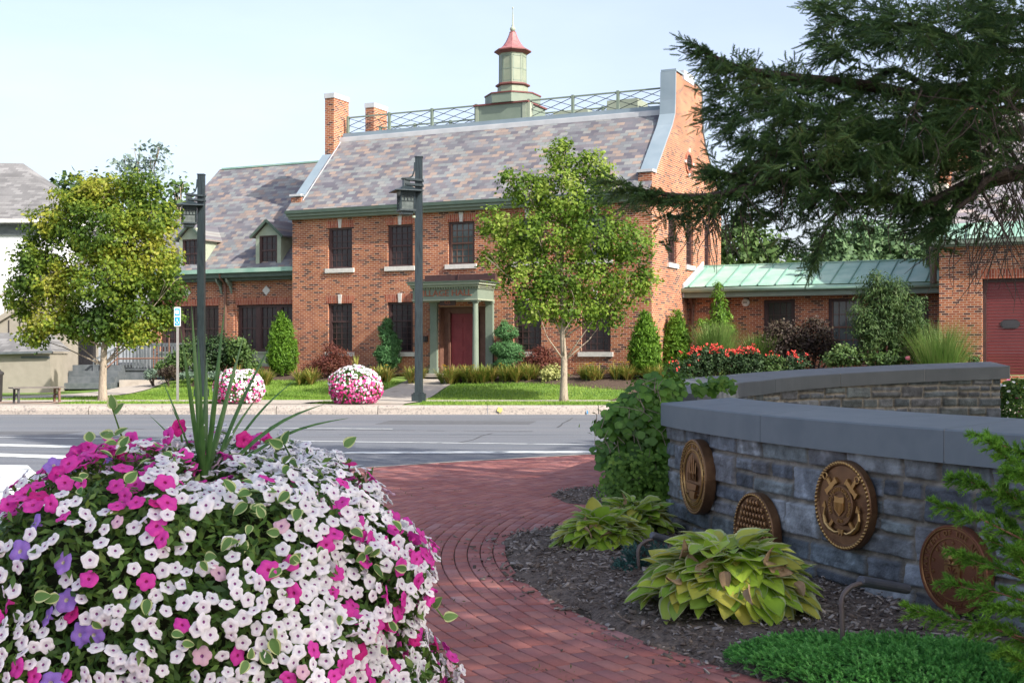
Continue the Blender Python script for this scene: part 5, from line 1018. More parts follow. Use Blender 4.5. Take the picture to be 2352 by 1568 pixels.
def cappieces(parent,path,width,ztopf,thick,rise,seed,joint=None,n=9,mat=m_caps,overlap=.0):
    """path: list of (x,y,nx,ny) front edge samples; joint indices split it into cap stones"""
    for (i0,i1) in joint:
        Pt=path[i0:i1+1]; V=[]
        for k,(x,y,nx_,ny_) in enumerate(Pt):
            z=ztopf(i0+k); g=.004*(1 if k==0 else -1 if k==len(Pt)-1 else 0); tx,ty=-ny_,nx_
            for (w_,dz) in ((0,-thick),(0,-.010),(.010,0),(width-.01,rise),(width,rise-.01),(width,rise-thick)):
                V.append((x-nx_*w_+tx*g,y-ny_*w_+ty*g,z+dz))
        m_=6; Fc=[(k*m_+q,k*m_+(q+1)%m_,(k+1)*m_+(q+1)%m_,(k+1)*m_+q) for k in range(len(Pt)-1) for q in range(m_)]+[tuple(range(m_)),tuple((len(Pt)-1)*m_+q for q in range(m_))[::-1]]
        mb=MB(); mb.add(V,Fc); part('cap_stone',mb,mat,parent,world=True)
        x,y,nx_,ny_=Pt[-1]; z=ztopf(i1); tx,ty=-ny_,nx_; mb=MB(); q=[(x-nx_*.004,y-ny_*.004,z-.003),(x-nx_*(width-.004),y-ny_*(width-.004),z+rise-.003),(x-nx_*(width-.004),y-ny_*(width-.004),z+rise-thick+.01),(x-nx_*.004,y-ny_*.004,z-thick+.01)]
        mb.prism([(a-tx*.0035,b_-ty*.0035,c) for a,b_,c in q],(tx*.007,ty*.007,0)); part('mortar_joint',mb,m_mortar,parent,world=True)
C1=np.array([13.266,12.778]); RC=12.017; ZT=EYE-.437
ang0=math.atan2(11.34-C1[1],1.335-C1[0])        # left end
def cpt(s,R_=RC): # s metres along, from left end toward the camera's right
    a=ang0+s/RC; c=math.cos(a);s_=math.sin(a); return (C1[0]+R_*c,C1[1]+R_*s_,c,s_)
nw=thing('memorial_wall','near curved blue grey stone wall carrying the round bronze medallions','wall',(1.4,11.2,0))
def jointsfor(xs_): 
    out=[]
    for px in xs_:
        best=min(range(0,900),key=lambda i:abs(1176+F*cpt(i*.01)[0]/cpt(i*.01)[1]-px)); out.append(best*.01)
    return out
J=[0.0]+jointsfor([1746,2169]); J+= [J[-1]+1.6,J[-1]+3.2,J[-1]+4.6]
samp=[];jj=[]
for a,b_ in zip(J[:-1],J[1:]):
    i0=len(samp); samp+=[cpt(a+(b_-a)*k/8) for k in range(9)]; jj.append((i0,len(samp)-1))
cappieces(nw,samp,.66,lambda i:ZT,.20,.045,1,joint=jj)
LW=J[-1]
stone_face('stone_face',lambda u:cpt(u+.05,RC-.075),LW-.1,lambda u:ZT-.198,-.03,.0095,nw,3)
# end face, back face
e0=cpt(.05,RC-.075); 
stone_face('end_face',lambda u:(e0[0]-e0[2]*(.50-u)+e0[3]*.0,e0[1]-e0[3]*(.50-u),e0[3],-e0[2]),.50,lambda u:ZT-.175,-.03,.015,nw,8)
mb=MB(); V=[]
for k in range(20): 
    for R_ in (RC-.09,RC-.58):
        p=cpt(.07+(LW-.14)*k/19,R_); V+=[(p[0],p[1],-.03),(p[0],p[1],ZT-.17)]
mb.add(V,[(4*k+2,4*k+6,4*k+7,4*k+3) for k in range(19)]+[(4*k+3,4*k+7,4*k+5,4*k+1) for k in range(19)]); part('wall_core',mb,M('dark_core_stone',[(.10,.11,.13),(.14,.15,.17)],.9,scale=5,bump=.4),nw,world=True)
# far wall
FP=[(1.98,13.5),(2.2,14.7),(2.55,16.0),(3.0,17.35),(3.5,18.6),(4.3,19.75),(5.5,20.6),(6.9,21.1),(8.42,21.35)]
def spline(P,n):
    P=[np.array(p,float) for p in P]; P=[2*P[0]-P[1]]+P+[2*P[-1]-P[-2]]; out=[]
    for i in range(1,len(P)-2):
        for t in np.linspace(0,1,n,endpoint=(i==len(P)-3)):
            a,b_,c,d_=P[i-1:i+3]; out.append(.5*((2*b_)+(c-a)*t+(2*a-5*b_+4*c-d_)*t*t+(3*b_-a-3*c+d_)*t**3))
    return np.array(out)
fp=spline(FP,8); T_=np.gradient(fp,axis=0); T_/=np.linalg.norm(T_,axis=1)[:,None]; fn=np.c_[T_[:,1],-T_[:,0]]   # outward = toward camera side
fz=np.interp(np.arange(len(fp)),[0,len(fp)*.55,len(fp)-1],[1.17,1.20,1.40])
fw=thing('memorial_wall','far curved stone wall with dark cap in the shade of the spruce','wall',(5,20.5,0))
path=[(p[0],p[1],n_[0],n_[1]) for p,n_ in zip(fp,fn)]
js=[0,14,27,38,47,56,len(fp)-1]; cappieces(fw,path,.64,lambda i:fz[min(i,len(fz)-1)],.215,.07,2,joint=list(zip(js[:-1],js[1:])),mat=M('shade_toned_bluestone_cap',[(.07,.08,.088),(.09,.10,.11)],.6,scale=3,detail=6,bump=.05,bscale=90,spec=.35))  # shade on the far cap is put into this darker stone colour
al=np.concatenate([[0],np.cumsum(np.linalg.norm(np.diff(fp,axis=0),axis=1))])
def ffun(u,ins_=.06):
    x=np.interp(u,al,fp[:,0]);y=np.interp(u,al,fp[:,1]);a=np.interp(u,al,fn[:,0]);b_=np.interp(u,al,fn[:,1]); return (x-a*ins_,y-b_*ins_,a,b_)
stone_face('stone_face',lambda u:ffun(u+.05),al[-1]-.2,lambda u:float(np.interp(u,al,fz))-.21,-.03,.020,fw,13,tone=.66)  # lower tone paints the shade into the far wall's stone colours
mb=MB(); V=[]
for k in range(40):
    u=.08+(al[-1]-.26)*k/39
    for q in (.08,.55): p=ffun(u,q); V+=[(p[0],p[1],-.03),(p[0],p[1],float(np.interp(u,al,fz))-.17)]
mb.add(V,[(4*k+2,4*k+6,4*k+7,4*k+3) for k in range(39)]+[(4*39,4*39+2,4*39+3,4*39+1)]); part('wall_core',mb,m_caps,fw,world=True)
# ================================================================= BRONZE MEDALLIONS
m_bronze=M('aged_bronze',[(.16,.085,.045),(.22,.12,.06),(.13,.065,.035)],.42,scale=6,metal=.75,spec=.5,bump=.15,bscale=120)
m_bronzeg=M('polished_bronze_relief',[(.42,.26,.10),(.52,.33,.13)],.34,scale=9,metal=.85,spec=.5)
m_bronzer=M('reddish_bronze',[(.17,.065,.04),(.22,.09,.05)],.45,scale=6,metal=.65,spec=.5,bump=.15,bscale=120)
m_bronzem=M('mid_bronze_relief',[(.28,.15,.075),(.36,.20,.09)],.40,scale=9,metal=.8,spec=.5)
def medal(label,px,py,h):
    best=min(range(0,700),key=lambda i:abs(1176+F*cpt(i*.01,RC-.07)[0]/cpt(i*.01,RC-.07)[1]-px)); p=cpt(best*.01,RC-.03); Yd=p[1]
    z=EYE-(py-813)/F*Yd; r=h/2*Yd/F; o=thing('bronze_medallion',label,'medallion',(p[0],p[1],z),math.atan2(p[3],p[2])+math.pi/2,group='bronze service medallions on the near wall'); return o,r
TM=Matrix(((1,0,0,0),(0,0,-1,0),(0,1,0,0),(0,0,0,1)))     # x right, y up, z toward viewer (-local y)
def disc(o,r,mat,rim=.93,th=.045,matb=None):
    mb=MB(TM); mb.lathe([(r*.97,-.02),(r,-.01),(r,th-.008),(r*.985,th),(r*rim,th),(r*(rim-.03),th-.012),(.0,th-.012)],n=72,cap=False); return part('disc',mb,mat,o,smooth=False)
def rope(r,n,z,rad,o,mat):
    mb=MB(TM)
    for k in range(n):
        a=2*math.pi*k/n; c=Vector((r*math.cos(a),r*math.sin(a),z)); t=Vector((-math.sin(a),math.cos(a),0)); rd=Vector((math.cos(a),math.sin(a),0)); d_=(t*.75+rd*.66).normalized()
        mb.tube([c-d_*rad*1.5,c-d_*rad*.9,c,c+d_*rad*.9,c+d_*rad*1.5],[rad*.3,rad*.8,rad,rad*.8,rad*.3],6)
    part('rope_rim',mb,mat,o,smooth=True)
def ringmb(mb,r,z,w_,n=64,h=.006): mb.lathe([(r-w_,z),(r-w_*.5,z+h),(r+w_*.5,z+h),(r+w_,z)],n=n,cap=False)
def arctext(mb,s,r,size,a0,step,z,inward=False):
    """letters along an arc; a0 = start angle (deg, clockwise from there), inward = baseline outside (bottom text reads left to right)"""
    wds={'I':.45,' ':.6,'M':1.2,'W':1.2}; a=a0
    for ch in s:
        w_=wds.get(ch,1.0)*step; am=R(a-(w_/2 if not inward else -w_/2))
        if ch!=' ':
            V,Fc=text(ch,size,.004); up=(am-math.pi/2) if not inward else (am+math.pi/2)
            c,s_=math.cos(up),math.sin(up); mb.add([(r*math.cos(am)+x*c-y*s_,r*math.sin(am)+x*s_+y*c,z+zz) for x,y,zz in V],Fc)
        a+= -w_ if not inward else w_
# -- anchors and shield medallion
o,r=medal('round bronze medallion with crossed anchors and central shield, rope rim',1958,1159,206)
disc(o,r,m_bronze,.90); rope(r*.945,64,.045,r*.032,o,m_bronzeg); z0=.033
mb=MB(TM)
for q in (-1,1):
    st=Vector((q*r*.46,r*.46,z0+.012)); sb=Vector((-q*r*.0+q*-.0,0,0))
    top=Vector((-q*r*.50,r*.56,z0+.01)); bot=Vector((q*r*.42,-r*.50,z0+.01)); mb.bar(top,bot,r*.085,r*.05,up=(0,0,1))
    dd=(bot-top).normalized(); pr=Vector((-dd.y,dd.x,0))
    cs=top+dd*r*.22; mb.bar(cs-pr*r*.2,cs+pr*r*.2,r*.11,r*.06,up=(0,0,1))
    for e in (-1,1): mb.bar(cs+pr*e*r*.2,cs+pr*e*r*.24,r*.15,r*.065,up=(0,0,1))
    mb.tube([top+Vector((math.cos(a)*r*.075-q*r*.07,math.sin(a)*r*.075+r*.05,.008)) for a in np.linspace(0,6.28,14)],r*.016,6)
    arc=[Vector((q*(.12+.43*math.sin(t))*r,(-.10-.53*math.sin(t*.5+.15)-.0)*r,z0+.012)) for t in (0,.4)]
    pts=[Vector((q*r*.60,-r*.10,z0+.012)),Vector((q*r*.63,-r*.28,z0+.014)),Vector((q*r*.56,-r*.45,z0+.016)),Vector((q*r*.40,-r*.56,z0+.016)),Vector((q*r*.22,-r*.62,z0+.014)),Vector((q*r*.08,-r*.60,z0+.012))]
    mb.tube(pts,[r*.02,r*.035,r*.05,r*.05,r*.035,r*.02],8)
    for pp,dr_ in ((pts[0],Vector((-q*.15,1,0))),(pts[-1],Vector((-q*.9,.3,0)))):
        dr_.normalize(); pn=Vector((-dr_.y,dr_.x,0)); mb.prism([pp-pn*r*.075,pp+pn*r*.075,pp+dr_*r*.15],(0,0,.01))
part('anchors',mb,m_bronzeg,o)
mb=MB(TM); mb.lathe([(r*.45,z0),(r*.45,z0+.02),(r*.43,z0+.024),(0,z0+.024)],n=48,cap=False); ringmb(mb,r*.43,z0+.022,r*.02); ringmb(mb,r*.29,z0+.022,r*.016); ringmb(mb,r*.26,z0+.022,r*.01); ci=part('centre_disc',mb,m_bronze,o)
mb=MB(TM); arctext(mb,'UNITED STATES COAST GUARD',r*.355,r*.115,215,10.9,z0+.026); part('lettering',mb,m_bronzeg,ci); mb=MB(TM); arctext(mb,'1790',r*.355,r*.11,256,8,z0+.026,inward=True); part('lettering',mb,m_bronzeg,ci)
mb=MB(TM); w_=r*.17; mb.prism([(-w_,r*.2,z0+.024),(0,r*.17,z0+.024),(w_,r*.2,z0+.024),(w_*.95,-r*.1,z0+.024),(0,-r*.24,z0+.024),(-w_*.95,-r*.1,z0+.024)],(0,0,.008))
for k in range(-3,4): mb.bar((k*w_*.27,r*.06,z0+.034),(k*w_*.27,-r*(.2-abs(k)*.03),z0+.034),r*.018,.006,up=(0,0,1))
mb.bar((-w_,r*.07,z0+.034),(w_,r*.07,z0+.034),r*.02,.006,up=(0,0,1)); part('shield',mb,m_bronzeg,ci)
# -- eagle and stars medallion (air force)
o,r=medal('reddish bronze medallion with eagle, stars and shield, partly behind the juniper',2213,1306,204)
disc(o,r,m_bronzer,.95,.05); mb=MB(TM); z0=.038; ringmb(mb,r*.93,z0+.004,r*.02); ringmb(mb,r*.70,z0,r*.016); 
part('ring',mb,m_bronzem,o)
mb=MB(TM); arctext(mb,'DEPARTMENT OF THE AIR FORCE',r*.815,r*.16,212,9.4,z0+.002); part('lettering',mb,m_bronzem,o); mb=MB(TM); arctext(mb,'UNITED STATES OF AMERICA',r*.815,r*.105,222,4.6,z0+.002,inward=True); part('lettering',mb,m_bronzem,o)
mb=MB(TM)
for k in range(13):
    a=R(90-152+k*304/12); c=Vector((r*.60*math.cos(a),r*.60*math.sin(a),z0)); mb.prism([tuple(c+Vector((math.cos(b_)*q,math.sin(b_)*q,0))) for i_ in range(10) for b_,q in [(math.pi/2+i_*math.pi/5,r*(.05 if i_%2==0 else .02))]],(0,0,.006))
part('stars',mb,m_bronzem,o)
mb=MB(TM)
for q in (-1,1):
    for k in range(7): t=k/6; mb.tube([(q*r*.05,r*(.26-.02*k),z0+.01),(q*r*(.18+.05*t),r*(.30+.10*(1-t)),z0+.016),(q*r*(.40-.13*t),r*(.50-.30*t),z0+.006)],[r*.03,r*.028,r*.008],5)
mb.tube([(0,r*.16,z0+.008),(0,r*.26,z0+.022),(0,r*.36,z0+.02),(r*.02,r*.43,z0+.018)],[r*.03,r*.06,r*.045,r*.03],8); mb.tube([(r*.02,r*.43,z0+.02),(r*.08,r*.41,z0+.016)],[r*.025,r*.008],6); mb.bar((-r*.2,r*.13,z0+.01),(r*.2,r*.13,z0+.01),r*.035,.02)
mb.tube([(-r*.03,r*.2,z0+.012),(-r*.05,r*.13,z0+.02)],r*.014,5); mb.tube([(r*.03,r*.2,z0+.012),(r*.05,r*.13,z0+.02)],r*.014,5); part('eagle',mb,m_bronzem,o)
mb=MB(TM); mb.prism([(-.23*r,.04*r,z0),(-.17*r,.09*r,z0),(0,.06*r,z0),(.17*r,.09*r,z0),(.23*r,.04*r,z0),(.21*r,-.28*r,z0),(0,-.42*r,z0),(-.21*r,-.28*r,z0)],(0,0,.012)); sh_=part('shield',mb,m_bronzem,o)
mb=MB(TM)
for a in (20,55,90,125,160,200,235,305,340): mb.bar((0,-.1*r,z0+.016),(.17*r*math.cos(R(a)),-.1*r+.17*r*math.sin(R(a)),z0+.016),r*.018,.008,up=(0,0,1))
mb.box(-.19*r,.19*r,-.245*r,-.225*r,z0+.012,z0+.018); part('lightning_bolts',mb,m_bronzer,sh_)
# -- ship medallion, far left
o,r=medal('narrow looking bronze medallion at the left end of the near wall, ship and lettered ring',1621,1094,172)
disc(o,r,m_bronze,.95,.075); rope(r*.955,60,.072,r*.018,o,m_bronzeg); z0=.066
mb=MB(TM); ringmb(mb,r*.9,z0,r*.018); ringmb(mb,r*.72,z0,r*.018); ringmb(mb,r*.67,z0,r*.012); part('ring',mb,m_bronzeg,o)
mb=MB(TM); arctext(mb,'DEPARTMENT OF THE NAVY',r*.81,r*.13,205,10.2,z0); part('lettering',mb,m_bronzeg,o); mb=MB(TM); arctext(mb,'UNITED STATES OF AMERICA',r*.81,r*.12,222,4.4,z0,inward=True); part('lettering',mb,m_bronzeg,o)
mb=MB(TM)
for k,(x,h1) in enumerate([(-.28,.40),(-.14,.5),(0,.58),(.14,.5),(.28,.40)]): mb.tube([(x*r,-.1*r,z0+.01),(x*r+.03*r,.1*r,z0+.018),(x*r,h1*r,z0+.01)],r*.014,5)
for x,y,w_,h_ in ((-.15,.28,.1,.13),(.05,.34,.11,.15),(.2,.22,.08,.12),(-.15,.05,.11,.12),(.05,.08,.12,.13),(.22,.0,.08,.1)): mb.prism([(x*r-w_*r,y*r-h_*r,z0),(x*r+w_*r*.6,y*r-h_*r,z0+.01),(x*r+w_*r,y*r,z0+.012),(x*r+w_*r*.6,y*r+h_*r*.7,z0+.004),(x*r-w_*r*.7,y*r+h_*r*.7,z0)],(0,0,.006))
mb.prism([(-.42*r,-.16*r,z0),(.4*r,-.18*r,z0),(.32*r,-.34*r,z0),(-.3*r,-.34*r,z0)],(0,0,.02)); mb.prism([(-.1*r,-.36*r,z0),(.34*r,-.36*r,z0),(.24*r,-.56*r,z0),(-.02*r,-.56*r,z0)],(0,0,.026))
for k in range(5): mb.tube([((-.5+.2*k)*r,-.38*r-.04*r*abs(k-2),z0+.004),((-.4+.2*k)*r,-.35*r-.04*r*abs(k-2),z0+.01),((-.3+.2*k)*r,-.38*r-.04*r*abs(k-2),z0+.004)],r*.018,5)
part('ship_relief',mb,m_bronzem,o)
# -- patterned medallion behind the hosta
o,r=medal('bronze medallion covered in upright wavy relief, half hidden by the large hosta',1756,1225,190)
disc(o,r,m_bronze,.93,.06); rope(r*.95,60,.06,r*.024,o,m_bronzeg); z0=.05; mb=MB(TM)
for i in range(-5,6):
    for j in range(-6,7):
        x=i*.155*r+(.078*r if j%2 else 0); y=j*.15*r
        if math.hypot(x,y)>r*.82: continue
        s_=random.uniform(.8,1.2); mb.tube([(x-.02*r,y-.10*r,z0),(x+.025*r*s_,y-.03*r,z0+.012),(x-.02*r,y+.04*r,z0+.014),(x+.01*r,y+.10*r*s_,z0)],[r*.014,r*.034,r*.028,r*.006],5)
part('wavy_relief',mb,m_bronzem,o,smooth=True)
# ================================================================= GOOSENECK LAMPS IN THE BED
def gooseneck(label,px,pyb,pyt,hx,hy,Y,cyl,base):
    b=W(px,pyb,Y); o=thing('bed_spotlight',label,'garden lamp',(b[0],b[1],.03),group='slim gooseneck lamps lighting the medallions')
    t=W(px,pyt,Y); h=W(hx,hy,Y+.05); mb=MB(); P=[Vector((b[0],b[1],-.05)),Vector((b[0]+.005,b[1],(t[2])*.5)),Vector(t)]
    for k in range(1,7): a=k/6*math.pi/2; P.append(Vector((t[0]+(h[0]-t[0])*(1-math.cos(a)),t[1]+(h[1]-t[1])*k/6,t[2]+(h[2]-t[2])*math.sin(a))))
    mb.tube(P,.013,10); part('stem',mb,M('bronze_brown_metal'+str(int(px)),[(.10,.08,.075),(.14,.115,.105)],.5,scale=9,metal=.3),o,smooth=True,world=True)
    a,b_=W(*cyl[0],Y+.05),W(*cyl[1],Y+.25); mb=MB(); a=Vector(a);b_=Vector(b_); mb.tube([a,a.lerp(b_,.02),a.lerp(b_,.98),b_],[.022,.027,.027,.022],14); part('lamp_tube',mb,M('slate_grey_metal'+str(int(px)),[(.07,.08,.10),(.095,.10,.12)],.45,scale=9,metal=.3),o,world=True)
gooseneck('bent lamp with horizontal tube in front of the two right medallions',1933,1540,1385,1985,1338,6.32,((1975,1333),(2086,1352)),0)
gooseneck('bent lamp between the two hostas',1465,1345,1270,1500,1238,8.9,((1496,1228),(1612,1262)),0)
# ================================================================= HOSTAS AND GROUND PLANTS
m_hosta=lm('yellow_green_hosta_leaves',[(.16,.30,.03),(.27,.46,.045),(.38,.56,.06),(.48,.62,.08),(.60,.54,.10),(.22,.38,.05),(.42,.55,.12)],.4,mixn=.15,spec=.4,rough=.5)
m_hostaed=M('pale_leaf_margin',[(.40,.46,.22),(.5,.54,.32)],.55,scale=30,trans=.25)
m_hostabr=M('withered_leaf',[(.26,.17,.09),(.36,.25,.15)],.8,scale=20)
def hosta_tpl(nx=4,ny=7,asp=.38,fold=.10,curl=.28):
    V=[];F1=[];F2=[]; nu=2*nx+1
    for j in range(ny+1):
        t=j/ny; w_=asp*(math.sin(math.pi*t**.72))**.75 if 0<t<1 else .004; 
        for i in range(-nx,nx+1):
            s_=i/nx; V.append((w_*s_,t,fold*abs(s_)*w_/asp*.9-curl*t*t+.012*math.cos(i*math.pi)*(1 if 0<t<1 else 0)))
    for j in range(ny):
        for i in range(nu-1): (F2 if i in(0,nu-2) else F1).append((j*nu+i,j*nu+i+1,(j+1)*nu+i+1,(j+1)*nu+i))
    return np.array(V),np.array(F1),np.array(F2)
HV,HF1,HF2=hosta_tpl()
# narrow the outer column into a margin
def hosta(name,label,cx,cy,Rr,H,n,L,group):
    o=thing(name,label,'plant',(cx,cy,.03),group=group); Vs=[];A=[];B_=[];nv=0
    for i in range(n):
        t=(i+.5)/n; rr=Rr*(.10+.72*t**.6)*rng.uniform(.9,1.06); az=i*2.399963+rng.normal(0,.12); z=.06+H*(1-(rr/Rr)**1.7)*rng.uniform(.85,1.08)
        d_=np.array([math.cos(az),math.sin(az),0]); drop=-.55+1.05*(rr/Rr)+rng.normal(0,.28); T=d_*math.cos(drop)+np.array([0,0,-math.sin(drop)])+rng.normal(size=3)*.22; T/=np.linalg.norm(T)
        sd_=np.array([-d_[1],d_[0],0])+rng.normal(size=3)*.18; Bv=unit(sd_-T*(sd_@T)); Nn=np.cross(Bv,T); Nn=-Nn if Nn[2]<0 else Nn
        l=L*rng.uniform(.75,1.15); p=np.array([cx,cy,.03])+d_*rr*.75+np.array([0,0,z-.03]); v=HV.copy(); v[:,0]*=rng.uniform(.85,1.15)
        v=v+np.stack([np.zeros(len(v)),np.zeros(len(v)),.018*np.sin(v[:,1]*9+i)*np.sign(v[:,0])*np.abs(v[:,0])/.3],-1)
        w=p+l*(v[:,0:1]*Bv+v[:,1:2]*T+v[:,2:3]*Nn); Vs.append(w); A.append(HF1+nv); B_.append(HF2+nv); nv+=len(w)
    F1=np.concatenate(A);F2=np.concatenate(B_); MI=np.r_[np.zeros(len(F1)),np.ones(len(F2))]
    partnp('leaves',np.concatenate(Vs),[np.concatenate([F1,F2])],[m_hosta,m_hostaed],o,MI=MI,smooth=True)
    mb=MB()
    for i in range(n//3):
        az=rng.uniform(0,6.28);rr=Rr*rng.uniform(.2,.7); mb.tube([(cx,cy,0),(cx+rr*.3*math.cos(az),cy+rr*.3*math.sin(az),H*.6),(cx+rr*.75*math.cos(az),cy+rr*.75*math.sin(az),H*(1-(rr/Rr)**1.7)*.95+.03)],[.008,.006,.004],5)
    part('leaf_stalks',mb,m_hosta,o,world=True)
    # a few withered leaves
    Vs=[];A=[];nv=0
    for i in range(max(3,n//22)):
        az=rng.uniform(3.4,6.0);rr=Rr*rng.uniform(.3,.7); p=np.array([cx+rr*math.cos(az),cy+rr*math.sin(az),H*(1-(rr/Rr)**1.7)+.09]); T=unit(rng.normal(size=3)+np.array([0,-.5,-1])); Bv=unit(np.cross(T,rng.normal(size=3))); Nn=np.cross(Bv,T); v=HV*np.array([.8,1,2.2])
        Vs.append(p+L*.55*(v[:,0:1]*Bv+v[:,1:2]*T+v[:,2:3]*Nn)); A.append(np.concatenate([HF1,HF2])+nv); nv+=len(v)
    partnp('withered_leaves',np.concatenate(Vs),[np.concatenate(A)],m_hostabr,o,smooth=True); return o
HV[:,0]*=1.0
for j in range(HV.shape[0]):      # margin: pull the second column outwards so the pale edge is thin
    i=j%9
    if i in(1,7): HV[j,0]*=1.22
hosta('hosta','large yellow green hosta in front of the medallions',1.29,7.62,.70,.42,300,.205,'hostas in the memorial bed')
hosta('hosta','smaller pale edged hosta at the foot of the vine, behind the mulch',.70,10.1,.42,.24,150,.19,'hostas in the memorial bed')
hosta('hosta','pale edged hosta clump close against the vine covered wall end',1.05,10.75,.40,.28,120,.18,'hostas in the memorial bed')
m_blueconf=lm('blue_green_conifer_tips',[(.025,.085,.075),(.045,.13,.115),(.08,.19,.165)],.1,nscale=4,src='attr')
m_gcover=lm('bright_green_creeping_juniper',[(.05,.18,.04),(.10,.33,.065),(.17,.46,.10),(.30,.62,.18)],.25,nscale=5,mixn=.35,src='attr')
m_juni=lm('bright_juniper_sprays',[(.06,.16,.015),(.10,.25,.025),(.17,.36,.04),(.27,.48,.07)],.3,nscale=5,mixn=.2,src='attr')
TIP=([(-.09,0,0),(.09,0,0),(0,1,0)],[[(0,1,2)]])
def sprig_tpl(nn=20,nl=.42,w_=.07,seed=4):
    V=[];Fc=[]; rs=np.random.default_rng(seed)
    for i in range(nn):
        t=.05+.9*i/nn; a=i*2.39996; rad_=np.array([math.cos(a),0,math.sin(a)]); ax_=np.array([0,1,0]); dr=unit(rad_*.8+ax_*.8); sd_=unit(np.cross(dr,ax_)); b_=len(V); p=ax_*t
        V+=[tuple(p-sd_*w_),tuple(p+sd_*w_),tuple(p+dr*nl*(1-.4*t))]; Fc.append((b_,b_+1,b_+2))
    return V,[Fc]
SPG=sprig_tpl()
def sprigs(name,P,D,size,mat,parent):
    D=unit(D); N_=unit(np.cross(D,rng.normal(size=D.shape))); V,Fo=inst(P,D,np.cross(D,N_),N_,size*rng.uniform(.6,1.3,len(P)),*SPG); return partnp(name,V,Fo,mat,parent,rnd=np.repeat(rng.uniform(0,1,len(P)),len(SPG[0])))
def regc(n,cx,cy,rx,ry,rot=0):
    r=np.sqrt(rng.uniform(0,1,n));a=rng.uniform(0,6.283,n); x=r*np.cos(a)*rx; y=r*np.sin(a)*ry; return np.stack([cx+x*math.cos(rot)-y*math.sin(rot),cy+x*math.sin(rot)+y*math.cos(rot),0*x],-1)
def gch(cx,cy,rx,ry,rot,H):
    def f(x,y):
        dx=x-cx;dy=y-cy; u=(dx*math.cos(rot)+dy*math.sin(rot))/rx; v=(-dx*math.sin(rot)+dy*math.cos(rot))/ry
        return H*np.clip(1-(u*u+v*v),0,1)**.45*(.72+.56*fbm(x*7+50,y*7+50,5,3))
    return f
a_=(2.2,6.02,1.2,.50,-.50)
gc=thing('creeping_juniper','mat of bright green creeping juniper at the bottom right','plant',(a_[0],a_[1],.0))
Pg=regc(9500,*a_); f_=gch(*a_,.17); hh_=f_(Pg[:,0],Pg[:,1]); Pg[:,2]=.02+hh_*rng.uniform(.6,.95,len(Pg)); cd=np.stack([Pg[:,0]-a_[0],Pg[:,1]-a_[1],0*hh_],-1)
sprigs('sprigs',Pg,cd*.9+rng.normal(size=Pg.shape)*.55+np.array([-.15,-.35,.45]),.040,m_gcover,gc)
mb=MB(); gx=[]
for i in range(12):
    for j in range(40):
        r_=i/11*.93; t_=2*math.pi*j/40; x=a_[0]+r_*(math.cos(t_)*a_[2]*math.cos(a_[4])-math.sin(t_)*a_[3]*math.sin(a_[4])); y=a_[1]+r_*(math.cos(t_)*a_[2]*math.sin(a_[4])+math.sin(t_)*a_[3]*math.cos(a_[4])); gx.append((x,y,float(f_(np.array([x]),np.array([y]))[0])*.62+(.0 if i==11 else .02)))
mb.add(gx,[(i*40+j,i*40+(j+1)%40,(i+1)*40+(j+1)%40,(i+1)*40+j) for i in range(11) for j in range(40)]); part('matted_twigs',mb,M('dark_matted_twigs',[(.015,.035,.01),(.03,.05,.015)],.95,scale=20),gc,world=True)
o=thing('blue_conifer','small blue green dwarf conifer between the hostas','plant',(.93,9.0,.03))
P,N=blobpts([(1438,1305,26,32),(1452,1290,22,26),(1482,1285,36,28),(1520,1270,28,24),(1470,1315,24,24)],9.0,1500,clump=.018,per=8,shell=(.75,1.0)); sprigs('sprigs',P,N+np.array([0,-.2,.5])+rng.normal(size=P.shape)*.3,.045,m_blueconf,o)
mb=MB(); b=W(1480,1330,9.0); mb.tube([(b[0],b[1],0),(b[0],b[1],.28)],[.03,.01],6); part('stem',mb,m_darkbark,o,world=True)
# ---- feathery juniper at the right edge
o=thing('juniper_shrub','feathery bright green juniper reaching in from the right edge','shrub',(3.3,5.6,0)); root=Vector((3.25,5.75,.25)); brm=MB(); PP=[];TT=[];NN=[];RN=[]
def spray(path,r0,nside,Ls):
    path=[Vector(p) for p in path]; pts=spline([tuple(p) for p in path],8); brm.tube([tuple(p) for p in pts],[r0*(1-.85*k/(len(pts)-1)) for k in range(len(pts))],6)
    T_=np.gradient(pts,axis=0); T_=unit(T_); m=len(pts)
    for k in range(nside):
        t=.12+.88*(k/nside); i=min(m-1,int(t*(m-1))); p=pts[i]+(pts[min(i+1,m-1)]-pts[i])*rng.uniform(0,1); tt=T_[i]; side=unit(np.cross(tt,rng.normal(size=3))); dr=unit(tt*.9+side*.75+np.array([0,0,.12])); L=Ls*rng.uniform(.5,1.1)*(1-.55*t); rb=rng.uniform()
        for q in np.linspace(0,1,14):
            c=p+dr*L*q+np.array([0,0,-.02*q*q]); 
            for _ in range(5):
                d2=unit(dr+unit(rng.normal(size=3))*.62); PP.append(c); TT.append(d2); NN.append(rng.normal(size=3)); RN.append(.25*q+.4*rb+.35*rng.uniform())
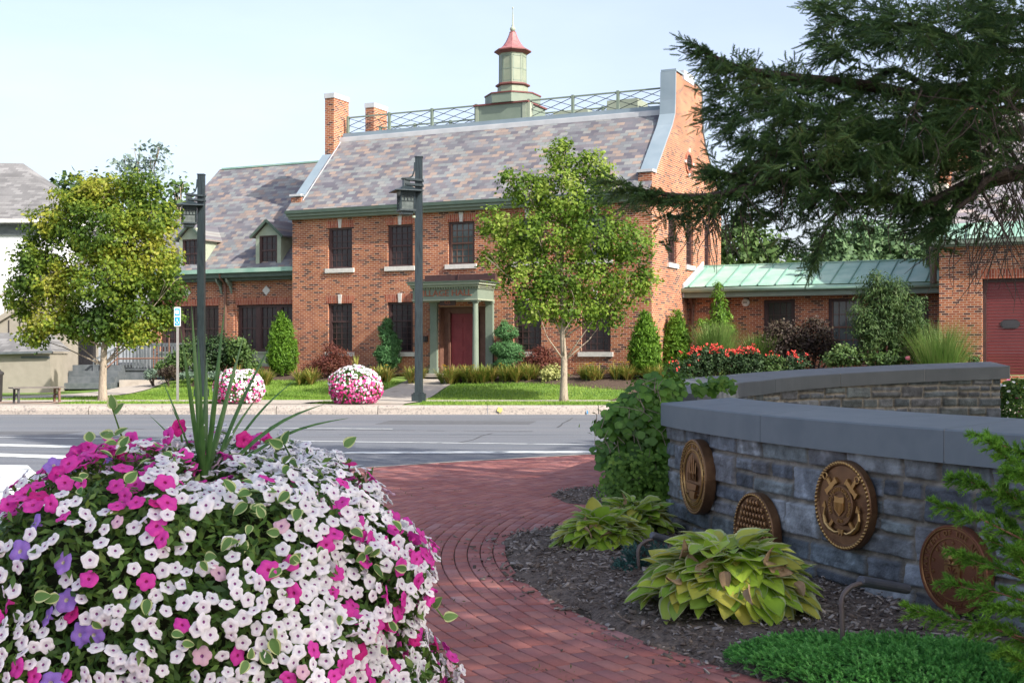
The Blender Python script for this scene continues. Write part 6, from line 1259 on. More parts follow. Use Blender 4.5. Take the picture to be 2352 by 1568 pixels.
for l in [[(2480,1520,0),(2352,1465,-.1),(2230,1430,-.1),(2150,1415,0),(2082,1398,.05)],[(2480,1300,0),(2352,1240,-.1),(2260,1195,-.1),(2200,1172,0),(2148,1157,.1)],[(2460,1240,.1),(2352,1160,0),(2270,1125,0),(2225,1105,0),(2185,1096,.1)],[(2460,1180,.1),(2370,1090,0),(2310,1050,0),(2262,1010,0)],[(2440,1120,.2),(2380,1060,.1),(2320,1030,.1),(2240,995,.1)],
  [(2480,1380,-.2),(2352,1330,-.2),(2280,1300,-.1),(2230,1285,0),(2195,1262,0)],[(2480,1430,-.2),(2380,1390,-.2),(2290,1360,-.1),(2220,1350,0),(2165,1330,.1)],[(2490,1560,-.1),(2400,1500,-.1),(2300,1450,-.1),(2240,1440,-.1)],[(2460,1340,.1),(2390,1260,0),(2330,1215,0),(2290,1180,0)],[(2460,1400,.1),(2380,1290,0),(2320,1260,-.1),(2270,1240,-.1)],
  [(2490,1600,-.3),(2420,1540,-.3),(2350,1520,-.3),(2300,1490,-.3)],[(2470,1240,-.2),(2400,1180,-.2),(2340,1150,-.1),(2300,1120,-.1)],[(2480,1500,-.2),(2400,1430,-.3),(2330,1400,-.2),(2260,1390,-.2)],[(2460,1150,-.2),(2400,1120,-.2),(2350,1090,-.2),(2310,1090,-.2)],[(2470,1460,.0),(2390,1350,-.2),(2350,1290,-.2),(2330,1260,-.2)]]:
    pts=[W(a,b_,5.75+d_*.8) for a,b_,d_ in l]; spray([tuple(root.lerp(Vector(pts[0]),.7))]+pts,.009,62,.135)
part('branches',brm,M('reddish_juniper_bark',[(.20,.10,.06),(.28,.15,.09)],.8,scale=20),o,smooth=True,world=True)
PP=np.array(PP);TT=np.array(TT);NN=np.array(NN); N_,T_,B_=frames(NN,TT*50,0.01); V,Fo=inst(PP,T_,B_,N_,.026*rng.uniform(.6,1.3,len(PP)),[(-.09,0,0),(.09,0,0),(.0,1,0)],[[(0,1,2)]]); partnp('needle_sprays',V,Fo,m_juni,o,rnd=np.repeat(RN,3))
# ---- vine on the wall end
o=thing('climbing_vine','dense green vine with rounded leaves smothering the wall end','vine',(1.05,11.6,0))
vb=[(1475,925,45,32),(1512,900,36,22),(1440,965,48,38),(1395,988,26,18),(1480,985,48,45),(1420,1030,38,28),(1400,1045,22,16),(1510,960,28,50),(1440,1075,50,45),(1500,1060,38,55),(1460,1130,58,50),(1510,1140,32,60),(1450,1185,50,40),(1500,1195,40,35),(1530,1010,14,60),(1532,1120,14,90)]
P,N=blobpts(vb,11.75,800,clump=.05,per=10,shell=(.55,1.0),thick=.8); P2,N2=blobpts([(1560,893,32,9),(1600,890,26,6),(1640,880,26,9),(1665,880,14,6),(1545,872,18,14),(1535,885,20,14)],12.6,600,clump=.04,per=8)
P=np.r_[P,P2];N=np.r_[N,N2]; k_=P[:,2]>.03; P=P[k_];N=N[k_]
m_vine=lm('vine_leaves',[(.04,.11,.012),(.07,.18,.02),(.12,.27,.03),(.20,.38,.055)],.3,spec=.45,rough=.45,mixn=.4,nscale=2)
cloud('leaves',P,N*.6+np.array([-.1,-.8,.45]),.074,m_vine,o,tpl=ROUND,Tdir=np.array([0,-.2,-.9]),jit=.7)
mb=MB(); 
for b_ in vb: 
    p=W(b_[0],b_[1],11.8); mb.tube([(1.25+random.uniform(-.3,.2),11.85,0),((1.25+p[0])/2,11.8,p[2]*.6),p],[.012,.009,.004],5)
for _ in range(26):
    b_=random.choice(vb[:11]); p=Vector(W(b_[0]+random.uniform(-b_[2],b_[2]),b_[1]-random.uniform(0,b_[3]),11.5)); mb.tube([tuple(p),tuple(p+Vector((random.uniform(-.08,.05),-.03,random.uniform(.03,.12)))),tuple(p+Vector((random.uniform(-.16,.05),-.05,random.uniform(.05,.2))))],[.004,.003,.002],4)
part('stems',mb,m_bark,o,world=True)
P,N=blobpts([(1445,1240,50,22),(1500,1230,40,20),(1390,1225,30,14)],10.9,500,clump=.05,per=10); k_=P[:,2]>.02; cloud('lower_leaves',P[k_],N[k_]+np.array([0,-.4,.6]),.07,m_vine,o,tpl=LEAF)

# finer bright leaves over the lower half and loose tips
P,N=blobpts([(1450,1080,60,40),(1480,1130,60,45),(1440,1170,55,40),(1500,1180,40,40),(1425,1120,40,40),(1510,1090,30,50)],11.4,700,clump=.05,per=10,shell=(.8,1.05),thick=.8); k_=P[:,2]>.03
m_vine2=lm('small_vine_leaves',[(.05,.11,.015),(.09,.19,.025),(.15,.28,.04),(.24,.36,.06)],.3,nscale=3); cloud('small_leaves',P[k_],N[k_]*.6+np.array([-.1,-.8,.4]),.045,m_vine2,o,Tdir=np.array([0,-.2,-.6]))
P,N=blobpts([(1388,970,22,16),(1410,955,26,12),(1370,985,12,10),(1470,885,40,14),(1530,862,30,16),(1650,880,24,12),(1580,872,20,14)],12.0,600,clump=.05,per=9,shell=(.6,1.15)); cloud('young_tips',P,N+np.array([-.1,-.3,.5]),.05,m_vine2,o)
# ================================================================= PETUNIA PLANTER IN THE FOREGROUND
pc=np.array([-.87,3.48]); Z0,HH,RR=.40,.905,.655
hp=np.linspace(-.45,1,200); rp_=RR*np.clip(1-np.clip(hp,0,1)**2.6,0,1)**.229; rp_=np.where(hp<0,RR*(1+.35*hp),rp_); zp=Z0+HH*hp
dl=np.hypot(np.diff(rp_),np.diff(zp))*(rp_[1:]+rp_[:-1])/2; cum=np.r_[0,np.cumsum(dl)]
def domept(n,off=0.0):
    k=rng.uniform(0,cum[-1],n); i=np.clip(np.searchsorted(cum,k)-1,0,len(dl)-1); t=(k-cum[i])/np.maximum(dl[i],1e-9)
    r=rp_[i]*(1-t)+rp_[i+1]*t; z=zp[i]*(1-t)+zp[i+1]*t; tr=rp_[i+1]-rp_[i]; tz=zp[i+1]-zp[i]; az=rng.uniform(0,2*math.pi,n)
    nr_=tz/np.hypot(tr,tz); nz_=-tr/np.hypot(tr,tz); N=np.stack([nr_*np.cos(az),nr_*np.sin(az),nz_],-1)
    bump=(fbm(az*3.2+20,z*6+10,77,3)-.5)*.25
    P=np.stack([pc[0]+r*np.cos(az),pc[1]+r*np.sin(az),z],-1)+N*(bump+off)[:,None]; return P,N
pl=thing('flower_planter','overflowing round planter of white, pink and purple petunias with tall spiky leaves, nearest the camera','planter',(pc[0],pc[1],0))
mb=MB(); mb.lathe([(.30,0),(.34,.03),(.38,.28),(.46,.42),(.48,.46),(.44,.46),(.42,.40),(0,.38)],pc[0],pc[1],40); part('bowl',mb,m_concrete,pl,smooth=True,world=True)
mb=MB(); mb.lathe([(.42,.40),(.56,.36)]+[(float(rp_[i])*.86,float(zp[i])-.05) for i in range(70,200,10)]+[(.10,Z0+HH-.07),(0,Z0+HH-.07)],pc[0],pc[1],32,cap=False); part('foliage_core',mb,M('dark_tangled_stems',[(.012,.022,.008),(.03,.035,.012)],.95,scale=25,bump=1,bscale=30),pl,world=True)
m_petleaf=lm('petunia_leaves',[(.028,.075,.014),(.05,.12,.02),(.085,.18,.03),(.14,.25,.045),(.22,.26,.06)],.3,nscale=3,spec=.4,rough=.5)
P,N=domept(52000); P=P-N*rng.uniform(.0,.085,len(P))[:,None]; cloud('leaves',P,N*.9+rng.normal(size=N.shape)*.6+np.array([0,0,.3]),.033,m_petleaf,pl,tpl=([(0,0,0),(-.2,.45,.06),(0,1,0),(.2,.45,.06)],[[(0,1,2,3)]]))
def petmat(nm,cols,thr=None):
    m=M(nm,cols,.55,src='noise',scale=30,detail=3,trans=.35,spec=.3); return m
m_pw=petmat('white_petals',[(.90,.89,.93),(.95,.95,.97)]); m_pp=petmat('magenta_petals',[(.68,.03,.36),(.80,.09,.50)]); m_pr=petmat('crimson_petals',[(.58,.01,.20),(.68,.03,.28)]); m_pv=petmat('violet_petals',[(.30,.16,.62),(.42,.26,.74)]); m_plp=petmat('pale_pink_petals',[(.70,.42,.55),(.80,.58,.68)])
m_thw=petmat('purple_throat',[(.22,.05,.22),(.32,.1,.3)]); m_thp=petmat('dark_magenta_throat',[(.35,.01,.14),(.45,.03,.2)]); m_thv=petmat('yellowish_throat',[(.55,.5,.35),(.65,.6,.5)]); m_vein=petmat('veined_white',[(.80,.77,.85),(.88,.86,.91)]); m_tubeg=petmat('calyx_green',[(.10,.16,.05),(.2,.25,.1)])
def petunia(name,mats,seed):
    rs=np.random.default_rng(seed); n=20; rings=[(.0,-.30),(.09,-.12),(.17,-.02),(.55,.05),(.84,.04),(1.0,-.07)]; V=[(0,0,-.30)]; ph=rs.uniform(0,.4)
    for r,z in rings[1:]:
        for k in range(n):
            a=2*math.pi*k/n; lob=1-.27*(abs(math.sin(2.5*a+ph)) if False else (1-abs(math.cos(2.5*a+ph))**.7))*(r>.5)*(r); rr_=r*lob*(1+rs.uniform(-.05,.05)*(r>.8)); V.append((rr_*math.cos(a),rr_*math.sin(a),z+(.07*math.cos(5*a+2*ph)+rs.uniform(-.05,.05))*(r>.5)*r+.04*math.cos(a+seed)*r))
    Fc=[(0,1+k,1+(k+1)%n) for k in range(n)]; MI=[1]*n
    for i in range(len(rings)-2):
        for k in range(n): Fc.append((1+i*n+k,1+(i+1)*n+k,1+(i+1)*n+(k+1)%n,1+i*n+(k+1)%n)); MI.append(1 if i==0 else (0 if i>1 else 2))
    b_=len(V)     # trumpet tube behind
    for r,z in ((.22,-.06),(.10,-.55),(.05,-.85)): V+=[(r*math.cos(2*math.pi*k/8),r*math.sin(2*math.pi*k/8),z) for k in range(8)]
    for i in range(2):
        for k in range(8): Fc.append((b_+i*8+k,b_+(i+1)*8+k,b_+(i+1)*8+(k+1)%8,b_+i*8+(k+1)%8)); MI.append(2 if i==0 else 3)
    return np.array(V),Fc,MI,mats
KIND={'white':('white_petunia',[m_pw,m_thw,m_vein,m_tubeg],.0190),'pink':('pink_petunia',[m_pp,m_thp,m_pp,m_tubeg],.0255),'crimson':('pink_petunia',[m_pr,m_thp,m_pr,m_tubeg],.025),'violet':('purple_petunia',[m_pv,m_thv,m_pv,m_tubeg],.030),'pale':('pale_pink_petunia',[m_plp,m_thw,m_plp,m_tubeg],.023)}
cand,cn=domept(90000,.012); acc=[];kinds=[]; cell={}
pxs=1176+F*cand[:,0]/cand[:,1]; pys=813-F*(cand[:,2]-EYE)/cand[:,1]
cl=fbm(pxs/120+30,pys/110+30,99,2); cl2=fbm(pxs/70+90,pys/70+11,123,2); gap=fbm(np.arctan2(cn[:,1],cn[:,0])*2.2+5,cand[:,2]*4+9,55,3)
for i in range(len(cand)):
    p=cand[i]; x_,y_=pxs[i],pys[i]; vis=cn[i]@np.array([-p[0],-p[1],EYE-p[2]])>-.05
    ptop=max(0,min(1,(430-x_)/120))*max(0,min(1,(1260-y_)/120)); pe=max(0,min(1,(x_-850)/80))*(y_>1130)
    pk=max(.08+.28*(cl[i]>.60),ptop*.66,pe*.30); 
    if 380<x_<640 and 1160<y_<1290 and rng.uniform()<.93: continue    # thin patch showing foliage
    if gap[i]<.36 and rng.uniform()<.85: continue
    if cn[i]@np.array([-p[0],-p[1],EYE-p[2]])<-.6 and rng.uniform()<.6: continue
    if cn[i][2]>.75 and rng.uniform()<.55: continue
    u_=rng.uniform(); kd='pink' if u_<pk*.9 else 'crimson' if u_<pk else 'white'
    if kd=='white' and x_<330 and rng.uniform()<(.40 if y_>1280 or x_<230 else .10) and cl2[i]>.48: kd='violet'
    if rng.uniform()<.02: kd='pale'
    r=KIND[kd][2]*1.18; key=tuple((p/.06).astype(int)); ok=True
    for a in(-1,0,1):
        for b_ in(-1,0,1):
            for c in(-1,0,1):
                for j in cell.get((key[0]+a,key[1]+b_,key[2]+c),()):
                    if np.linalg.norm(cand[acc[j]]-p)<(r+KIND[kinds[j]][2]*1.18)*.52: ok=False;break
                if not ok:break
            if not ok:break
        if not ok:break
    if not ok: continue
    cell.setdefault(key,[]).append(len(acc)); acc.append(i); kinds.append(kd)
    if len(acc)>=4600: break
acc=np.array(acc); kinds=np.array(kinds); FPs=cand[acc]; FNs=cn[acc]; print('flowers',len(acc))
vis=(FNs*np.stack([-FPs[:,0],-FPs[:,1],EYE-FPs[:,2]],-1)).sum(1)>0.02; dist=np.linalg.norm(FPs-np.array([0,0,EYE]),axis=1)
for kd,(nm,mats,rad) in KIND.items():
    protos=[petunia(nm,mats,7+q*3+len(kd)) for q in range(5)]
    ids=np.where(kinds==kd)[0]; 
    if len(ids)==0: continue
    score=np.where(vis[ids],dist[ids],99+dist[ids]); ids=ids[np.argsort(score)]
    quota={'white':100,'pink':78,'crimson':22,'violet':60,'pale':60}[kd]; ind=[i for i in ids[:quota]]; rest=ids[quota:]
    Nn=FNs*1.0+rng.normal(size=FNs.shape)*.42+np.array([0,-.18,.22]); Nf,T,B=frames(Nn); Sz=rad*rng.uniform(.82,1.16,len(FPs))
    if kd in('violet',): Sz*=1.0
    pm=[]
    for q,(V,Fc,MI,ms) in enumerate(protos):
        me=bpy.data.meshes.new(nm); me.from_pydata(V.tolist(),[],Fc); [me.materials.append(m_) for m_ in ms]; me.polygons.foreach_set('material_index',np.array(MI,dtype=np.int32)); me.polygons.foreach_set('use_smooth',np.ones(len(Fc),dtype=bool)); me.update(); pm.append(me)
    for i in ind:
        o=link(nm,pm[i%5],pl); s=Sz[i]; sb_=s*rng.uniform(.68,1.02); m_=Matrix(((B[i][0]*sb_,T[i][0]*s,Nf[i][0]*s,FPs[i][0]-pc[0]),(B[i][1]*sb_,T[i][1]*s,Nf[i][1]*s,FPs[i][1]-pc[1]),(B[i][2]*sb_,T[i][2]*s,Nf[i][2]*s,FPs[i][2]),(0,0,0,1))); o.matrix_basis=m_
    if len(rest):
        Vs=[];Fs={3:[],4:[]};Ms={3:[],4:[]};nv=0
        for i in rest:
            V,Fc,MI,ms=protos[i%5]; s=Sz[i]; Vs.append(FPs[i]+s*(V[:,0:1]*B[i]+V[:,1:2]*T[i]+V[:,2:3]*Nf[i]))
            for f_,mi in zip(Fc,MI): Fs[len(f_)].append([a+nv for a in f_]); Ms[len(f_)].append(mi)
            nv+=len(V)
        partnp(nm+'_mass',np.concatenate(Vs),[np.array(Fs[3]),np.array(Fs[4])],mats,pl,MI=Ms[3]+Ms[4],smooth=True,kind='stuff')
# raised pink blooms at the back left
for (px,py,kd) in ((385,1000,'pink'),(412,982,'crimson'),(300,1010,'pink'),(330,1030,'pink'),(355,1045,'pink'),(270,1035,'crimson'),(240,1055,'pink'),(290,1060,'pink'),(560,1010,'crimson')):
    p=np.array(W(px,py,3.5+random.uniform(-.12,.1))); V,Fc,MI,ms=petunia('x',KIND[kd][1],int(px)); n_=unit(np.array([random.gauss(0,.6),-.8,random.gauss(.3,.4)])); nf,t_,b_=frames(n_[None]); s=KIND[kd][2]*1.05
    mb=MB(); mb.faces=[list(f) for f in Fc]; mb.mi=MI; mb.v=[p+s*(V[:,0:1]*b_[0]+V[:,1:2]*t_[0]+V[:,2:3]*nf[0])]; mb.n=len(V); part(KIND[kd][0],mb,ms,pl,smooth=True,world=True)
    if py<1020: mb=MB(); mb.tube([tuple(p-np.array([0,-.01,.01])),tuple(p+np.array([.01,.03,-.10])),tuple(p+np.array([.02,.05,-.2]))],[.003,.004,.004],5); part('flower_stalk',mb,m_petleaf,pl,world=True)
# variegated trailing leaves
m_vinc=lm('vinca_leaf_centre',[(.07,.17,.05),(.11,.23,.06),(.18,.30,.10)],.3); m_vince=M('cream_leaf_margin',[(.42,.50,.20),(.54,.60,.30)],.55,scale=40,trans=.25)
LV,LF1,LF2=hosta_tpl(4,7,.36,.08,.15)
for j in range(len(LV)):
    if j%9 in(1,7): LV[j,0]*=.92
Vs=[];A=[];B_=[];nv=0
lst=[(575,1105),(600,1090),(632,1080),(555,1130),(610,1125),(645,1105),(670,1085),(690,1110),(560,1090),(590,1150),(640,1130),(668,1120),(700,1090),(590,1175),(605,1205),(580,1215),(560,1190),(620,1240),(640,1290),(655,1310),(830,1270),(845,1300),(800,1240),(905,1290),(300,1090),(330,1100),(350,1080),(318,1130),(290,1060),(430,1050),(445,1075),(255,1020),(190,1060),(180,1120),(210,1110),(620,1430),(610,1470),(600,1495),(745,1245),(820,1310),(560,1510),(590,1530),(350,1075),(375,1060),(520,1155),(700,1180),(880,1220),(540,1230),(500,1260),(455,1300),(150,1350),(240,1420),(330,1390),(410,1480),(760,1420),(880,1440),(850,1500)]
for px,py in lst:
    d_=np.hypot(pxs-px,pys-py)+np.where((cn*np.stack([-cand[:,0],-cand[:,1],EYE-cand[:,2]],-1)).sum(1)>0,0,1e4); i=int(np.argmin(d_)); n0=cn[i]
    for q in range(1 if (px+py)%3 else 2):
        P_=cand[i]+n0*.03+rng.normal(size=3)*.018; Nn=unit(n0+rng.normal(size=3)*.45+np.array([0,-.2,.2])); nf,t_,b_=frames(Nn[None]); l=.037*rng.uniform(.7,1.2); V=P_+l*(LV[:,0:1]*b_[0]+LV[:,1:2]*t_[0]+LV[:,2:3]*nf[0]); Vs.append(V); A.append(LF1+nv);B_.append(LF2+nv); nv+=len(V)
for (px,py,dx,dy,dz) in [(262,1000,-.6,0,.1),(262,1000,.7,0,.5),(262,940,-.2,-.2,1),(262,950,.5,-.2,.6),(268,1015,-.5,-.3,-.2),(270,1012,.6,-.3,0),(650,1020,.3,-.2,.8),(650,1025,-.6,-.2,.3),(1018,1418,.9,-.2,.2),(995,1395,.4,-.3,.6),(790,1025,.6,0,.5)]:
    P_=np.array(W(px,py,3.42)); t0=unit(np.array([dx,dy,dz])); Nn=unit(np.array([0,-1,.4])+rng.normal(size=3)*.4); Nn=unit(Nn-t0*(Nn@t0)); bb=np.cross(t0,Nn); l=.042; V=P_+l*(LV[:,0:1]*bb+LV[:,1:2]*t0+LV[:,2:3]*Nn); Vs.append(V); A.append(LF1+nv);B_.append(LF2+nv); nv+=len(V)
F1=np.concatenate(A);F2=np.concatenate(B_); partnp('variegated_vine_leaves',np.concatenate(Vs),[np.concatenate([F1,F2])],[m_vinc,m_vince],pl,MI=np.r_[np.zeros(len(F1)),np.ones(len(F2))],smooth=True)
mb=MB()
for a,b_ in (((280,1080),(258,938)),((660,1090),(650,1015)),((955,1380),(1020,1420))):
    A_=Vector(W(*a,3.45));B2=Vector(W(*b_,3.42)); mb.tube([A_,A_.lerp(B2,.5)+Vector((.012,0,.01)),B2],[.003,.0025,.002],5)
part('vine_stems',mb,m_petleaf,pl,world=True)
# spiky leaves
m_spike=M('stiff_green_spike_leaf',[(.035,.10,.025),(.06,.15,.035),(.09,.19,.05)],.4,scale=2,stretch=(40,40,1),spec=.5,trans=.12)
b0=(468,1085)
for (px,py,w_,dy) in [(440,700,.019,0),(455,770,.020,.05),(415,755,.017,-.05),(475,820,.022,.1),(517,700,.018,.05),(505,845,.020,-.1),(560,770,.018,.12),(622,792,.017,0),(680,870,.013,.15),(745,928,.018,.05),(800,960,.012,-.05),(370,868,.009,.1),(392,930,.007,-.12),(430,860,.016,-.08),(600,900,.010,.2),(345,955,.007,.1),(530,880,.018,.02),(460,900,.022,-.12)]:
    bx=b0[0]+(px-470)*.10; A_=Vector(W(bx,1100,3.46+dy*.2)); T_=Vector(W(px,py,3.46+dy)); mb=MB(); n=9; rows=[]; out=Vector(((px-470)/300,dy*2,0)); drp=min(1,abs(px-470)/250)
    fx=Vector((1,0,0)); side=Vector((1,random.uniform(-.4,.4),0)).normalized()
    tdir=(T_-A_).normalized(); side=(side-tdir*side.dot(tdir)).normalized(); nn=side.cross(tdir)
    for k in range(n):
        t=k/(n-1); c=A_.lerp(T_,t)+Vector((0,0,1))*math.sin(t*math.pi)*.035*drp; ww=w_*.38*(.75+.5*t if t<.35 else .925*(1-((t-.35)/.65)**1.7))+.0004
        rows+=[tuple(c-side*ww),tuple(c+nn*ww*.35),tuple(c+side*ww)]
    mb.add(rows,[(3*k+j,3*k+j+1,3*k+j+4,3*k+j+3) for k in range(n-1) for j in (0,1)]); part('spike_leaf',mb,m_spike,pl,smooth=True,world=True)
# ================================================================= FAR PLANTERS
def far_planter(label,px,Y,r,h,nfl,pinkf,base,spikes=14,group='petunia planters across the street'):
    x=(px-1176)/F*Y; o=thing('flower_planter',label,'planter',(x,Y,base),group=group)
    mb=MB(); mb.lathe([(.25,0),(.3,.25),(.40,.35),(.0,.35)],x,Y,20); mb.v=[v+np.array([0,0,base]) for v in mb.v]; part('bowl',mb,m_concrete,o,world=True)
    d_=unit(rng.normal(size=(9000,3))); q=np.sign(d_)*np.abs(d_)**.92*(1+.10*(fbm(d_[:,:1]*2.5+9,d_[:,2:3]*2.5+px*.01+5,17,2)-.5)*2); P=np.stack([x+q[:,0]*r,Y+q[:,1]*r,base+h*.42+q[:,2]*h*.58],-1); P=P[P[:,2]>base+.02]; N=d_[:len(P)]
    N=unit(P-np.array([x,Y,base+h*.4])); cloud('leaves',P-N*.03,N+rng.normal(size=N.shape)*.5,.06,m_petleaf,o)
    k=rng.permutation(len(P))[:nfl]; Pf=P[k]+N[k]*.02; Nf=N[k]+rng.normal(size=Pf.shape)*.35
    hh=(Pf[:,2]-base)/h; isp=rng.uniform(0,1,len(k))<pinkf(hh,Pf[:,0]-x)
    STAR=([(math.cos(a)*rr_,math.sin(a)*rr_,0) for a,rr_ in [(2*math.pi*i/10,1 if i%2==0 else .78) for i in range(10)]],[[tuple(range(10))]])
    if (~isp).any(): cloud('white_blooms',Pf[~isp],Nf[~isp],.033,m_pw,o,tpl=STAR,kind='stuff')
    if isp.any(): cloud('pink_blooms',Pf[isp],Nf[isp],.035,M('mixed_pink_blooms',[(.5,.02,.14),(.75,.05,.30),(.78,.2,.45),(.35,.03,.16)],.55,src='island',trans=.3),o,tpl=STAR,kind='stuff')
    if spikes: V,Fo=straps((x,Y,base+h*.85),spikes,.5,.03,.9,droop=.3,seg=5); partnp('spiky_leaves',V,Fo,m_lily,o)
far_planter('planter mound of mixed pink and white blooms behind the spiky grass leaves',549,35.5,.70,.94,1500,lambda h,x:np.clip(.75-.55*h+(-x)*.25,0.12,.9),.24)
far_planter('planter mound with white blooms on top and deep pink below, by the front path',817,35.3,.74,1.02,1600,lambda h,x:np.clip(1.25-1.25*h,0.03,.92),.24)
far_planter('leafy planter with a few purple and white blooms beyond the far wall end',2338,21.9,.50,1.15,90,lambda h,x:.5+0*h,.0,0,group=None)
# ================================================================= SPRUCE
sp=thing('spruce_tree','large dark spruce whose drooping boughs reach in from the right above the memorial','tree',(6.9,11.3,0))
mb=MB(); mb.tube([(6.9,11.3,-.1),(6.9,11.3,.4),(6.88,11.3,3),(6.9,11.32,8),(6.9,11.3,14.5)],[.36,.28,.24,.15,.03],14); part('trunk',mb,m_darkbark,sp,smooth=True,world=True)
lim=[[(2700,150,11),(2352,210,10.3),(2150,225,10),(1980,195,9.8),(1800,175,9.6),(1680,150,9.5),(1595,103,9.4)],[(2700,330,10.8),(2352,395,9.6),(2240,415,9.4),(2120,470,9.3),(2060,450,9.2),(1920,445,9.2)],
 [(2700,300,11),(2352,400,9.7),(2230,440,9.5),(2180,490,9.4),(2158,470,9.4)],[(2700,350,10.9),(2330,390,9.4),(2230,455,9.2),(2150,520,9.2)],[(2700,250,11),(2100,340,9.9),(1900,380,9.6),(1760,415,9.4),(1640,448,9.2),(1520,445,9.1),(1405,418,9.0)],
 [(2700,80,11),(2300,120,10.2),(2120,60,10),(1980,60,9.9),(1880,5,9.8)],[(2700,200,11),(2100,280,9.9),(1900,290,9.6),(1780,350,9.5),(1690,400,9.4),(1640,390,9.4)],[(2700,100,11.6),(2200,200,11),(2050,160,10.9),(1950,230,10.8)],[(2700,0,11),(2300,40,10.3),(2200,-60,10.2)],
 [(2352,395,9.7),(2300,330,9.8),(2200,330,9.8)],[(2150,470,9.3),(2080,470,9.2),(2000,440,9.2)],[(2250,430,9.4),(2300,520,9.4),(2345,590,9.4)],[(1960,440,9.3),(1900,520,9.2),(1870,600,9.2)]]
rd=[.075,.06,.05,.045,.05,.045,.045,.05,.05,.02,.02,.012,.02]
mb=MB()
for l,r0 in zip(lim,rd):
    pts=spline([W(a,b_,Y_) for a,b_,Y_ in l],7); mb.tube([tuple(p) for p in pts],[r0*(1-.82*k/(len(pts)-1)) for k in range(len(pts))],8)
part('limbs',mb,m_darkbark,sp,smooth=True,world=True)
# bare hanging twigs
mb=MB()
def twigs(x0,x1,y0,y1,n,L,Y=9.4,sprd=.5):
    for _ in range(n):
        p=Vector(W(random.uniform(x0,x1),random.uniform(y0,y1),Y+random.uniform(-.4,.5))); q=p; pts=[tuple(p)]; d_=Vector((random.gauss(0,sprd),random.gauss(0,.3),-1)).normalized()
        for k in range(5): d_=(d_+Vector((random.gauss(0,.22),random.gauss(0,.2),random.gauss(-.1,.15)))).normalized(); q=q+d_*L*random.uniform(.12,.28); pts.append(tuple(q))
        mb.tube(pts,[.0045,.004,.0035,.003,.0025,.0015],4)
twigs(2090,2352,200,290,42,.5,9.2,.9); twigs(1750,1900,300,420,26,.5); twigs(1900,2150,430,480,22,.4); twigs(2130,2352,520,560,16,.5); twigs(2300,2352,400,470,26,.7); twigs(1600,1720,420,520,26,.4); twigs(2180,2352,420,500,20,.55)
part('dead_twigs',mb,M('pale_dead_twigs',[(.06,.045,.038),(.13,.10,.08)],.9,scale=15),sp,world=True)
# needle shoots
def shoot_tpl(nn=30):
    V=[];Fc=[]; rs=np.random.default_rng(3)
    for i in range(nn):
        t=.02+.96*i/nn; a=i*2.39996; rad_=np.array([math.cos(a),0,math.sin(a)]); ax_=np.array([0,1,0]); l=.25*(1-.35*t**3)*rs.uniform(.85,1.15); dr=unit(rad_*.85+ax_*.65); sd_=unit(np.cross(dr,ax_)); b_=len(V); p=ax_*t
        V+=[tuple(p-sd_*.036),tuple(p+sd_*.036),tuple(p+dr*l)]; Fc.append((b_,b_+1,b_+2))
    b_=len(V); V+=[(-.02,0,0),(.02,0,0),(.01,1.02,0),(-.01,1.02,0),(0,0,-.02),(0,0,.02),(0,1.02,.01),(0,1.02,-.01)]
    return V,[Fc,[(b_,b_+1,b_+2,b_+3),(b_+4,b_+5,b_+6,b_+7)]]
SH_T=shoot_tpl()
ctrs=[];dirs=[];lens=[]
def add_bl(p,d_,L): ctrs.append(p);dirs.append(unit(np.array(d_)));lens.append(L)
for li,l in enumerate(lim[:9]+lim[10:11]+lim[12:]):
    pts=spline([W(a,b_,Y_) for a,b_,Y_ in l],10); T_=unit(np.gradient(pts,axis=0)); ss=np.linalg.norm(np.diff(pts,axis=0),axis=1).sum(); nb_=int(ss*21)
    for k in range(nb_):
        t=.30+.70*k/nb_ if li in(1,2,3) else .08+.92*k/nb_; 
        if li in(2,3) : 
            if t<.8: continue
        x=t*(len(pts)-1); i=min(len(pts)-2,int(x)); p=pts[i]+(pts[i+1]-pts[i])*(x-i); px_=1176+F*p[0]/p[1]
        if px_>2500: continue
        s_=1 if k%2 else -1; sd_=unit(np.cross(T_[i],np.array([0,0,1]))); add_bl(p,T_[i]*.8+sd_*s_*rng.uniform(.2,.9)+np.array([0,0,rng.uniform(-.75,.25 if t>.8 else .0)]),rng.uniform(.16,.32)*(1.15-.5*t))
    add_bl(pts[-2],T_[-1],.16)
sb=[(1700,180,60,40),(1770,210,70,45),(1660,130,35,22),(1690,240,50,50),(1850,240,85,55),(1760,290,80,60),(1880,310,100,70),(1980,260,100,60),(1990,340,100,70),(2090,300,100,80),(2080,390,90,55),(1730,360,45,45),(1700,405,30,20),(1820,380,90,55),(1930,420,90,48),(1850,440,70,40),(2000,465,28,12),(1620,470,30,24),(1700,470,55,30),(1560,455,45,18),(1470,440,50,14),(1800,490,50,16),(1830,535,18,34),(1870,590,8,24),
 (1940,70,55,70),(1990,40,45,35),(1900,20,22,20),(1945,150,35,40),(2080,60,90,60),(2200,80,110,80),(2300,120,80,110),(2180,190,50,30),(2250,250,90,60),(2200,330,100,60),(2300,340,70,70),(2150,270,60,50),(2130,520,36,26),(2150,560,34,30),(2120,500,24,20),(2240,520,16,20),(2255,490,20,24),(2330,460,24,30),(1650,255,18,26),(1650,380,24,20),(1520,520,7,40),(1560,490,20,30),(2010,510,6,26),(1745,480,24,20),(1790,540,10,18),(2210,420,40,20),(2310,30,60,50)]
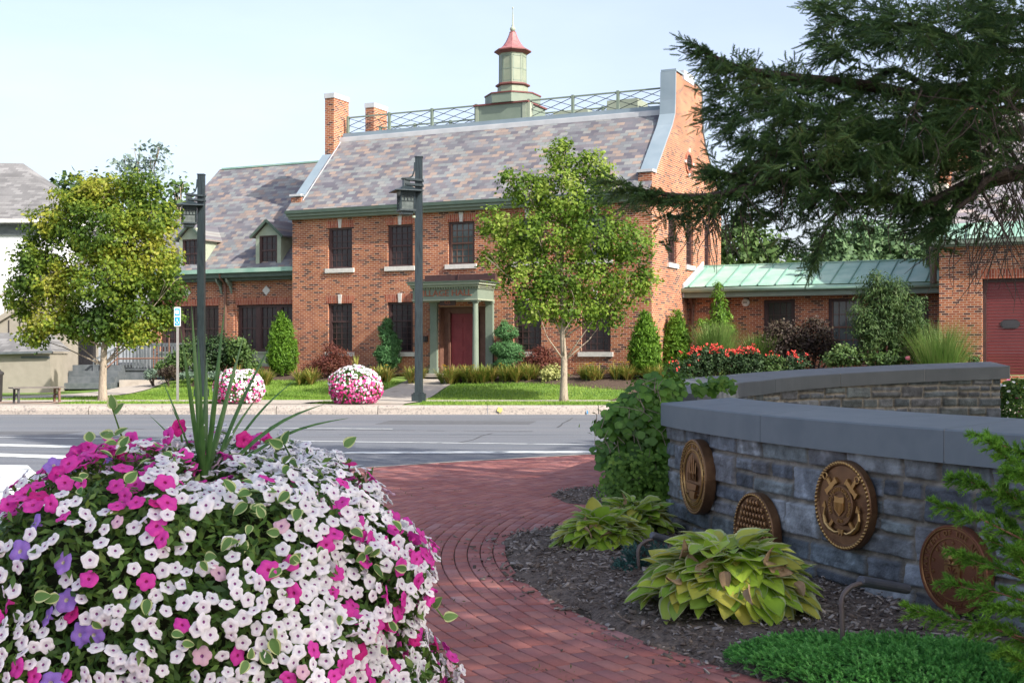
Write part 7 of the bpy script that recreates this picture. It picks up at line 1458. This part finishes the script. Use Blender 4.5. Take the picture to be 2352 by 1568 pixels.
for b_ in sb:
    px_,py_,rx_,ry_=b_; area=math.pi*rx_*ry_; dz=rng.uniform(-.2,.2)
    for _ in range(max(3,int(area/215))):
        d_=unit(rng.normal(size=3)); rr_=rng.uniform(.2,1)**.5; Y_=9.7+dz+d_[1]*rr_*(.55+.5*(rx_>60)); p=np.array(W(px_+d_[0]*rr_*rx_,py_+d_[2]*rr_*ry_,Y_)); up_=-d_[2]
        add_bl(p,[ -.35+d_[0]*.8+rng.normal(0,.5), rng.normal(0,.6), -.45+d_[2]*-.0+max(0,up_)*.0+max(0,-d_[2])*1.1+rng.normal(0,.35)],rng.uniform(.12,.26)*(.8 if rx_<30 else 1))
ctrs=np.array(ctrs);dirs=np.array(dirs);lens=np.array(lens); nbl=len(ctrs); K_=11; SP=[];SD=[];SL=[]; mbt=MB()
pl_n=unit(np.cross(dirs,rng.normal(size=dirs.shape)*.5+np.array([0,0,1]))); 
for k in range(K_):
    t=(k+.5)/K_; c=ctrs+dirs*(lens*t)[:,None]+np.array([0,0,-.10])*(lens*t*t)[:,None]; s_=1 if k%2 else -1
    dd=unit(dirs*.75+pl_n*s_*.75+rng.normal(size=dirs.shape)*.22+np.array([0,0,-.12])) if k<K_-1 else dirs
    SP.append(c);SD.append(dd);SL.append(.100*(1-.4*t)*rng.uniform(.7,1.25,nbl) if k<K_-1 else np.full(nbl,.08))
SP=np.concatenate(SP);SD=np.concatenate(SD);SL=np.concatenate(SL); N_,T_,B_=frames(rng.normal(size=SD.shape),SD*60,.01); V,Fo=inst(SP,SD,unit(np.cross(SD,N_)),N_,SL,*SH_T)
print('shoots',len(SP))
m_spr=lm('spruce_needles',[(.022,.05,.018),(.042,.095,.028),(.075,.15,.04),(.135,.22,.065),(.17,.18,.055)],.08,nscale=2.5,mixn=.45,rough=.5,src='attr')
partnp('needle_foliage',V,Fo,m_spr,sp,rnd=np.repeat(np.clip(.65*rng.uniform(0,1,len(SP))+.35*np.tile(rng.uniform(0,1,nbl),K_),0,1),len(SH_T[0])))
V,Fo=inst(ctrs,dirs,pl_n,unit(np.cross(dirs,pl_n)),lens,[(-.012,0,0),(.012,0,0),(.004,1,-.08),(-.004,1,-.08)],[[(0,1,2,3)]]); partnp('fine_twigs',V,Fo,m_darkbark,sp)
# remaining crown above and to the right of the frame
P=[];D_=[]
for _ in range(7500):
    z=rng.uniform(2.2,15.5); rmax=4.6*(1-(z-2)/14)+.3; r=rmax*rng.uniform(.3,1)**.6; a=rng.uniform(0,6.283); x=6.9+r*math.cos(a);y=11.3+r*math.sin(a)
    if y>1 and 1176+F*x/y<2750 and 813-F*(z-EYE)/y>-60: continue
    P.append((x,y,z)); D_.append((math.cos(a),math.sin(a),-.6))
P=np.array(P);D_=unit(np.array(D_)+rng.normal(size=P.shape)*.4); N_,T_,B_=frames(rng.normal(size=P.shape),D_*50,.01); U_T=shoot_tpl(22); V,Fo=inst(P,T_,B_,N_,.40*rng.uniform(.6,1.2,len(P)),*U_T); partnp('upper_crown',V,Fo,m_spr,sp,rnd=np.repeat(rng.uniform(0,.8,len(P)),len(U_T[0])))
# ================================================================= TREES BEHIND THE CAMERA THAT SHADE THE PLAZA
def shadetree(label,x,y,z0,rad,hh,n=7000,size=.42):
    o=thing('shade_tree',label,'tree',(x,y,0),group='tall shade trees around the plaza'); mb=MB(); mb.tube([(x,y,-.1),(x,y,.5),(x+.1,y,z0),(x,y,z0+hh*.8)],[.4,.3,.25,.06],10); part('trunk',mb,m_bark,o,smooth=True,world=True)
    d_=unit(rng.normal(size=(n,3)))*rng.uniform(.35,1,(n,1))**.5; P=np.array([x,y,z0+hh/2])+d_*np.array([rad,rad,hh/2]); cloud('crown',P,d_+rng.normal(size=P.shape),size,m_lf_mid,o)
shadetree('large shade tree behind the camera to the right',9.8,-1.9,6.5,5.2,8.5)
shadetree('large shade tree farther right beside the plaza',14.8,2.6,6,4.6,8.5)
shadetree('unseen tree beyond the right end of the memorial, added to shade the far wall',16.0,11.0,4.5,3.8,8.5)  # out of view, added so that the far wall lies in shade
shadetree('tall shade tree at the right of the street',31,24,4,4.5,9,n=5000)
